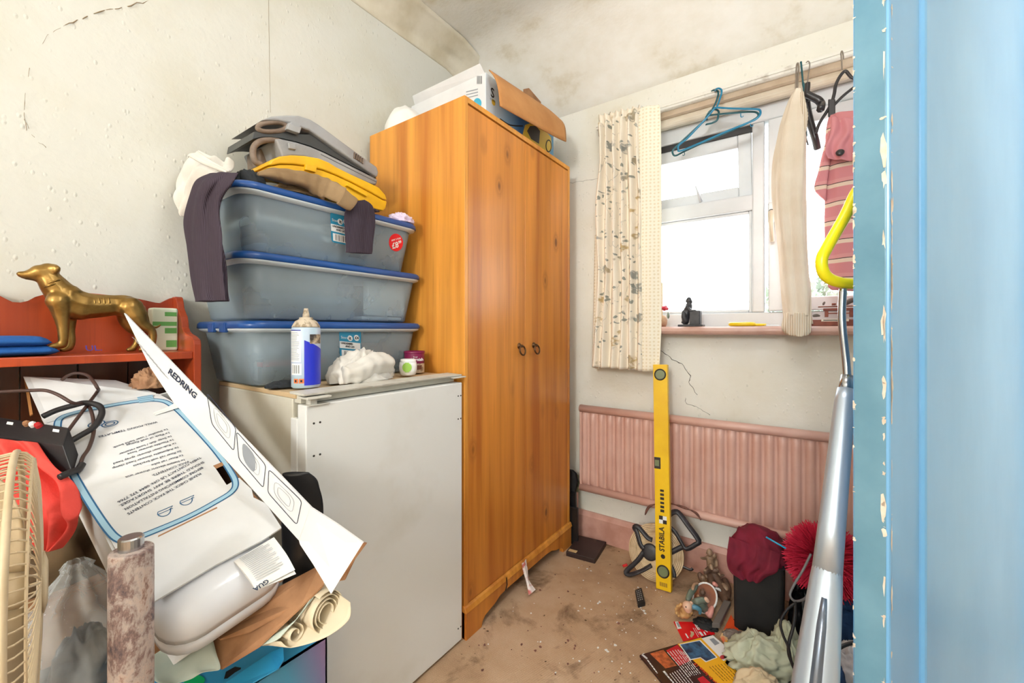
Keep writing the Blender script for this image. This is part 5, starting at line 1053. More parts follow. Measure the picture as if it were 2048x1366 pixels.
bm = NB(); poly(bm, [fq(x, y) + V((.0004, 0, 0)) for x, y in ((1054, 262), (1060, 252), (1072, 252), (1080, 262), (1078, 288), (1062, 278))]); obj('dust_window', bm, 'case_dark', fpn)
bm = NB(); poly(bm, [fq(1097 + 6 * math.cos(t), 292 + 13 * math.sin(t)) + V((.0006, 0, 0)) for t in [2 * math.pi * k / 18 for k in range(18)]]); obj('wheel_ring', bm, 'ink', fpn)
bm = NB(); poly(bm, [fq(1097 + 4.5 * math.cos(t), 292 + 10.5 * math.sin(t)) + V((.001, 0, 0)) for t in [2 * math.pi * k / 18 for k in range(18)]]); obj('wheel', bm, 'print_yellow', fpn)
bm = NB(); tube(bm, spline([fq(1000, 238), fq(1020, 250), fq(1045, 252)], 5), .003, 6); obj('hose_picture', bm, 'ink', fpn)
eq = lambda px, py: ony(px, py, ky0 - .0008)
for k in range(6):
    bm = NB(); poly(bm, [eq(954 + k * 1.8, 152), eq(954.8 + k * 1.8, 151.7), eq(954.8 + k * 1.8, 167.5), eq(954 + k * 1.8, 168)]); obj('barcode', bm, 'ink', epn)
bm = NB(); poly(bm, [eq(955 + 8 * math.cos(t), 206 + 10 * math.sin(t)) for t in [2 * math.pi * k / 18 for k in range(18)]]); obj('blue_spot', bm, 'print_sky', epn)
for k in range(3): line_patch([eq(932, 184 + k * 6), eq(956, 178 + k * 6)], .004, 'print_grey', epn, V((0, -1, 0)))
hinge0, hinge1 = V((kx1, ky0 + .004, kz)), V((kx1, ky1, kz)); low0, low1 = onx(1000, 212, -.955), onx(1132, 286, -.955)
bm = NB()
def flapf(u, v):
    a = onx(978, 140, -1.03).lerp(onx(1118, 232, -1.03), u); b = low0.lerp(low1, u); p = a.lerp(b, v); k = max(0, u - .72) / .28
    return p + V((.012 * math.sin(v * math.pi), 0, .016 * math.sin(v * math.pi))) + V((0, 0, .006 * k * k)) + V((0, .0, -.02 * k * k * (1 - v)))
grid(bm, flapf, 30, 10); obj('front_flap', bm, 'kraft_card', vb, smooth=True, solid=.004, label='curled brown flap folded over the front')
bm = NB(); p0 = V((kx0 + .02, ky0, kz)); prism(bm, [(kx1 - .01, ky0 + .003, kz), (kx0 + .02, ky0 + .003, kz), (kx0 + .03, ky0 - .02, kz + .03), (kx1 - .02, ky0 - .015, kz + .035)], (0, .004, 0)); obj('end_flap', bm, 'white_card', vb)
bm = NB(); a, b, c_ = onx(1048, 178, -1.20), onx(1058, 176, -1.2), onx(1082, 204, -1.2); prism(bm, [a, b, c_, c_ - V((0, 0, .08)), a - V((0, 0, .06))], (-.005, 0, 0)); obj('rear_flap', bm, 'brown_card', vb)
bm = NB(); heap(bm, (-1.43, 1.215, WZ), (.085, .088, .135), 31, .08, 1.2); obj('white_bag', bm, 'white_paper', smooth=True, label='rounded white bag on the wardrobe top against the wall', cat='bag')
# ------------------------------------------------------------------ materials near the window and on the floor
mat('hanger_blue', C(20, 122, 160), .22); mat('hanger_teal', C(22, 84, 92), .25); mat('hanger_black', C(44, 40, 42), .3); mat('hook_wire', C(150, 140, 130), .3, .9)
n = N('cream_knit').set(.95, 0, .1); v = n.co(); wv = n.add('ShaderNodeTexWave', wave_type='BANDS', bands_direction='X'); n.ln(n.co(), wv.inputs[0]); wv.inputs['Scale'].default_value = 95
n.color(n.ramp(n.noise(v, 7, 3), [(.35, C(226, 214, 196)), (.7, C(214, 199, 177))])); b_ = n.bump(wv.outputs['Fac'], .25, .001); n.bump(n.noise(v, 300, 2), .2, .001, b_)
n = N('cream_rib').set(.95, 0, .1); wv = n.add('ShaderNodeTexWave', wave_type='BANDS', bands_direction='X'); n.ln(n.co(), wv.inputs[0]); wv.inputs['Scale'].default_value = 42; n.color(n.ramp(wv.outputs['Fac'], [(.2, C(206, 188, 162)), (.6, C(230, 218, 198))])); n.bump(wv.outputs['Fac'], .7, .003)
n = N('pink_stripes').set(.9, 0, .1); s_ = n.sep(n.co()); f = n.math('FRACT', n.math('MULTIPLY', n.math('ADD', s_[2], n.math('MULTIPLY', n.noise(n.co(), 5, 2), .02)), 14.5))
n.color(n.ramp(f, [(.0, C(216, 142, 146)), (.52, C(217, 146, 148)), (.56, C(234, 208, 188)), (.74, C(234, 208, 188)), (.76, C(84, 62, 64)), (.80, C(222, 156, 156)), (.98, C(221, 153, 154))], 'CONSTANT'))
mat('pink_plain', C(218, 144, 150), .9)
mat('resin_black', C(58, 58, 62), .4, c2=C(36, 36, 40), scale=40, bump=.2, bs=120); mat('clay_tan', C(190, 156, 124), .7, c2=C(160, 120, 96), scale=30); mat('rose_red', C(190, 40, 62), .5, c2=C(160, 24, 44), scale=30)
mat('scissor_yellow', C(236, 200, 30), .35); mat('toy_wood', C(140, 72, 50), .5, c2=C(116, 54, 38), scale=30); mat('plaque', C(226, 216, 196), .4); mat('grey_fur', C(104, 98, 92), .8)
mat('level_yellow', C(240, 196, 24), .32, c2=C(228, 178, 20), scale=5); mat('vial_green', C(120, 130, 96), .15); mat('level_black', C(40, 30, 26), .5)
mat('tape_cream', C(206, 180, 142), .6, c2=C(180, 150, 112), scale=24); mat('worn_black', C(44, 42, 46), .45, c2=C(80, 76, 80), scale=30, lo=.55, hi=.8); mat('clip_red', C(210, 34, 36), .4)
mat('dark_brown_box', C(58, 42, 40), .45, c2=C(48, 34, 32), scale=8); mat('tan_tag', C(206, 178, 130), .6); mat('remote_black', C(34, 32, 34), .4); mat('remote_white', C(190, 188, 184), .5)
mat('maroon_cloth', C(120, 18, 44), .85, c2=C(100, 14, 36), scale=10, bump=.2, bs=200); mat('pen_blue', C(40, 160, 206), .3); mat('duster_red', C(224, 52, 84), .6); mat('duster_dark', C(186, 26, 56), .6)
mat('sage_cloth', C(188, 190, 166), .9, c2=C(172, 174, 148), scale=8, bump=.2, bs=220); mat('beige_cloth', C(206, 184, 150), .9); mat('navy_cloth', C(38, 72, 116), .9, bump=.3, bs=200)
mat('figure_skin', C(228, 186, 158), .4); mat('figure_hair', C(200, 156, 100), .5, c2=C(176, 128, 76), scale=60); mat('figure_sage', C(112, 122, 108), .4); mat('figure_blue', C(84, 138, 160), .4); mat('figure_brown', C(150, 84, 44), .4, c2=C(124, 66, 34), scale=20); mat('figure_pink', C(222, 152, 140), .4); mat('figure_bronze', C(168, 140, 114), .4, c2=C(126, 98, 76), scale=30); mat('figure_umber', C(92, 68, 54), .5, c2=C(122, 94, 76), scale=26)
mat('magazine_brown', C(52, 24, 24), .25); mat('magazine_yellow', C(244, 180, 24), .3); mat('magazine_red', C(200, 20, 40), .3); mat('print_white', C(238, 238, 236), .4); mat('print_violet', C(70, 60, 120), .35, c2=C(30, 30, 70), scale=34); mat('print_teal', C(60, 110, 150), .35, c2=C(24, 34, 60), scale=34); mat('print_orange', C(214, 110, 60), .35, c2=C(120, 50, 30), scale=40); mat('issue_red', C(196, 60, 20), .4)
mat('card_red', C(222, 22, 30), .25); mat('flyer_orange', C(240, 84, 30), .4, c2=C(226, 190, 140), scale=9, lo=.48, hi=.56); mat('grey_slab', C(110, 102, 96), .5); mat('grey_rag', C(128, 116, 108), .9); mat('alu', C(186, 198, 212), .36, .7); mat('alu_dark', C(120, 130, 146), .3, .8); mat('handle_yellow', C(240, 224, 20), .28); mat('bubble_white', C(222, 220, 222), .3, c2=C(190, 184, 188), scale=30, bump=.6, bs=40)

# ------------------------------------------------------------------ hung on the curtain track
HYP = YB - .075
hy = lambda px, py, d=0.0: ony(px, py, HYP + d)
cH = crop(1310, 80, 4.995)
def hh(x, y, d=0.0): return hy(*cH(x, y), d)
def htube(name, m, parent, pts, r, closed=False, d=0.0, n=5):
    bm = NB(); tube(bm, spline([hh(*p[:2], d + (p[2] if len(p) > 2 else 0)) for p in pts], n, closed), r, 8, closed); return obj(name, bm, m, parent, smooth=True)
for nm, lb, m, d, hook, bodyp, extra in (
  ('clothes_hanger', 'bright blue plastic clothes hanger on the curtain track', 'hanger_blue', -.012, [(618, 668), (640, 610), (662, 540), (664, 500), (640, 484), (612, 490), (600, 510, .02)],
   [(618, 676), (760, 684), (900, 688), (1010, 692), (1048, 702), (1050, 745), (1010, 790), (920, 830), (700, 920), (400, 1050), (250, 1110), (232, 1090), (240, 1050), (320, 985), (430, 870), (540, 750), (590, 690)], [[(856, 735), (858, 765), (872, 770), (884, 758)], [(955, 838), (958, 862), (974, 860), (980, 848)]]),
  ('clothes_hanger', 'dark teal plastic clothes hanger behind the bright blue one', 'hanger_teal', .010, [(572, 690), (600, 640), (622, 580), (632, 530), (620, 505), (590, 500), (555, 520, .015)],
   [(640, 742), (800, 728), (960, 718), (1020, 728), (1030, 760), (980, 800), (820, 880), (560, 990), (300, 1110), (210, 1155), (180, 1140), (182, 1095), (260, 1020), (400, 890), (505, 795), (520, 760)], [[(292, 1120), (296, 1146), (284, 1154), (276, 1146)]])):
    t = thing(nm, lb, 'hanger', hh(600, 720, d))
    htube('hook', m, t, hook, .0038, d=d); htube('frame_bar', m, t, bodyp, .0042, True, d=d)
    for e in extra: htube('notch_hook', m, t, e, .0018, d=d)
    if m == 'hanger_teal': htube('centre_loop', m, t, [(640, 742), (630, 705), (590, 695), (545, 715), (512, 775), (522, 800)], .0042, d=d); htube('centre_loop', m, t, [(632, 745), (620, 800), (570, 830), (518, 842), (514, 848)], .0042, d=d)
# cream jumper
jm = thing('cream_jumper', 'cream knitted jumper hanging folded from the track over the sill', 'jumper', hy(1595, 672, -.05)); HD = V((.012, -.045, 0)); JY = -.055
R_ = [((1588, 181), (1602, 182)), ((1576, 205), (1607, 205)), ((1566, 235), (1609, 235)), ((1556, 275), (1612, 275)), ((1547, 325), (1611, 325)), ((1545, 380), (1611, 380)), ((1551, 450), (1612, 450)), ((1558, 520), (1615, 520)), ((1564, 585), (1618, 585)), ((1570, 632), (1616, 632))]
bm = NB(); loft(bm, [(hy(*a, JY), hy(*b, JY), HD * (.45 + .55 * min(1, i / 4))) for i, (a, b) in enumerate(R_)], 72, 90, .11, 5, 3, wr=.012, wk=5); obj('folded_body', bm, 'cream_knit', jm, smooth=True)
bm = NB(); loft(bm, [(hy(*a, JY - .012), hy(*b, JY - .012), HD * .7) for a, b in (((1571, 626), (1615, 626)), ((1566, 640), (1621, 640)), ((1564, 655), (1622, 655)), ((1572, 668), (1618, 668)), ((1585, 673), (1604, 673)))], 48, 20, .05, 9, 4); obj('ribbed_cuff', bm, 'cream_rib', jm, smooth=True)
bm = NB(); loft(bm, [(hy(*a, JY + .02), hy(*b, JY + .02), HD * .6) for a, b in (((1590, 520), (1614, 520)), ((1575, 580), (1619, 580)), ((1562, 650), (1622, 648)))], 40, 20, .08, 5, 7); obj('ribbed_hem', bm, 'cream_rib', jm, smooth=True)
bm = NB(); loft(bm, [(hy(*a, JY - .02), hy(*b, JY - .02), HD * .35) for a, b in (((1600, 186), (1606, 188)), ((1600, 215), (1613, 218)), ((1602, 235), (1615, 238)), ((1604, 255), (1613, 258)), ((1606, 265), (1611, 266)))], 30, 24, .1, 3, 5, wr=.06, wk=12); obj('collar', bm, 'cream_rib', jm, smooth=True)
htube('neck_loop', 'hook_wire', jm, [(1405, 490), (1410, 400), (1412, 300), (1418, 240), (1432, 238), (1436, 300), (1425, 400), (1420, 490)], .003, d=-.03)
mat('stain_brown', C(176, 154, 128), .95)
# black suit hanger and companions
bh = thing('black_hanger', 'black plastic suit hanger with wire hook, turned edge-on', 'hanger', hh(1520, 600, -.03))
htube('wire_hook', 'hook_wire', bh, [(1520, 440), (1528, 380), (1540, 290), (1545, 235), (1528, 212), (1510, 228)], .0022, d=-.03)
htube('neck', 'hanger_black', bh, [(1524, 430), (1522, 480), (1512, 560), (1508, 620)], .009, d=-.03)
htube('shoulder', 'hanger_black', bh, [(1512, 540), (1570, 570), (1630, 600), (1660, 640), (1655, 690, -.03)], .0135, d=-.045); htube('shoulder', 'hanger_black', bh, [(1512, 620), (1530, 730), (1560, 850), (1600, 980), (1625, 1090, .02)], .0125, d=-.02)
th_ = thing('teal_hanger', 'teal plastic hanger hanging edge-on beside the jumper', 'hanger', hh(1465, 500, -.02))
htube('hook', 'hanger_teal', th_, [(1478, 440), (1470, 340), (1462, 260), (1459, 218), (1456, 230)], .0032, d=.003); htube('frame_bar', 'hanger_teal', th_, [(1480, 430), (1494, 520), (1490, 620), (1500, 740), (1505, 900), (1512, 960)], .0045, d=.003)
htube('clip_hook', 'hanger_black', th_, [(1498, 955), (1515, 940), (1510, 980), (1524, 1030), (1528, 1050)], .0028, d=.003)
gh = thing('grey_hanger', 'grey plastic trouser hanger with clips holding the striped shirt', 'hanger', hh(1880, 500, -.03))
htube('wire_hook', 'hook_wire', gh, [(1868, 300), (1866, 240), (1862, 180), (1858, 130), (1868, 110), (1880, 150), (1882, 190)], .0022, d=-.046)
htube('arm', 'hanger_black', gh, [(1610, 930), (1640, 840), (1700, 740), (1760, 640), (1790, 540), (1806, 450), (1850, 360), (1900, 310), (1940, 350), (1970, 380), (2040, 400)], .0055, d=-.046)
htube('lower_bar', 'hanger_black', gh, [(1790, 650), (1880, 560), (1980, 480), (2080, 420)], .0055, d=-.046)
bm = NB(); p = hh(1728, 610, -.035); obx(bm, p, hh(1800, 610, -.035) - p, hh(1728, 790, -.035) - p, V((0, -.018, 0))); obj('clip', bm, 'hanger_black', gh, bevel=.003)
ps = thing('pink_striped_shirt', 'pink striped polo shirt hanging at the window beside the door', 'shirt', hy(1700, 580, -.04)); PD = V((.0, -.028, 0)); PY = -.045
bm = NB(); loft(bm, [(hy(*a, PY), hy(*b, PY), PD) for a, b in (((1660, 232), (1730, 225)), ((1655, 270), (1745, 262)), ((1652, 330), (1755, 325)), ((1651, 420), (1760, 415)), ((1652, 500), (1758, 500)), ((1656, 565), (1752, 568)), ((1664, 580), (1748, 582)))], 72, 70, .06, 6, 2, wr=.008, wk=4); obj('shirt_body', bm, 'pink_stripes', ps, smooth=True)
bm = NB(); loft(bm, [(hy(*a, PY - .01), hy(*b, PY - .01), PD * .6) for a, b in (((1655, 265), (1668, 262)), ((1644, 310), (1662, 312)), ((1634, 350), (1656, 356)), ((1627, 376), (1654, 390)), ((1636, 388), (1652, 402)))], 36, 30, .09, 4, 5); obj('sleeve', bm, 'pink_stripes', ps, smooth=True)
bm = NB(); drape(bm, [(hy(1662, 236, PY - .03), hy(1720, 236, PY - .03)), (hy(1660, 268, PY - .045), hy(1722, 262, PY - .045)), (hy(1650, 300, PY - .05), hy(1715, 288, PY - .05)), (hy(1656, 318, PY - .05), hy(1712, 322, PY - .05))], 30, 30, .006, 2.2, 4, .5); obj('turned_hem', bm, 'pink_plain', ps, smooth=True, solid=.002)
bm = NB(); lathe(bm, [(.012, 0), (.013, .004), (.009, .008)], hy(1680, 306, PY - .06), (0, -1, .3), 16); obj('dark_button', bm, 'hanger_black', ps, smooth=True)

# ------------------------------------------------------------------ on the window sill
SZ = zs + .0005; cS = crop(1300, 560, 4.876); SYL = YB - .04
ss = lambda x, y, d=0.0: ony(*cS(x, y), SYL + d)
def base(x): p = ss(x, 440); return V((p.x, SYL, SZ))
k_ = 1.93 / 832 / 4.876
fg = thing('black_figurine', 'small black resin figurine of a seated figure beside a chest', 'figurine', base(400))
bm = NB(); bx(bm, base(285) + V((0, -.03, 0)), base(525) + V((0, .03, .010))); obj('plinth', bm, 'resin_black', fg, bevel=.003)
bm = NB(); a, b = ss(393, 300), ss(497, 420); bx(bm, (a.x, SYL - .02, SZ + .008), (b.x, SYL + .02, a.z)); ch_ = obj('chest', bm, 'resin_black', fg, bevel=.003)
bm = NB(); c1 = lambda *l: [(ss(x, y, d), r * k_) for x, y, r, d in l]
caps(bm, [c1((345, 405, 34, 0), (350, 340, 38, 0), (368, 290, 36, 0), (380, 250, 32, 0)), c1((383, 208, 26, 0), (392, 212, 22, 0)), c1((365, 265, 20, -.012), (395, 300, 15, -.016), (440, 300, 12, -.014)), c1((345, 395, 26, -.012), (330, 360, 24, -.016), (330, 310, 18, -.01)), c1((380, 190, 24, 0), (362, 205, 16, 0)), c1((335, 410, 20, -.012), (318, 412, 14, -.014))])
obj('body', bm, 'resin_black', fg, remesh=.0022)
rf = thing('rose_pot', 'small clay ornament topped with a red rose beside the curtain', 'ornament', base(130))
bm = NB(); lathe(bm, [(.016, 0), (.021, .012), (.023, .03), (.019, .045), (.012, .052)], base(120), n=20); obj('pot', bm, 'clay_tan', rf, smooth=True)
bm = NB(); c0 = ss(140, 275)
for k in range(7):
    a = k * 2.4; r = .005 + .0022 * k; ball(bm, c0 + V((r * math.cos(a), r * math.sin(a), .006 - .002 * k)), (.009, .009, .007), 6)
obj('rose', bm, 'rose_red', rf, remesh=.002)
bm = NB(); ball(bm, ss(178, 345, -.012), (.006, .008, .016), 6); obj('leaf', bm, 'figure_sage', rf, smooth=True)
bm = NB(); obx(bm, ss(98, 40, .028), ss(122, 20, .028) - ss(98, 40, .028), V((0, 0, SZ - ss(98, 40, .028).z)), V((0, .003, 0))); obj('postcard', bm, 'beige_cloth', label='buff card standing on the sill behind the curtain edge', cat='card')
sx_ = thing('scissors', 'yellow handled scissors lying on the window sill', 'scissors', base(1000))
zz = SZ + .006; a0, a1, a2 = base(815), base(1050), base(1260)
for dy in (-.018, .014):
    bm = NB(); c_ = (a0 + a1) / 2 + V((-.012, dy, 0)); tube(bm, [c_ + V((.042 * math.cos(t), .014 * math.sin(t), .009)) for t in [2 * math.pi * k / 26 for k in range(26)]], .0085, 8, True); obj('handle_loop', bm, 'scissor_yellow', sx_, smooth=True)
bm = NB(); tube(bm, [a1 + V((-.02, -.012, .006)), a1 + V((.03, 0, .006))], [.006, .005], 8); tube(bm, [a1 + V((-.02, .012, .006)), a1 + V((.03, 0, .006))], [.006, .005], 8); obj('shank', bm, 'scissor_yellow', sx_, smooth=True, kind='stuff')
for s_ in (-1, 1):
    bm = NB(); prism(bm, [a1 + V((.02, -.006, .005 + .001 * s_)), a2 + V((0, .004 * s_, .005 + .001 * s_)), a1 + V((.02, .006, .005 + .001 * s_))], (0, 0, .0012)); obj('blade', bm, 'steel', sx_)
tc = thing('wooden_cart_model', 'small wooden model bench on a plinth with a pale plaque', 'ornament', base(1780))
bm = NB(); a, b = base(1560), V((base(2100).x, SYL, SZ)); bx(bm, a + V((0, -.03, 0)), b + V((0, .03, .024))); pl_ = obj('plinth', bm, 'toy_wood', tc, bevel=.002)
bm = NB(); bx(bm, ss(1670, 405, -.031), ss(1940, 378, -.031) + V((0, .002, 0))); obj('plaque', bm, 'plaque', tc, bevel=.0008)
bm = NB(); ribbon(bm, [ss(1690, 392, -.0315), ss(1790, 391, -.0315), ss(1830, 392, -.0315)], .003, (0, -1, 0)); obj('engraved_line', bm, 'ink', tc)
for nm, r4 in (('bench_top', (1640, 245, 2100, 265)), ('bench_rail', (1690, 268, 2060, 300)), ('bench_leg', (1705, 300, 1740, 350)), ('bench_leg', (1950, 290, 1990, 350)), ('vice', (1775, 225, 1815, 245)), ('stretcher', (1740, 318, 1950, 330))):
    bm = NB(); p0, p1 = ss(r4[0], r4[3], -.018), ss(r4[2], r4[1], -.018); bx(bm, (p0.x, SYL - .018, p0.z - (.004 if nm == 'bench_leg' else 0)), (p1.x, SYL + .018, p1.z)); obj(nm, bm, 'toy_wood', tc, bevel=.001)
bm = NB(); caps(bm, [c1((1600, 348, 12, -.02), (1625, 345, 14, -.02), (1650, 350, 8, -.02)), c1((1610, 338, 6, -.02), (1608, 336, 5, -.02))]); obj('carved_mouse', bm, 'grey_fur', tc, remesh=.0016)
bm = NB(); caps(bm, [c1((1690, 238, 8, 0), (1696, 225, 9, 0), (1702, 216, 6, 0))]); obj('carved_bird', bm, 'grey_fur', tc, remesh=.0016)
bm = NB(); caps(bm, [c1((1890, 235, 18, 0), (1930, 215, 20, 0), (1970, 195, 22, 0), (2020, 190, 24, 0))]); obj('carved_figure', bm, 'grey_fur', tc, remesh=.0025)

# ------------------------------------------------------------------ against the radiator and on the carpet
b0, b1 = onz(1327, 1181, .004), ony(1320, 729, 1.905); lz = (b1 - b0); Ll = lz.length; lz.normalize(); lx_ = V((1, 0, 0)); lx_ = (lx_ - lz * lx_.dot(lz)).normalized(); ln_ = lx_.cross(lz); ln_ = ln_ if ln_.y < 0 else -ln_
lv = thing('spirit_level', 'yellow spirit level leaning on the pink radiator', 'spirit level', b0); LW = .031
bm = NB(); obx(bm, b0 - lx_ * LW, lx_ * 2 * LW, -ln_ * .024, lz * Ll); bd_ = obj('body', bm, 'level_yellow', lv, bevel=.0012)
lq = lambda a, h, o=.0006: b0 + lx_ * (a * LW) + lz * h + ln_ * o
for h, nm in ((.075, 'end_vial'), (Ll - .045, 'end_vial')):
    bm = NB(); lathe(bm, [(.026, 0), (.026, .002), (.022, .003), (.021, .001)], lq(0, h), ln_, 28); vr = obj(nm + '_ring', bm, 'level_black', lv, smooth=True)
    bm = NB(); lathe(bm, [(.0205, 0), (.0205, .0015)], lq(0, h), ln_, 28); obj('vial', bm, 'vial_green', vr)
bm = NB(); obx(bm, lq(-1.02, Ll * .52, .0008), lx_ * .028, lz * .05, -ln_ * .026); vw = obj('centre_window', bm, 'level_black', lv, bevel=.002)
bm = NB(); obx(bm, lq(-.9, Ll * .52 + .012, .0012), lx_ * .018, lz * .026, ln_ * .001); obj('vial', bm, 'vial_green', vw)
text('print', 'STABILA', 'level_black', lq(.2, .155, .0004), lz, -lx_, .030, lv, bold=.0008, fit=.10)
bm = NB(); lathe(bm, [(.009, 0), (.009, .0005)], lq(.0, .135, .0004), ln_, 18); obj('print_dot', bm, 'level_black', lv)
for i in (0, 1):
    for j in (0, 1):
        bm = NB(); obx(bm, lq(-.45, .268, .0004) + lx_ * .016 * i + lz * .016 * j, lx_ * .016, lz * .016, ln_ * .0004); obj('logo_square', bm, 'level_black' if (i + j) % 2 else 'label_white', lv)
for k in range(6):
    bm = NB(); obx(bm, lq(-.25, .315 + k * .017, .0004), lx_ * .016, lz * (.011 - .001 * (k % 3)), ln_ * .0004); obj('scale_mark', bm, 'level_black', lv)
bm = NB(); 
for k in range(9): obx(bm, lq(-.5 + .12 * k, .015, .0004), lx_ * (.0014 + .0008 * (k % 2)), lz * .016, ln_ * .0004)
obj('barcode', bm, 'varnish_brown', lv, kind='stuff')
# surveyor's tape reel
cR = crop(1230, 990, 6.504); rc0 = at(1311, 1104, 1.83); rn = V((.06, -.95, .27)).normalized()
rp = lambda x, y, o=0.0: onp(*cR(x, y), rc0, rn) + rn * o
reel = thing('tape_reel', 'long measuring tape on an open black reel behind the level', 'tape measure', rp(530, 1080))
cc_ = rp(530, 745); RR = (rp(190, 745) - cc_).length
bm = NB(); lathe(bm, [(RR * .55, -.012), (RR, -.012), (RR, .006), (RR * .92, .008), (RR * .72, .008), (RR * .70, .003), (RR * .55, .003)], cc_, rn, 56); obj('tape_coil', bm, 'tape_cream', reel, smooth=False)
bm = NB()
for f_ in (.76, .82, .88, .94): tube(bm, [cc_ + (rn.orthogonal().normalized() * math.cos(t) + rn.cross(rn.orthogonal().normalized()) * math.sin(t)) * RR * f_ + rn * .0082 for t in [2 * math.pi * k / 56 for k in range(56)]], .0008, 4, True)
obj('coil_edges', bm, 'figure_umber', reel, kind='stuff')
bm = NB(); lathe(bm, [(RR * .3, -.015), (RR * .3, .010), (RR * .24, .013), (RR * .1, .014), (.001, .014)], rp(460, 740), rn, 28); obj('hub', bm, 'worn_black', reel, smooth=True)
def bar(nm, pts, r, m='worn_black', closed=False, o=.009, asp=.6):
    bm = NB(); tube(bm, spline([rp(*p, o) for p in pts], 3, closed), r, 8, closed, asp=asp); return obj(nm, bm, m, reel, smooth=True)
bar('arm', [(390, 700), (335, 640), (290, 480), (255, 425), (285, 400), (340, 440), (430, 550), (490, 580)], .0115); bar('arm', [(380, 740), (300, 850), (180, 960), (150, 1010), (210, 1030), (350, 980), (480, 910)], .0115)
bar('arm', [(600, 760), (720, 745), (860, 680), (900, 660)], .0115); bar('arm', [(600, 800), (700, 870), (760, 990), (770, 1065)], .0115)
bar('handle', [(700, 380), (712, 260), (790, 215), (850, 250), (960, 400), (1095, 590), (1050, 640), (930, 700), (870, 620), (790, 480)], .0135, closed=True)
bar('crank', [(850, 920), (930, 955), (985, 975), (1010, 955)], .006, 'hanger_black', o=.0); bar('end_clip', [(120, 915), (175, 895)], .006, 'clip_red', o=.02)
# flat things by the wardrobe
bx_ = thing('dark_flat_box', 'flat dark brown box on the carpet beside the wardrobe', 'box', onz(1178, 1105, 0))
P = [onz(1132, 1112, .0), onz(1190, 1128, 0), onz(1217, 1085, 0)]; P[2] = P[1].lerp(P[2], .82); P.append(P[0] + P[2] - P[1]); bm = NB(); prism(bm, P, (0, 0, .022)); obj('lid', bm, 'dark_brown_box', bx_, bevel=.002)
bm = NB(); q = [p.copy() for p in P]; s0 = q[0].lerp(q[1], .05) + V((0, 0, .0222)); obx(bm, s0 + (q[3] - q[0]) * .05, (q[1] - q[0]) * .28, (q[3] - q[0]) * .12, V((0, 0, .0008))); obj('tag', bm, 'tan_tag', bx_)
bm = NB(); bx(bm, (-1.04, 1.922, 0), (-.952, 1.937, .19)); obj('black_file', bm, 'black_plastic', bevel=.002, label='shorter black folder standing between wardrobe and radiator pipe', cat='folder')
bm = NB(); prism(bm, [(-1.05, 1.9385, 0), (-.962, 1.9385, 0), (-.972, 1.9385, .26), (-1.06, 1.9385, .26)], (0, .014, 0)); obj('black_file', bm, 'black_plastic', bevel=.002, label='taller black folder leaning behind the shorter one', cat='folder')
bm = NB(); prism(bm, [(-1.06, 1.954, 0), (-.985, 1.954, 0), (-.985, 1.954, .255), (-.972, 1.954, .31), (-.980, 1.954, .352), (-1.0, 1.954, .365), (-1.06, 1.954, .365)], (0, .016, 0)); obj('black_board', bm, 'black_matt', label='dark board wedged upright behind the wardrobe corner', cat='board')
rm = thing('remote_control', 'small black remote control lying on the carpet', 'remote', onz(1280, 1200, 0)); P = [onz(1270, 1186, 0), onz(1283, 1181, 0), onz(1291, 1212, 0), onz(1276, 1217, 0)]
bm = NB(); prism(bm, P, (0, 0, .014)); obj('case', bm, 'remote_black', rm, bevel=.003)
for i in range(6):
    for j in range(3):
        bm = NB(); p = P[0].lerp(P[1], .2 + .25 * j).lerp(P[3].lerp(P[2], .2 + .25 * j), .15 + .12 * i) + V((0, 0, .0142)); lathe(bm, [(.0022, 0), (.0022, .001)], p, n=6); obj('button', bm, 'remote_white', rm)
# crumbs
rr = random.Random(11); bm = NB()
for k in range(80):
    px, py = (rr.uniform(1150, 1330), rr.uniform(1120, 1366)) if k % 3 else (rr.uniform(900, 1300), rr.uniform(1180, 1366))
    p = onz(px, py, 0); q = p
    if p.x < -.95: continue
    r = rr.choice((.0014, .002, .0026, .004)); prism(bm, [p + V((r * rr.uniform(.5, 1.3) * math.cos(a), r * rr.uniform(.5, 1.3) * math.sin(a), .0002)) for a in (0, 1.2, 2.3, 3.6, 5)], (0, 0, .0012))
for px, py in ((1283, 1193), (1278, 1192), (1288, 1222), (1290, 1227), (1213, 1301), (1215, 1303), (1196, 1207), (1199, 1204), (1230, 1290)):
    p = onz(px, py, 0); prism(bm, [p + V((.006 * math.cos(a) * rr.uniform(.5, 1.2), .006 * math.sin(a) * rr.uniform(.5, 1.2), .0002)) for a in (0, 1, 2, 3.2, 4.3, 5.3)], (0, 0, .0015))
obj('paint_flakes', bm, 'white_paper', kind='stuff', label='scattered white paint flakes on the carpet', cat='debris')
bm = NB()
for k in range(55):
    p = onz(rr.uniform(900, 1330), rr.uniform(1120, 1366), 0)
    if p.x < -.95: continue
    r = rr.choice((.002, .003, .005)); prism(bm, [p + V((r * rr.uniform(.4, 1.4) * math.cos(a), r * rr.uniform(.4, 1.4) * math.sin(a), .0002)) for a in (0, 1.2, 2.3, 3.6, 5)], (0, 0, .002))
obj('dirt_crumbs', bm, 'grime', kind='stuff', label='dark dirt crumbs trodden into the carpet', cat='debris')
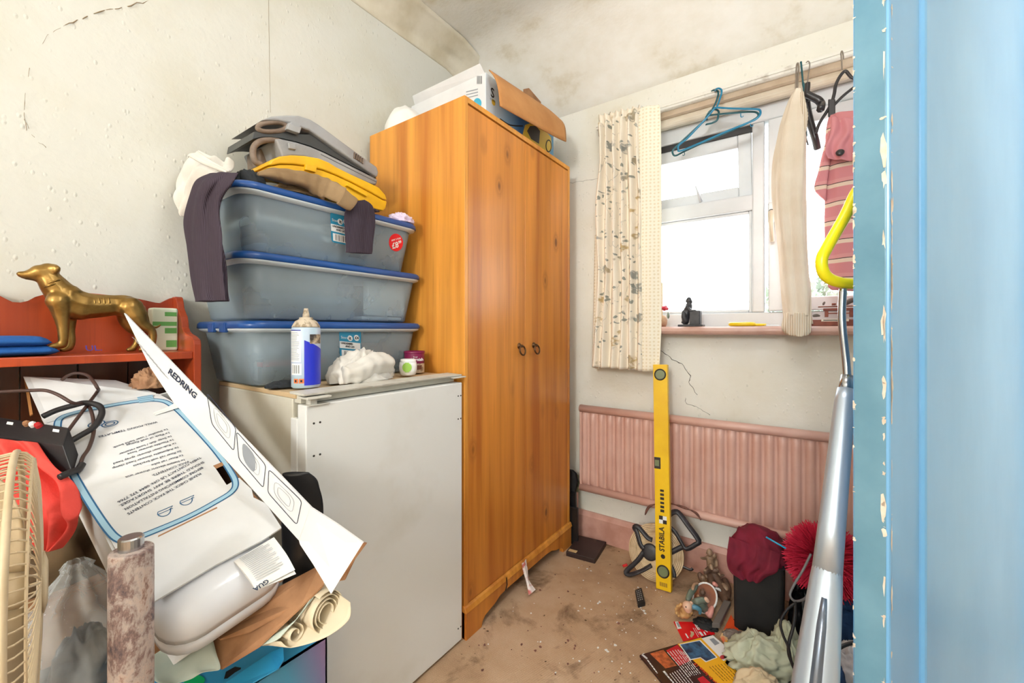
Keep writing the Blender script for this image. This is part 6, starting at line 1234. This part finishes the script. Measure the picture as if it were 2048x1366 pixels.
# ------------------------------------------------------------------ corner heap on the carpet
BN = onz(1465, 1256, 0); bw, bdp, bht = .158, .20, .262
bn = thing('black_bin', 'plain black upright bin below the radiator', 'bin', BN + V((bw / 2, bdp / 2, 0)))
bm = NB()
stack_rings(bm, [ring(BN.x + bw / 2, BN.y + bdp / 2, bw / 2 - .004, bdp / 2 - .004, .012, 0.001), ring(BN.x + bw / 2, BN.y + bdp / 2, bw / 2, bdp / 2, .014, bht), ring(BN.x + bw / 2, BN.y + bdp / 2, bw / 2 + .003, bdp / 2 + .003, .015, bht + .002), ring(BN.x + bw / 2, BN.y + bdp / 2, bw / 2 - .004, bdp / 2 - .004, .012, bht + .004), ring(BN.x + bw / 2, BN.y + bdp / 2, bw / 2 - .008, bdp / 2 - .008, .01, bht - .05)])
obj('shell', bm, 'black_matt', bn, smooth=False)
mc = thing('maroon_cloth', 'maroon cloth slumped over the top of the black bin', 'cloth', V((BN.x + .07, BN.y + .09, bht)))
bm = NB(); heap(bm, (BN.x + .075, BN.y + .09, bht - .01), (.098, .10, .105), 5, .17, 1.15, 80, 40, .4); obj('bundle', bm, 'maroon_cloth', mc, smooth=True)
YF = BN.y - .012
bm = NB(); drape(bm, [(V((BN.x - .014, YF + .04, bht + .06)), V((BN.x + .15, YF + .03, bht + .05))), (V((BN.x - .016, YF, bht + .01)), V((BN.x + .14, YF, bht + .0))), (V((BN.x - .012, YF - .004, bht - .04)), V((BN.x + .11, YF - .002, bht - .03))), (V((BN.x + .02, YF - .002, bht - .065)), V((BN.x + .085, YF, bht - .06)))], 40, 30, .005, 3.2, 6, .6); obj('overhang', bm, 'maroon_cloth', mc, smooth=True, solid=.003)
bm = NB(); tube(bm, [ony(1532, 1074, YF - .01), ony(1572, 1097, YF - .02)], .0028, 8); obj('blue_pen', bm, 'pen_blue', smooth=True, label='light blue pen lying on the maroon cloth', cat='pen')
# red feather duster
dc = at(1650, 1118, 1.42); du = thing('red_duster', 'bushy bright red fibre duster beside the black bin', 'duster', V((dc.x, dc.y, .12)))
rr = random.Random(9)
for nm, m, nn_ in (('bristles', 'duster_red', 5200), ('bristles', 'duster_dark', 900)):
    bm = NB()
    for k in range(nn_):
        z = rr.uniform(-1, 1); a = rr.uniform(0, 2 * math.pi); q = math.sqrt(1 - z * z); d = V((q * math.cos(a), q * math.sin(a), z))
        if d.z < -.75: continue
        L_ = .122 * rr.uniform(.72, 1.05); p0, p1 = dc + d * .02, dc + d * L_ + V((0, 0, -.012 * rr.random())); s = d.orthogonal().normalized() * .0009; s2 = d.cross(s)
        v = [bm.verts.new(p0 + s), bm.verts.new(p0 - s), bm.verts.new(p1 + s * 1.6 + s2), bm.verts.new(p1 - s * 1.6)]; bm.faces.new(v[:2] + [v[3], v[2]])
        w_ = [bm.verts.new(p0 + s2), bm.verts.new(p0 - s2), bm.verts.new(p1 - s2 * 1.5), bm.verts.new(p1 + s2 * 1.5)]; bm.faces.new(w_)
    obj(nm, bm, m, du, kind='stuff')
bm = NB(); tube(bm, [dc, dc + V((.06, .12, -.05)), dc + V((.10, .2, -dc.z + .02))], .008, 8); obj('handle', bm, 'black_plastic', du, smooth=True)
# black bag heap with cables
bm = NB(); c0 = onz(1640, 1262, 0); heap(bm, (.002, 1.835, 0), (.055, .09, .19), 12, .22, 2.0, 64, 30); obj('black_sack', bm, 'black_plastic', smooth=True, label='shiny black plastic sack heaped beside the black bin', cat='sack')
def fcable(name, lb, pts, r, m='rubber_black'):
    bm = NB(); tube(bm, spline([at(*p) for p in pts], 8), r, 8); obj(name, bm, m, smooth=True, label=lb, cat='cable')
mat('grey_cable', C(120, 118, 118), .3)
fcable('grey_cable', 'grey looped cable hanging in front of the red duster', [(1622, 1108, 1.31), (1606, 1140, 1.30), (1588, 1170, 1.28), (1580, 1190, 1.27), (1590, 1202, 1.265), (1608, 1198, 1.29), (1622, 1180, 1.32)], .0034, 'grey_cable')
fcable('black_cable', 'black looped cable falling onto the green cloth', [(1590, 1202, 1.265), (1590, 1225, 1.26), (1586, 1255, 1.25), (1578, 1285, 1.24), (1578, 1310, 1.23), (1588, 1335, 1.225)], .0045)
fcable('black_cable', 'black bowed cable between the bin and the green cloth', [(1590, 1206, 1.265), (1572, 1222, 1.26), (1561, 1245, 1.25), (1566, 1270, 1.24), (1577, 1295, 1.23), (1583, 1325, 1.225), (1592, 1345, 1.22)], .0038)
# green cloth
gcl = thing('sage_cloth', 'sage green cloth crumpled over the magazines', 'cloth', onz(1540, 1340, .01))
c0 = onz(1545, 1345, 0); bm = NB(); heap(bm, (c0.x - .03, c0.y + .012, .010), (.104, .084, .078), 15, .36, 2.0, 90, 40, .6); obj('bundle', bm, 'sage_cloth', gcl, smooth=True)
bm = NB(); c0 = onz(1572, 1342, 0); heap(bm, (c0.x, c0.y + .03, .005), (.046, .07, .115), 41, .36, 1.9, 70, 34, .2); obj('raised_fold', bm, 'sage_cloth', gcl, smooth=True)
bm = NB(); c0 = onz(1520, 1375, 0); heap(bm, (c0.x, c0.y - .035, .010), (.065, .042, .06), 19, .28, 2, 56, 26, .3); obj('beige_cloth', bm, 'beige_cloth', smooth=True, label='beige cloth tucked under the sage green cloth', cat='cloth')
bm = NB(); c0 = onz(1640, 1372, 0); heap(bm, (.058, 1.575, 0), (.042, .058, .11), 23, .22, 2, 48, 24); obj('navy_cloth', bm, 'navy_cloth', smooth=True, label='navy blue cloth behind the silver pole', cat='cloth')
bm = NB(); c0 = at(1700, 1240, 1.25); heap(bm, (.135, 1.89, 0), (.066, .065, .135), 27, .2, 2, 48, 24); obj('blue_towel', bm, 'navy_cloth', smooth=True, label='blue towel heaped below the red duster', cat='towel')
bm = NB(); c0 = onz(1690, 1330, .0); heap(bm, (.128, 1.725, 0), (.066, .066, .085), 29, .25, 2.6, 48, 24); obj('white_packaging', bm, 'bubble_white', smooth=True, label='crinkled white plastic packaging on the floor by the door', cat='packaging')
fcable('black_flex', 'thin black flex lying on the white plastic packaging', [(1672, 1302, .98), (1686, 1292, .98), (1706, 1286, .99), (1730, 1284, 1.0)], .004)
# magazines
cM = crop(1270, 1230, 7.062)
MZ = .008
def mz(x, y, o=0.0): return onz(*cM(x, y), MZ + o)
A_, B_ = mz(65, 565), mz(1060, 275); ex_ = B_ - A_; ey_ = mz(1440, 590) - B_; ey_ = (ey_ - ex_ * (ey_.dot(ex_) / ex_.length_squared)).normalized() * .285
mg = thing('open_magazine', 'dark brown magazine back cover with yellow column on the carpet', 'magazine', (A_ + B_) / 2)
bm = NB(); prism(bm, [p - V((0, 0, MZ - .001)) for p in (A_, B_, B_ + ey_, A_ + ey_)], (0, 0, MZ - .001)); cv = obj('cover', bm, 'magazine_brown', mg)
def mp(nm, pts, m, o=.0004, par=None):
    bm = NB(); poly(bm, [mz(x, y, o) for x, y in pts]); return obj(nm, bm, m, par or mg)
mp('red_block', [(440, 500), (600, 420), (790, 640), (620, 720)], 'magazine_red'); mp('photo_block', [(210, 545), (400, 490), (590, 715), (430, 755)], 'print_orange')
mp('yellow_column', [(600, 410), (935, 318), (1320, 640), (1700, 1010), (1300, 1100), (820, 640)], 'magazine_yellow', .0003)
mp('film_photo', [(622, 412), (920, 352), (1165, 600), (1000, 668), (925, 606), (780, 640)], 'print_white', .0006); mp('film_photo', [(640, 418), (912, 364), (1145, 598), (1005, 652), (925, 594), (788, 624)], 'print_teal', .0008)
mp('barcode_panel', [(940, 330), (1100, 285), (1440, 575), (1250, 650)], 'print_white', .0006)
mp('barcode', [(1050, 340), (1110, 325), (1195, 400), (1130, 430)], 'print_grey', .0009)
for (cx_, cy_, m) in ((1330, 555, 'hose_blue'), (1240, 595, 'red_card')):
    bm = NB(); poly(bm, [mz(cx_ + 42 * math.cos(t), cy_ + 30 * math.sin(t), .0009) for t in [2 * math.pi * k / 18 for k in range(18)]]); obj('age_badge', bm, m, mg)
up_ = V((0, 0, 1)); cN = crop(1270, 1290, 12.047)
def nzz(x, y): return onz(*cN(x, y), MZ + .0009)
def bars(nm, m, lines, wd):
    bm = NB(); rr = random.Random(len(lines) + 3)
    for (x0, y0, x1, y1) in lines:
        t = 0.0
        while t < 1: e = min(1, t + rr.uniform(.10, .22)); ribbon(bm, [nzz(x0 + (x1 - x0) * t, y0 + (y1 - y0) * t), nzz(x0 + (x1 - x0) * e, y0 + (y1 - y0) * e)], wd, up_); t = e + .03
    obj(nm, bm, m, mg, kind='stuff')
bars('column_text', 'print_white', [(780 + 62 * k, 170 - 18 * k if k < 4 else 110 + 25 * (k - 4), 1290 + 48 * k, 765 - 12 * k) for k in range(7)], .0024)
bars('column_text', 'print_white', [(840 + 55 * k, 690 - 25 * k, 1030 + 75 * k, 930) for k in range(6)], .0024)
bars('column_text', 'magazine_brown', [(1790 + 70 * k, 520 - 16 * k, 2150 + 70 * k, 880 - 10 * k) for k in range(8)], .0018)
bars('edge_text', 'print_white', [(165, 235, 290, 340), (180, 225, 300, 325), (300, 360, 540, 680)], .0042); bars('heading_text', 'print_white', [(680, 630, 930, 910), (700, 625, 780, 730)], .0048)
a, b = onz(*cN(2010, 930), MZ + .0004), onz(*cN(1475, 430), MZ + .0004); text('print', 'ng in Issue 19', 'issue_red', a, b - a, up_.cross(b - a), .018, mg, fit=(b - a).length, bold=.0006)
mp('red_picture', [(880, 900), (960, 860), (1200, 1080), (1060, 1120)], 'magazine_red', .0007)
MZ = .003; m2 = thing('second_magazine', 'violet and yellow magazine under the brown one', 'magazine', mz(1560, 480))
bm = NB(); prism(bm, [mz(x, y) - V((0, 0, .0025)) for x, y in ((1270, 370), (1550, 312), (1830, 350), (2100, 640), (1620, 800), (1500, 600))], (0, 0, .004)); obj('cover', bm, 'magazine_yellow', m2)
MZ = .0048
mp('photo_block', [(1300, 375), (1520, 318), (1775, 570), (1600, 655)], 'print_violet', .0004, m2); mp('barcode_panel', [(1560, 335), (1730, 318), (1850, 385), (1690, 440)], 'print_white', .0004, m2); mp('barcode', [(1640, 338), (1715, 328), (1790, 370), (1740, 392)], 'print_grey', .0008, m2)
mp('lower_panel', [(1340, 770), (1520, 690), (1580, 720), (1560, 800)], 'can_blue', .0004, m2); mp('figure_spot', [(1440, 470), (1500, 420), (1540, 430), (1480, 520)], 'print_orange', .0008, m2); mp('figure_spot', [(1580, 540), (1640, 490), (1660, 520), (1600, 600)], 'print_orange', .0008, m2)
MZ = .004; rcd = thing('red_gift_card', 'red printed card with hanging slot in front of the figurines', 'card', mz(750, 230))
bm = NB(); prism(bm, [mz(x, y) - V((0, 0, .0035)) for x, y in ((545, 90), (830, 95), (1060, 200), (1130, 260), (920, 320), (680, 360))], (0, 0, .003)); obj('card', bm, 'card_red', rcd)
mp('slot_hole', [(780, 225), (830, 240), (835, 275), (800, 320), (775, 300), (790, 260)], 'tape_cream', .0004, rcd); mp('barcode_panel', [(565, 95), (605, 92), (660, 190), (600, 200)], 'print_white', .0004, rcd); mp('barcode', [(580, 105), (605, 100), (645, 165), (612, 172)], 'print_grey', .0008, rcd)
cE = crop(1340, 1230, 18.62)
for i, (x0, y0, x1, y1, wd) in enumerate(((930, 350, 1060, 560, .004), (985, 360, 1120, 560, .003), (1100, 620, 1220, 770, .009), (1260, 620, 1330, 740, .005), (1290, 560, 1400, 640, .004), (860, 480, 1060, 830, .0016), (930, 480, 1080, 740, .0016), (580, 690, 680, 860, .005))):
    bm = NB(); ribbon(bm, [onz(*cE(x0, y0), .0046), onz(*cE(x1, y1), .0046)], wd, up_); obj('printed_mark', bm, 'print_white', rcd)
bm = NB(); P = [onz(1424, 1256, .012), onz(1440, 1257, .012), onz(1462, 1212, .02), onz(1448, 1208, .02)]; prism(bm, P, (0, 0, .018)); obj('grey_bar', bm, 'grey_slab', bevel=.002, label='grey plastic bar leaning between figurine and black bin', cat='bar')
bm = NB(); P = [onz(1440, 1275, .002), onz(1462, 1230, .002), onz(1478, 1262, .002), onz(1450, 1290, .002)]; prism(bm, P, (0, 0, .002)); obj('orange_flyer', bm, 'flyer_orange', label='orange and cream flyer under the black bin edge', cat='flyer')
bm = NB(); heap(bm, onz(1475, 1278, .0), (.045, .03, .022), 33, .3, 2.4, 40, 20); obj('grey_rag', bm, 'grey_rag', smooth=True, label='grey rag in front of the black bin', cat='rag')
bm = NB(); heap(bm, onz(1410, 1252, .0), (.042, .03, .022), 35, .25, 2.2, 40, 20); obj('black_pouch', bm, 'black_matt', smooth=True, label='small black pouch under the fallen figurine', cat='pouch')

# ------------------------------------------------------------------ fallen figurines
cF = crop(1330, 1080, 7.187); kf = 1.62 / 832 / 7.187
def ff(x, y, t=1.62): return at(*cF(x, y), t)
f1 = thing('child_figurine', 'fallen resin figurine of a curly haired child by a table', 'figurine', ff(430, 1080, 1.60))
def cp(*l): return [(ff(x, y, t), r * kf) for x, y, r, t in l]
def org(nm, m, par, chains, vx=.0025): bm = NB(); caps(bm, [cp(*c) for c in chains]); return obj(nm, bm, m, par, remesh=vx)
pn = (EYEV - ff(560, 860)).normalized().lerp(V((0, 0, 1)), .35).normalized(); pc_ = ff(560, 830, 1.632)
bm = NB(); bm2 = [onp(*cF(560 + 185 * math.cos(t) * (1 if math.cos(t) > 0 else .85), 830 + 215 * math.sin(t)), pc_, pn) for t in [2 * math.pi * k / 28 for k in range(28)]]; prism(bm, bm2, -pn * .02); obj('table_top', bm, 'figure_brown', f1, bevel=.003)
bm = NB(); tube(bm, bm2, .0038, 6, True); obj('cloth_rim', bm, 'print_white', f1, smooth=True)
org('coat', 'figure_sage', f1, [[(560, 980, 62, 1.60), (520, 930, 74, 1.585), (450, 900, 60, 1.58), (410, 910, 40, 1.58)], [(460, 880, 45, 1.565), (540, 860, 40, 1.565), (600, 880, 34, 1.57)], [(330, 850, 38, 1.60), (370, 760, 42, 1.62), (420, 700, 40, 1.63), (450, 650, 30, 1.64)]])
org('face', 'figure_skin', f1, [[(320, 950, 66, 1.565), (330, 985, 58, 1.565)], [(375, 910, 30, 1.57), (345, 935, 36, 1.568)], [(590, 850, 30, 1.56), (615, 880, 26, 1.56)]])
rr = random.Random(2); org('curly_hair', 'figure_hair', f1, [[(285, 985, 78, 1.585), (300, 1050, 70, 1.58)]] + [[(290 + 105 * math.cos(a) - 12, 1010 + 85 * math.sin(a), 30, 1.572 + .012 * rr.random()), (290 + 118 * math.cos(a) - 16, 1015 + 98 * math.sin(a), 22, 1.572)] for a in [.3 + .5 * k for k in range(11)]])
org('scarf', 'figure_blue', f1, [[(400, 960, 34, 1.565), (450, 970, 34, 1.56), (500, 1000, 30, 1.56), (500, 1050, 22, 1.56)]])
for x, y in ((300, 962), (340, 1000)): org('eye', 'ink', f1, [[(x, y, 9, 1.5515), (x + 2, y + 2, 9, 1.5515)]], .001)
org('foot', 'figure_pink', f1, [[(640, 1080, 42, 1.578), (660, 1020, 40, 1.585), (680, 970, 26, 1.59)]]); org('foot', 'figure_pink', f1, [[(610, 1050, 36, 1.585), (650, 1090, 34, 1.585)]])
org('ball', 'figure_umber', f1, [[(535, 750, 44, 1.615), (540, 752, 40, 1.61)]]); org('bun', 'clay_tan', f1, [[(478, 808, 24, 1.61), (482, 810, 22, 1.608)]]); org('bow', 'clay_tan', f1, [[(400, 700, 24, 1.61), (420, 640, 22, 1.63), (470, 625, 18, 1.64)]])
f2 = thing('peddler_figurine', 'bronze toned resin figurine of an old man resting with baskets', 'figurine', ff(720, 950, 1.74)); T = 1.76
org('head', 'figure_bronze', f2, [[(640, 165, 42, T), (642, 205, 36, T - .005)], [(610, 175, 18, T), (600, 190, 14, T)]], .0022)
org('torso', 'figure_bronze', f2, [[(645, 270, 62, T), (660, 340, 66, T), (665, 410, 62, T)], [(600, 260, 26, T), (545, 265, 20, T - .01), (515, 255, 16, T - .015)], [(700, 250, 28, T), (735, 300, 26, T), (740, 370, 22, T - .01)], [(710, 215, 22, T), (735, 235, 18, T)]], .0025)
org('breeches', 'figure_umber', f2, [[(640, 420, 50, T - .01), (590, 450, 36, T - .02), (582, 470, 28, T - .02)], [(690, 430, 50, T - .01), (740, 440, 34, T - .02), (755, 450, 26, T - .02)]], .0025)
org('stocking', 'figure_bronze', f2, [[(575, 440, 24, T - .02), (592, 520, 18, T - .02), (600, 535, 15, T - .025)]], .002); org('stocking', 'figure_bronze', f2, [[(750, 430, 24, T - .02), (772, 480, 18, T - .02), (785, 500, 15, T - .025)]], .002)
org('boot', 'figure_umber', f2, [[(800, 520, 26, T - .02), (845, 505, 14, T - .03)]], .002)
org('pouch', 'figure_bronze', f2, [[(660, 380, 40, T - .035), (672, 400, 30, T - .04)]], .002)
org('rock_base', 'figure_umber', f2, [[(690, 480, 70, T), (740, 600, 90, T - .02), (800, 720, 92, T - .05), (850, 830, 62, T - .09), (870, 910, 36, T - .115)], [(640, 520, 50, T - .01), (680, 640, 60, T - .04), (740, 760, 60, T - .06)], [(860, 600, 60, T + .01), (900, 700, 56, T - .04), (900, 800, 44, T - .085)], [(500, 500, 40, T + .01), (520, 560, 44, T), (545, 600, 30, T - .01)]], .0035)
org('flower_basket', 'figure_pink', f2, [[(710, 630, 34, T - .09), (740, 650, 26, T - .09)]], .0025); org('sack', 'figure_bronze', f2, [[(840, 660, 44, T - .05), (870, 700, 50, T - .06), (880, 740, 20, T - .07)]], .003); org('sack', 'figure_bronze', f2, [[(540, 540, 34, T - .03), (545, 590, 26, T - .03)]], .003); org('white_bird', 'print_white', f2, [[(735, 695, 16, T - .1), (780, 712, 20, T - .1), (800, 735, 10, T - .1)]], .002)

# ------------------------------------------------------------------ silver pole with the yellow loop, beside the door
pa, pz_ = at(1692, 778, .66), at(1631, 1366, .56); dirp = (pz_ - pa).normalized(); foot = pa + dirp * ((.012 - pa.z) / dirp.z)
sp = thing('silver_pole', 'silver metal pole with a bright yellow loop handle by the blue door', 'pole', V((foot.x, foot.y, 0)))
pm = at(1648, 1130, .602); pm = pa + dirp * (pm - pa).dot(dirp)
bm = NB(); tube(bm, [pa, pa + dirp * .02, pa + dirp * .08, pm.lerp(pa, .25), pm + dirp * .01], [.0112, .0132, .0142, .0162, .0178], 24); obj('upper_tube', bm, 'alu', sp, smooth=True)
bm = NB(); tube(bm, [pm - dirp * .015, pm, pm + dirp * .02, pz_, foot], [.010, .0172, .0190, .0258, .030], 28); lw_ = obj('lower_tube', bm, 'alu', sp, smooth=True)
vdir = (EYEV - pz_).normalized(); vdir = (vdir - dirp * vdir.dot(dirp)).normalized()
bm = NB(); tube(bm, [pm + dirp * .04 + vdir * .0165, pm.lerp(pz_, .5) + vdir * .0185, pz_ + dirp * .1 + vdir * .0245], [.004, .006, .009], 12, asp=1.4); obj('pressed_channel', bm, 'alu_dark', sp, smooth=True)
bm = NB(); tube(bm, [pa - dirp * .022, pa + dirp * .006], [.0085, .010], 18); obj('collar', bm, 'steel', sp, smooth=True)
bm = NB(); tube(bm, spline([pa - dirp * .02, at(1692, 720, .67), at(1684, 640, .675), at(1686, 578, .68)], 6), .0055, 12); obj('bent_rod', bm, 'steel', sp, smooth=True)
bm = NB(); tube(bm, spline([at(*p, .685) for p in ((1716, 380), (1690, 432), (1656, 492), (1643, 522), (1652, 552), (1686, 566), (1740, 566), (1768, 550), (1772, 480), (1762, 390), (1742, 365))], 7, True), .0088, 14, True); obj('loop_handle', bm, 'handle_yellow', sp, smooth=True)
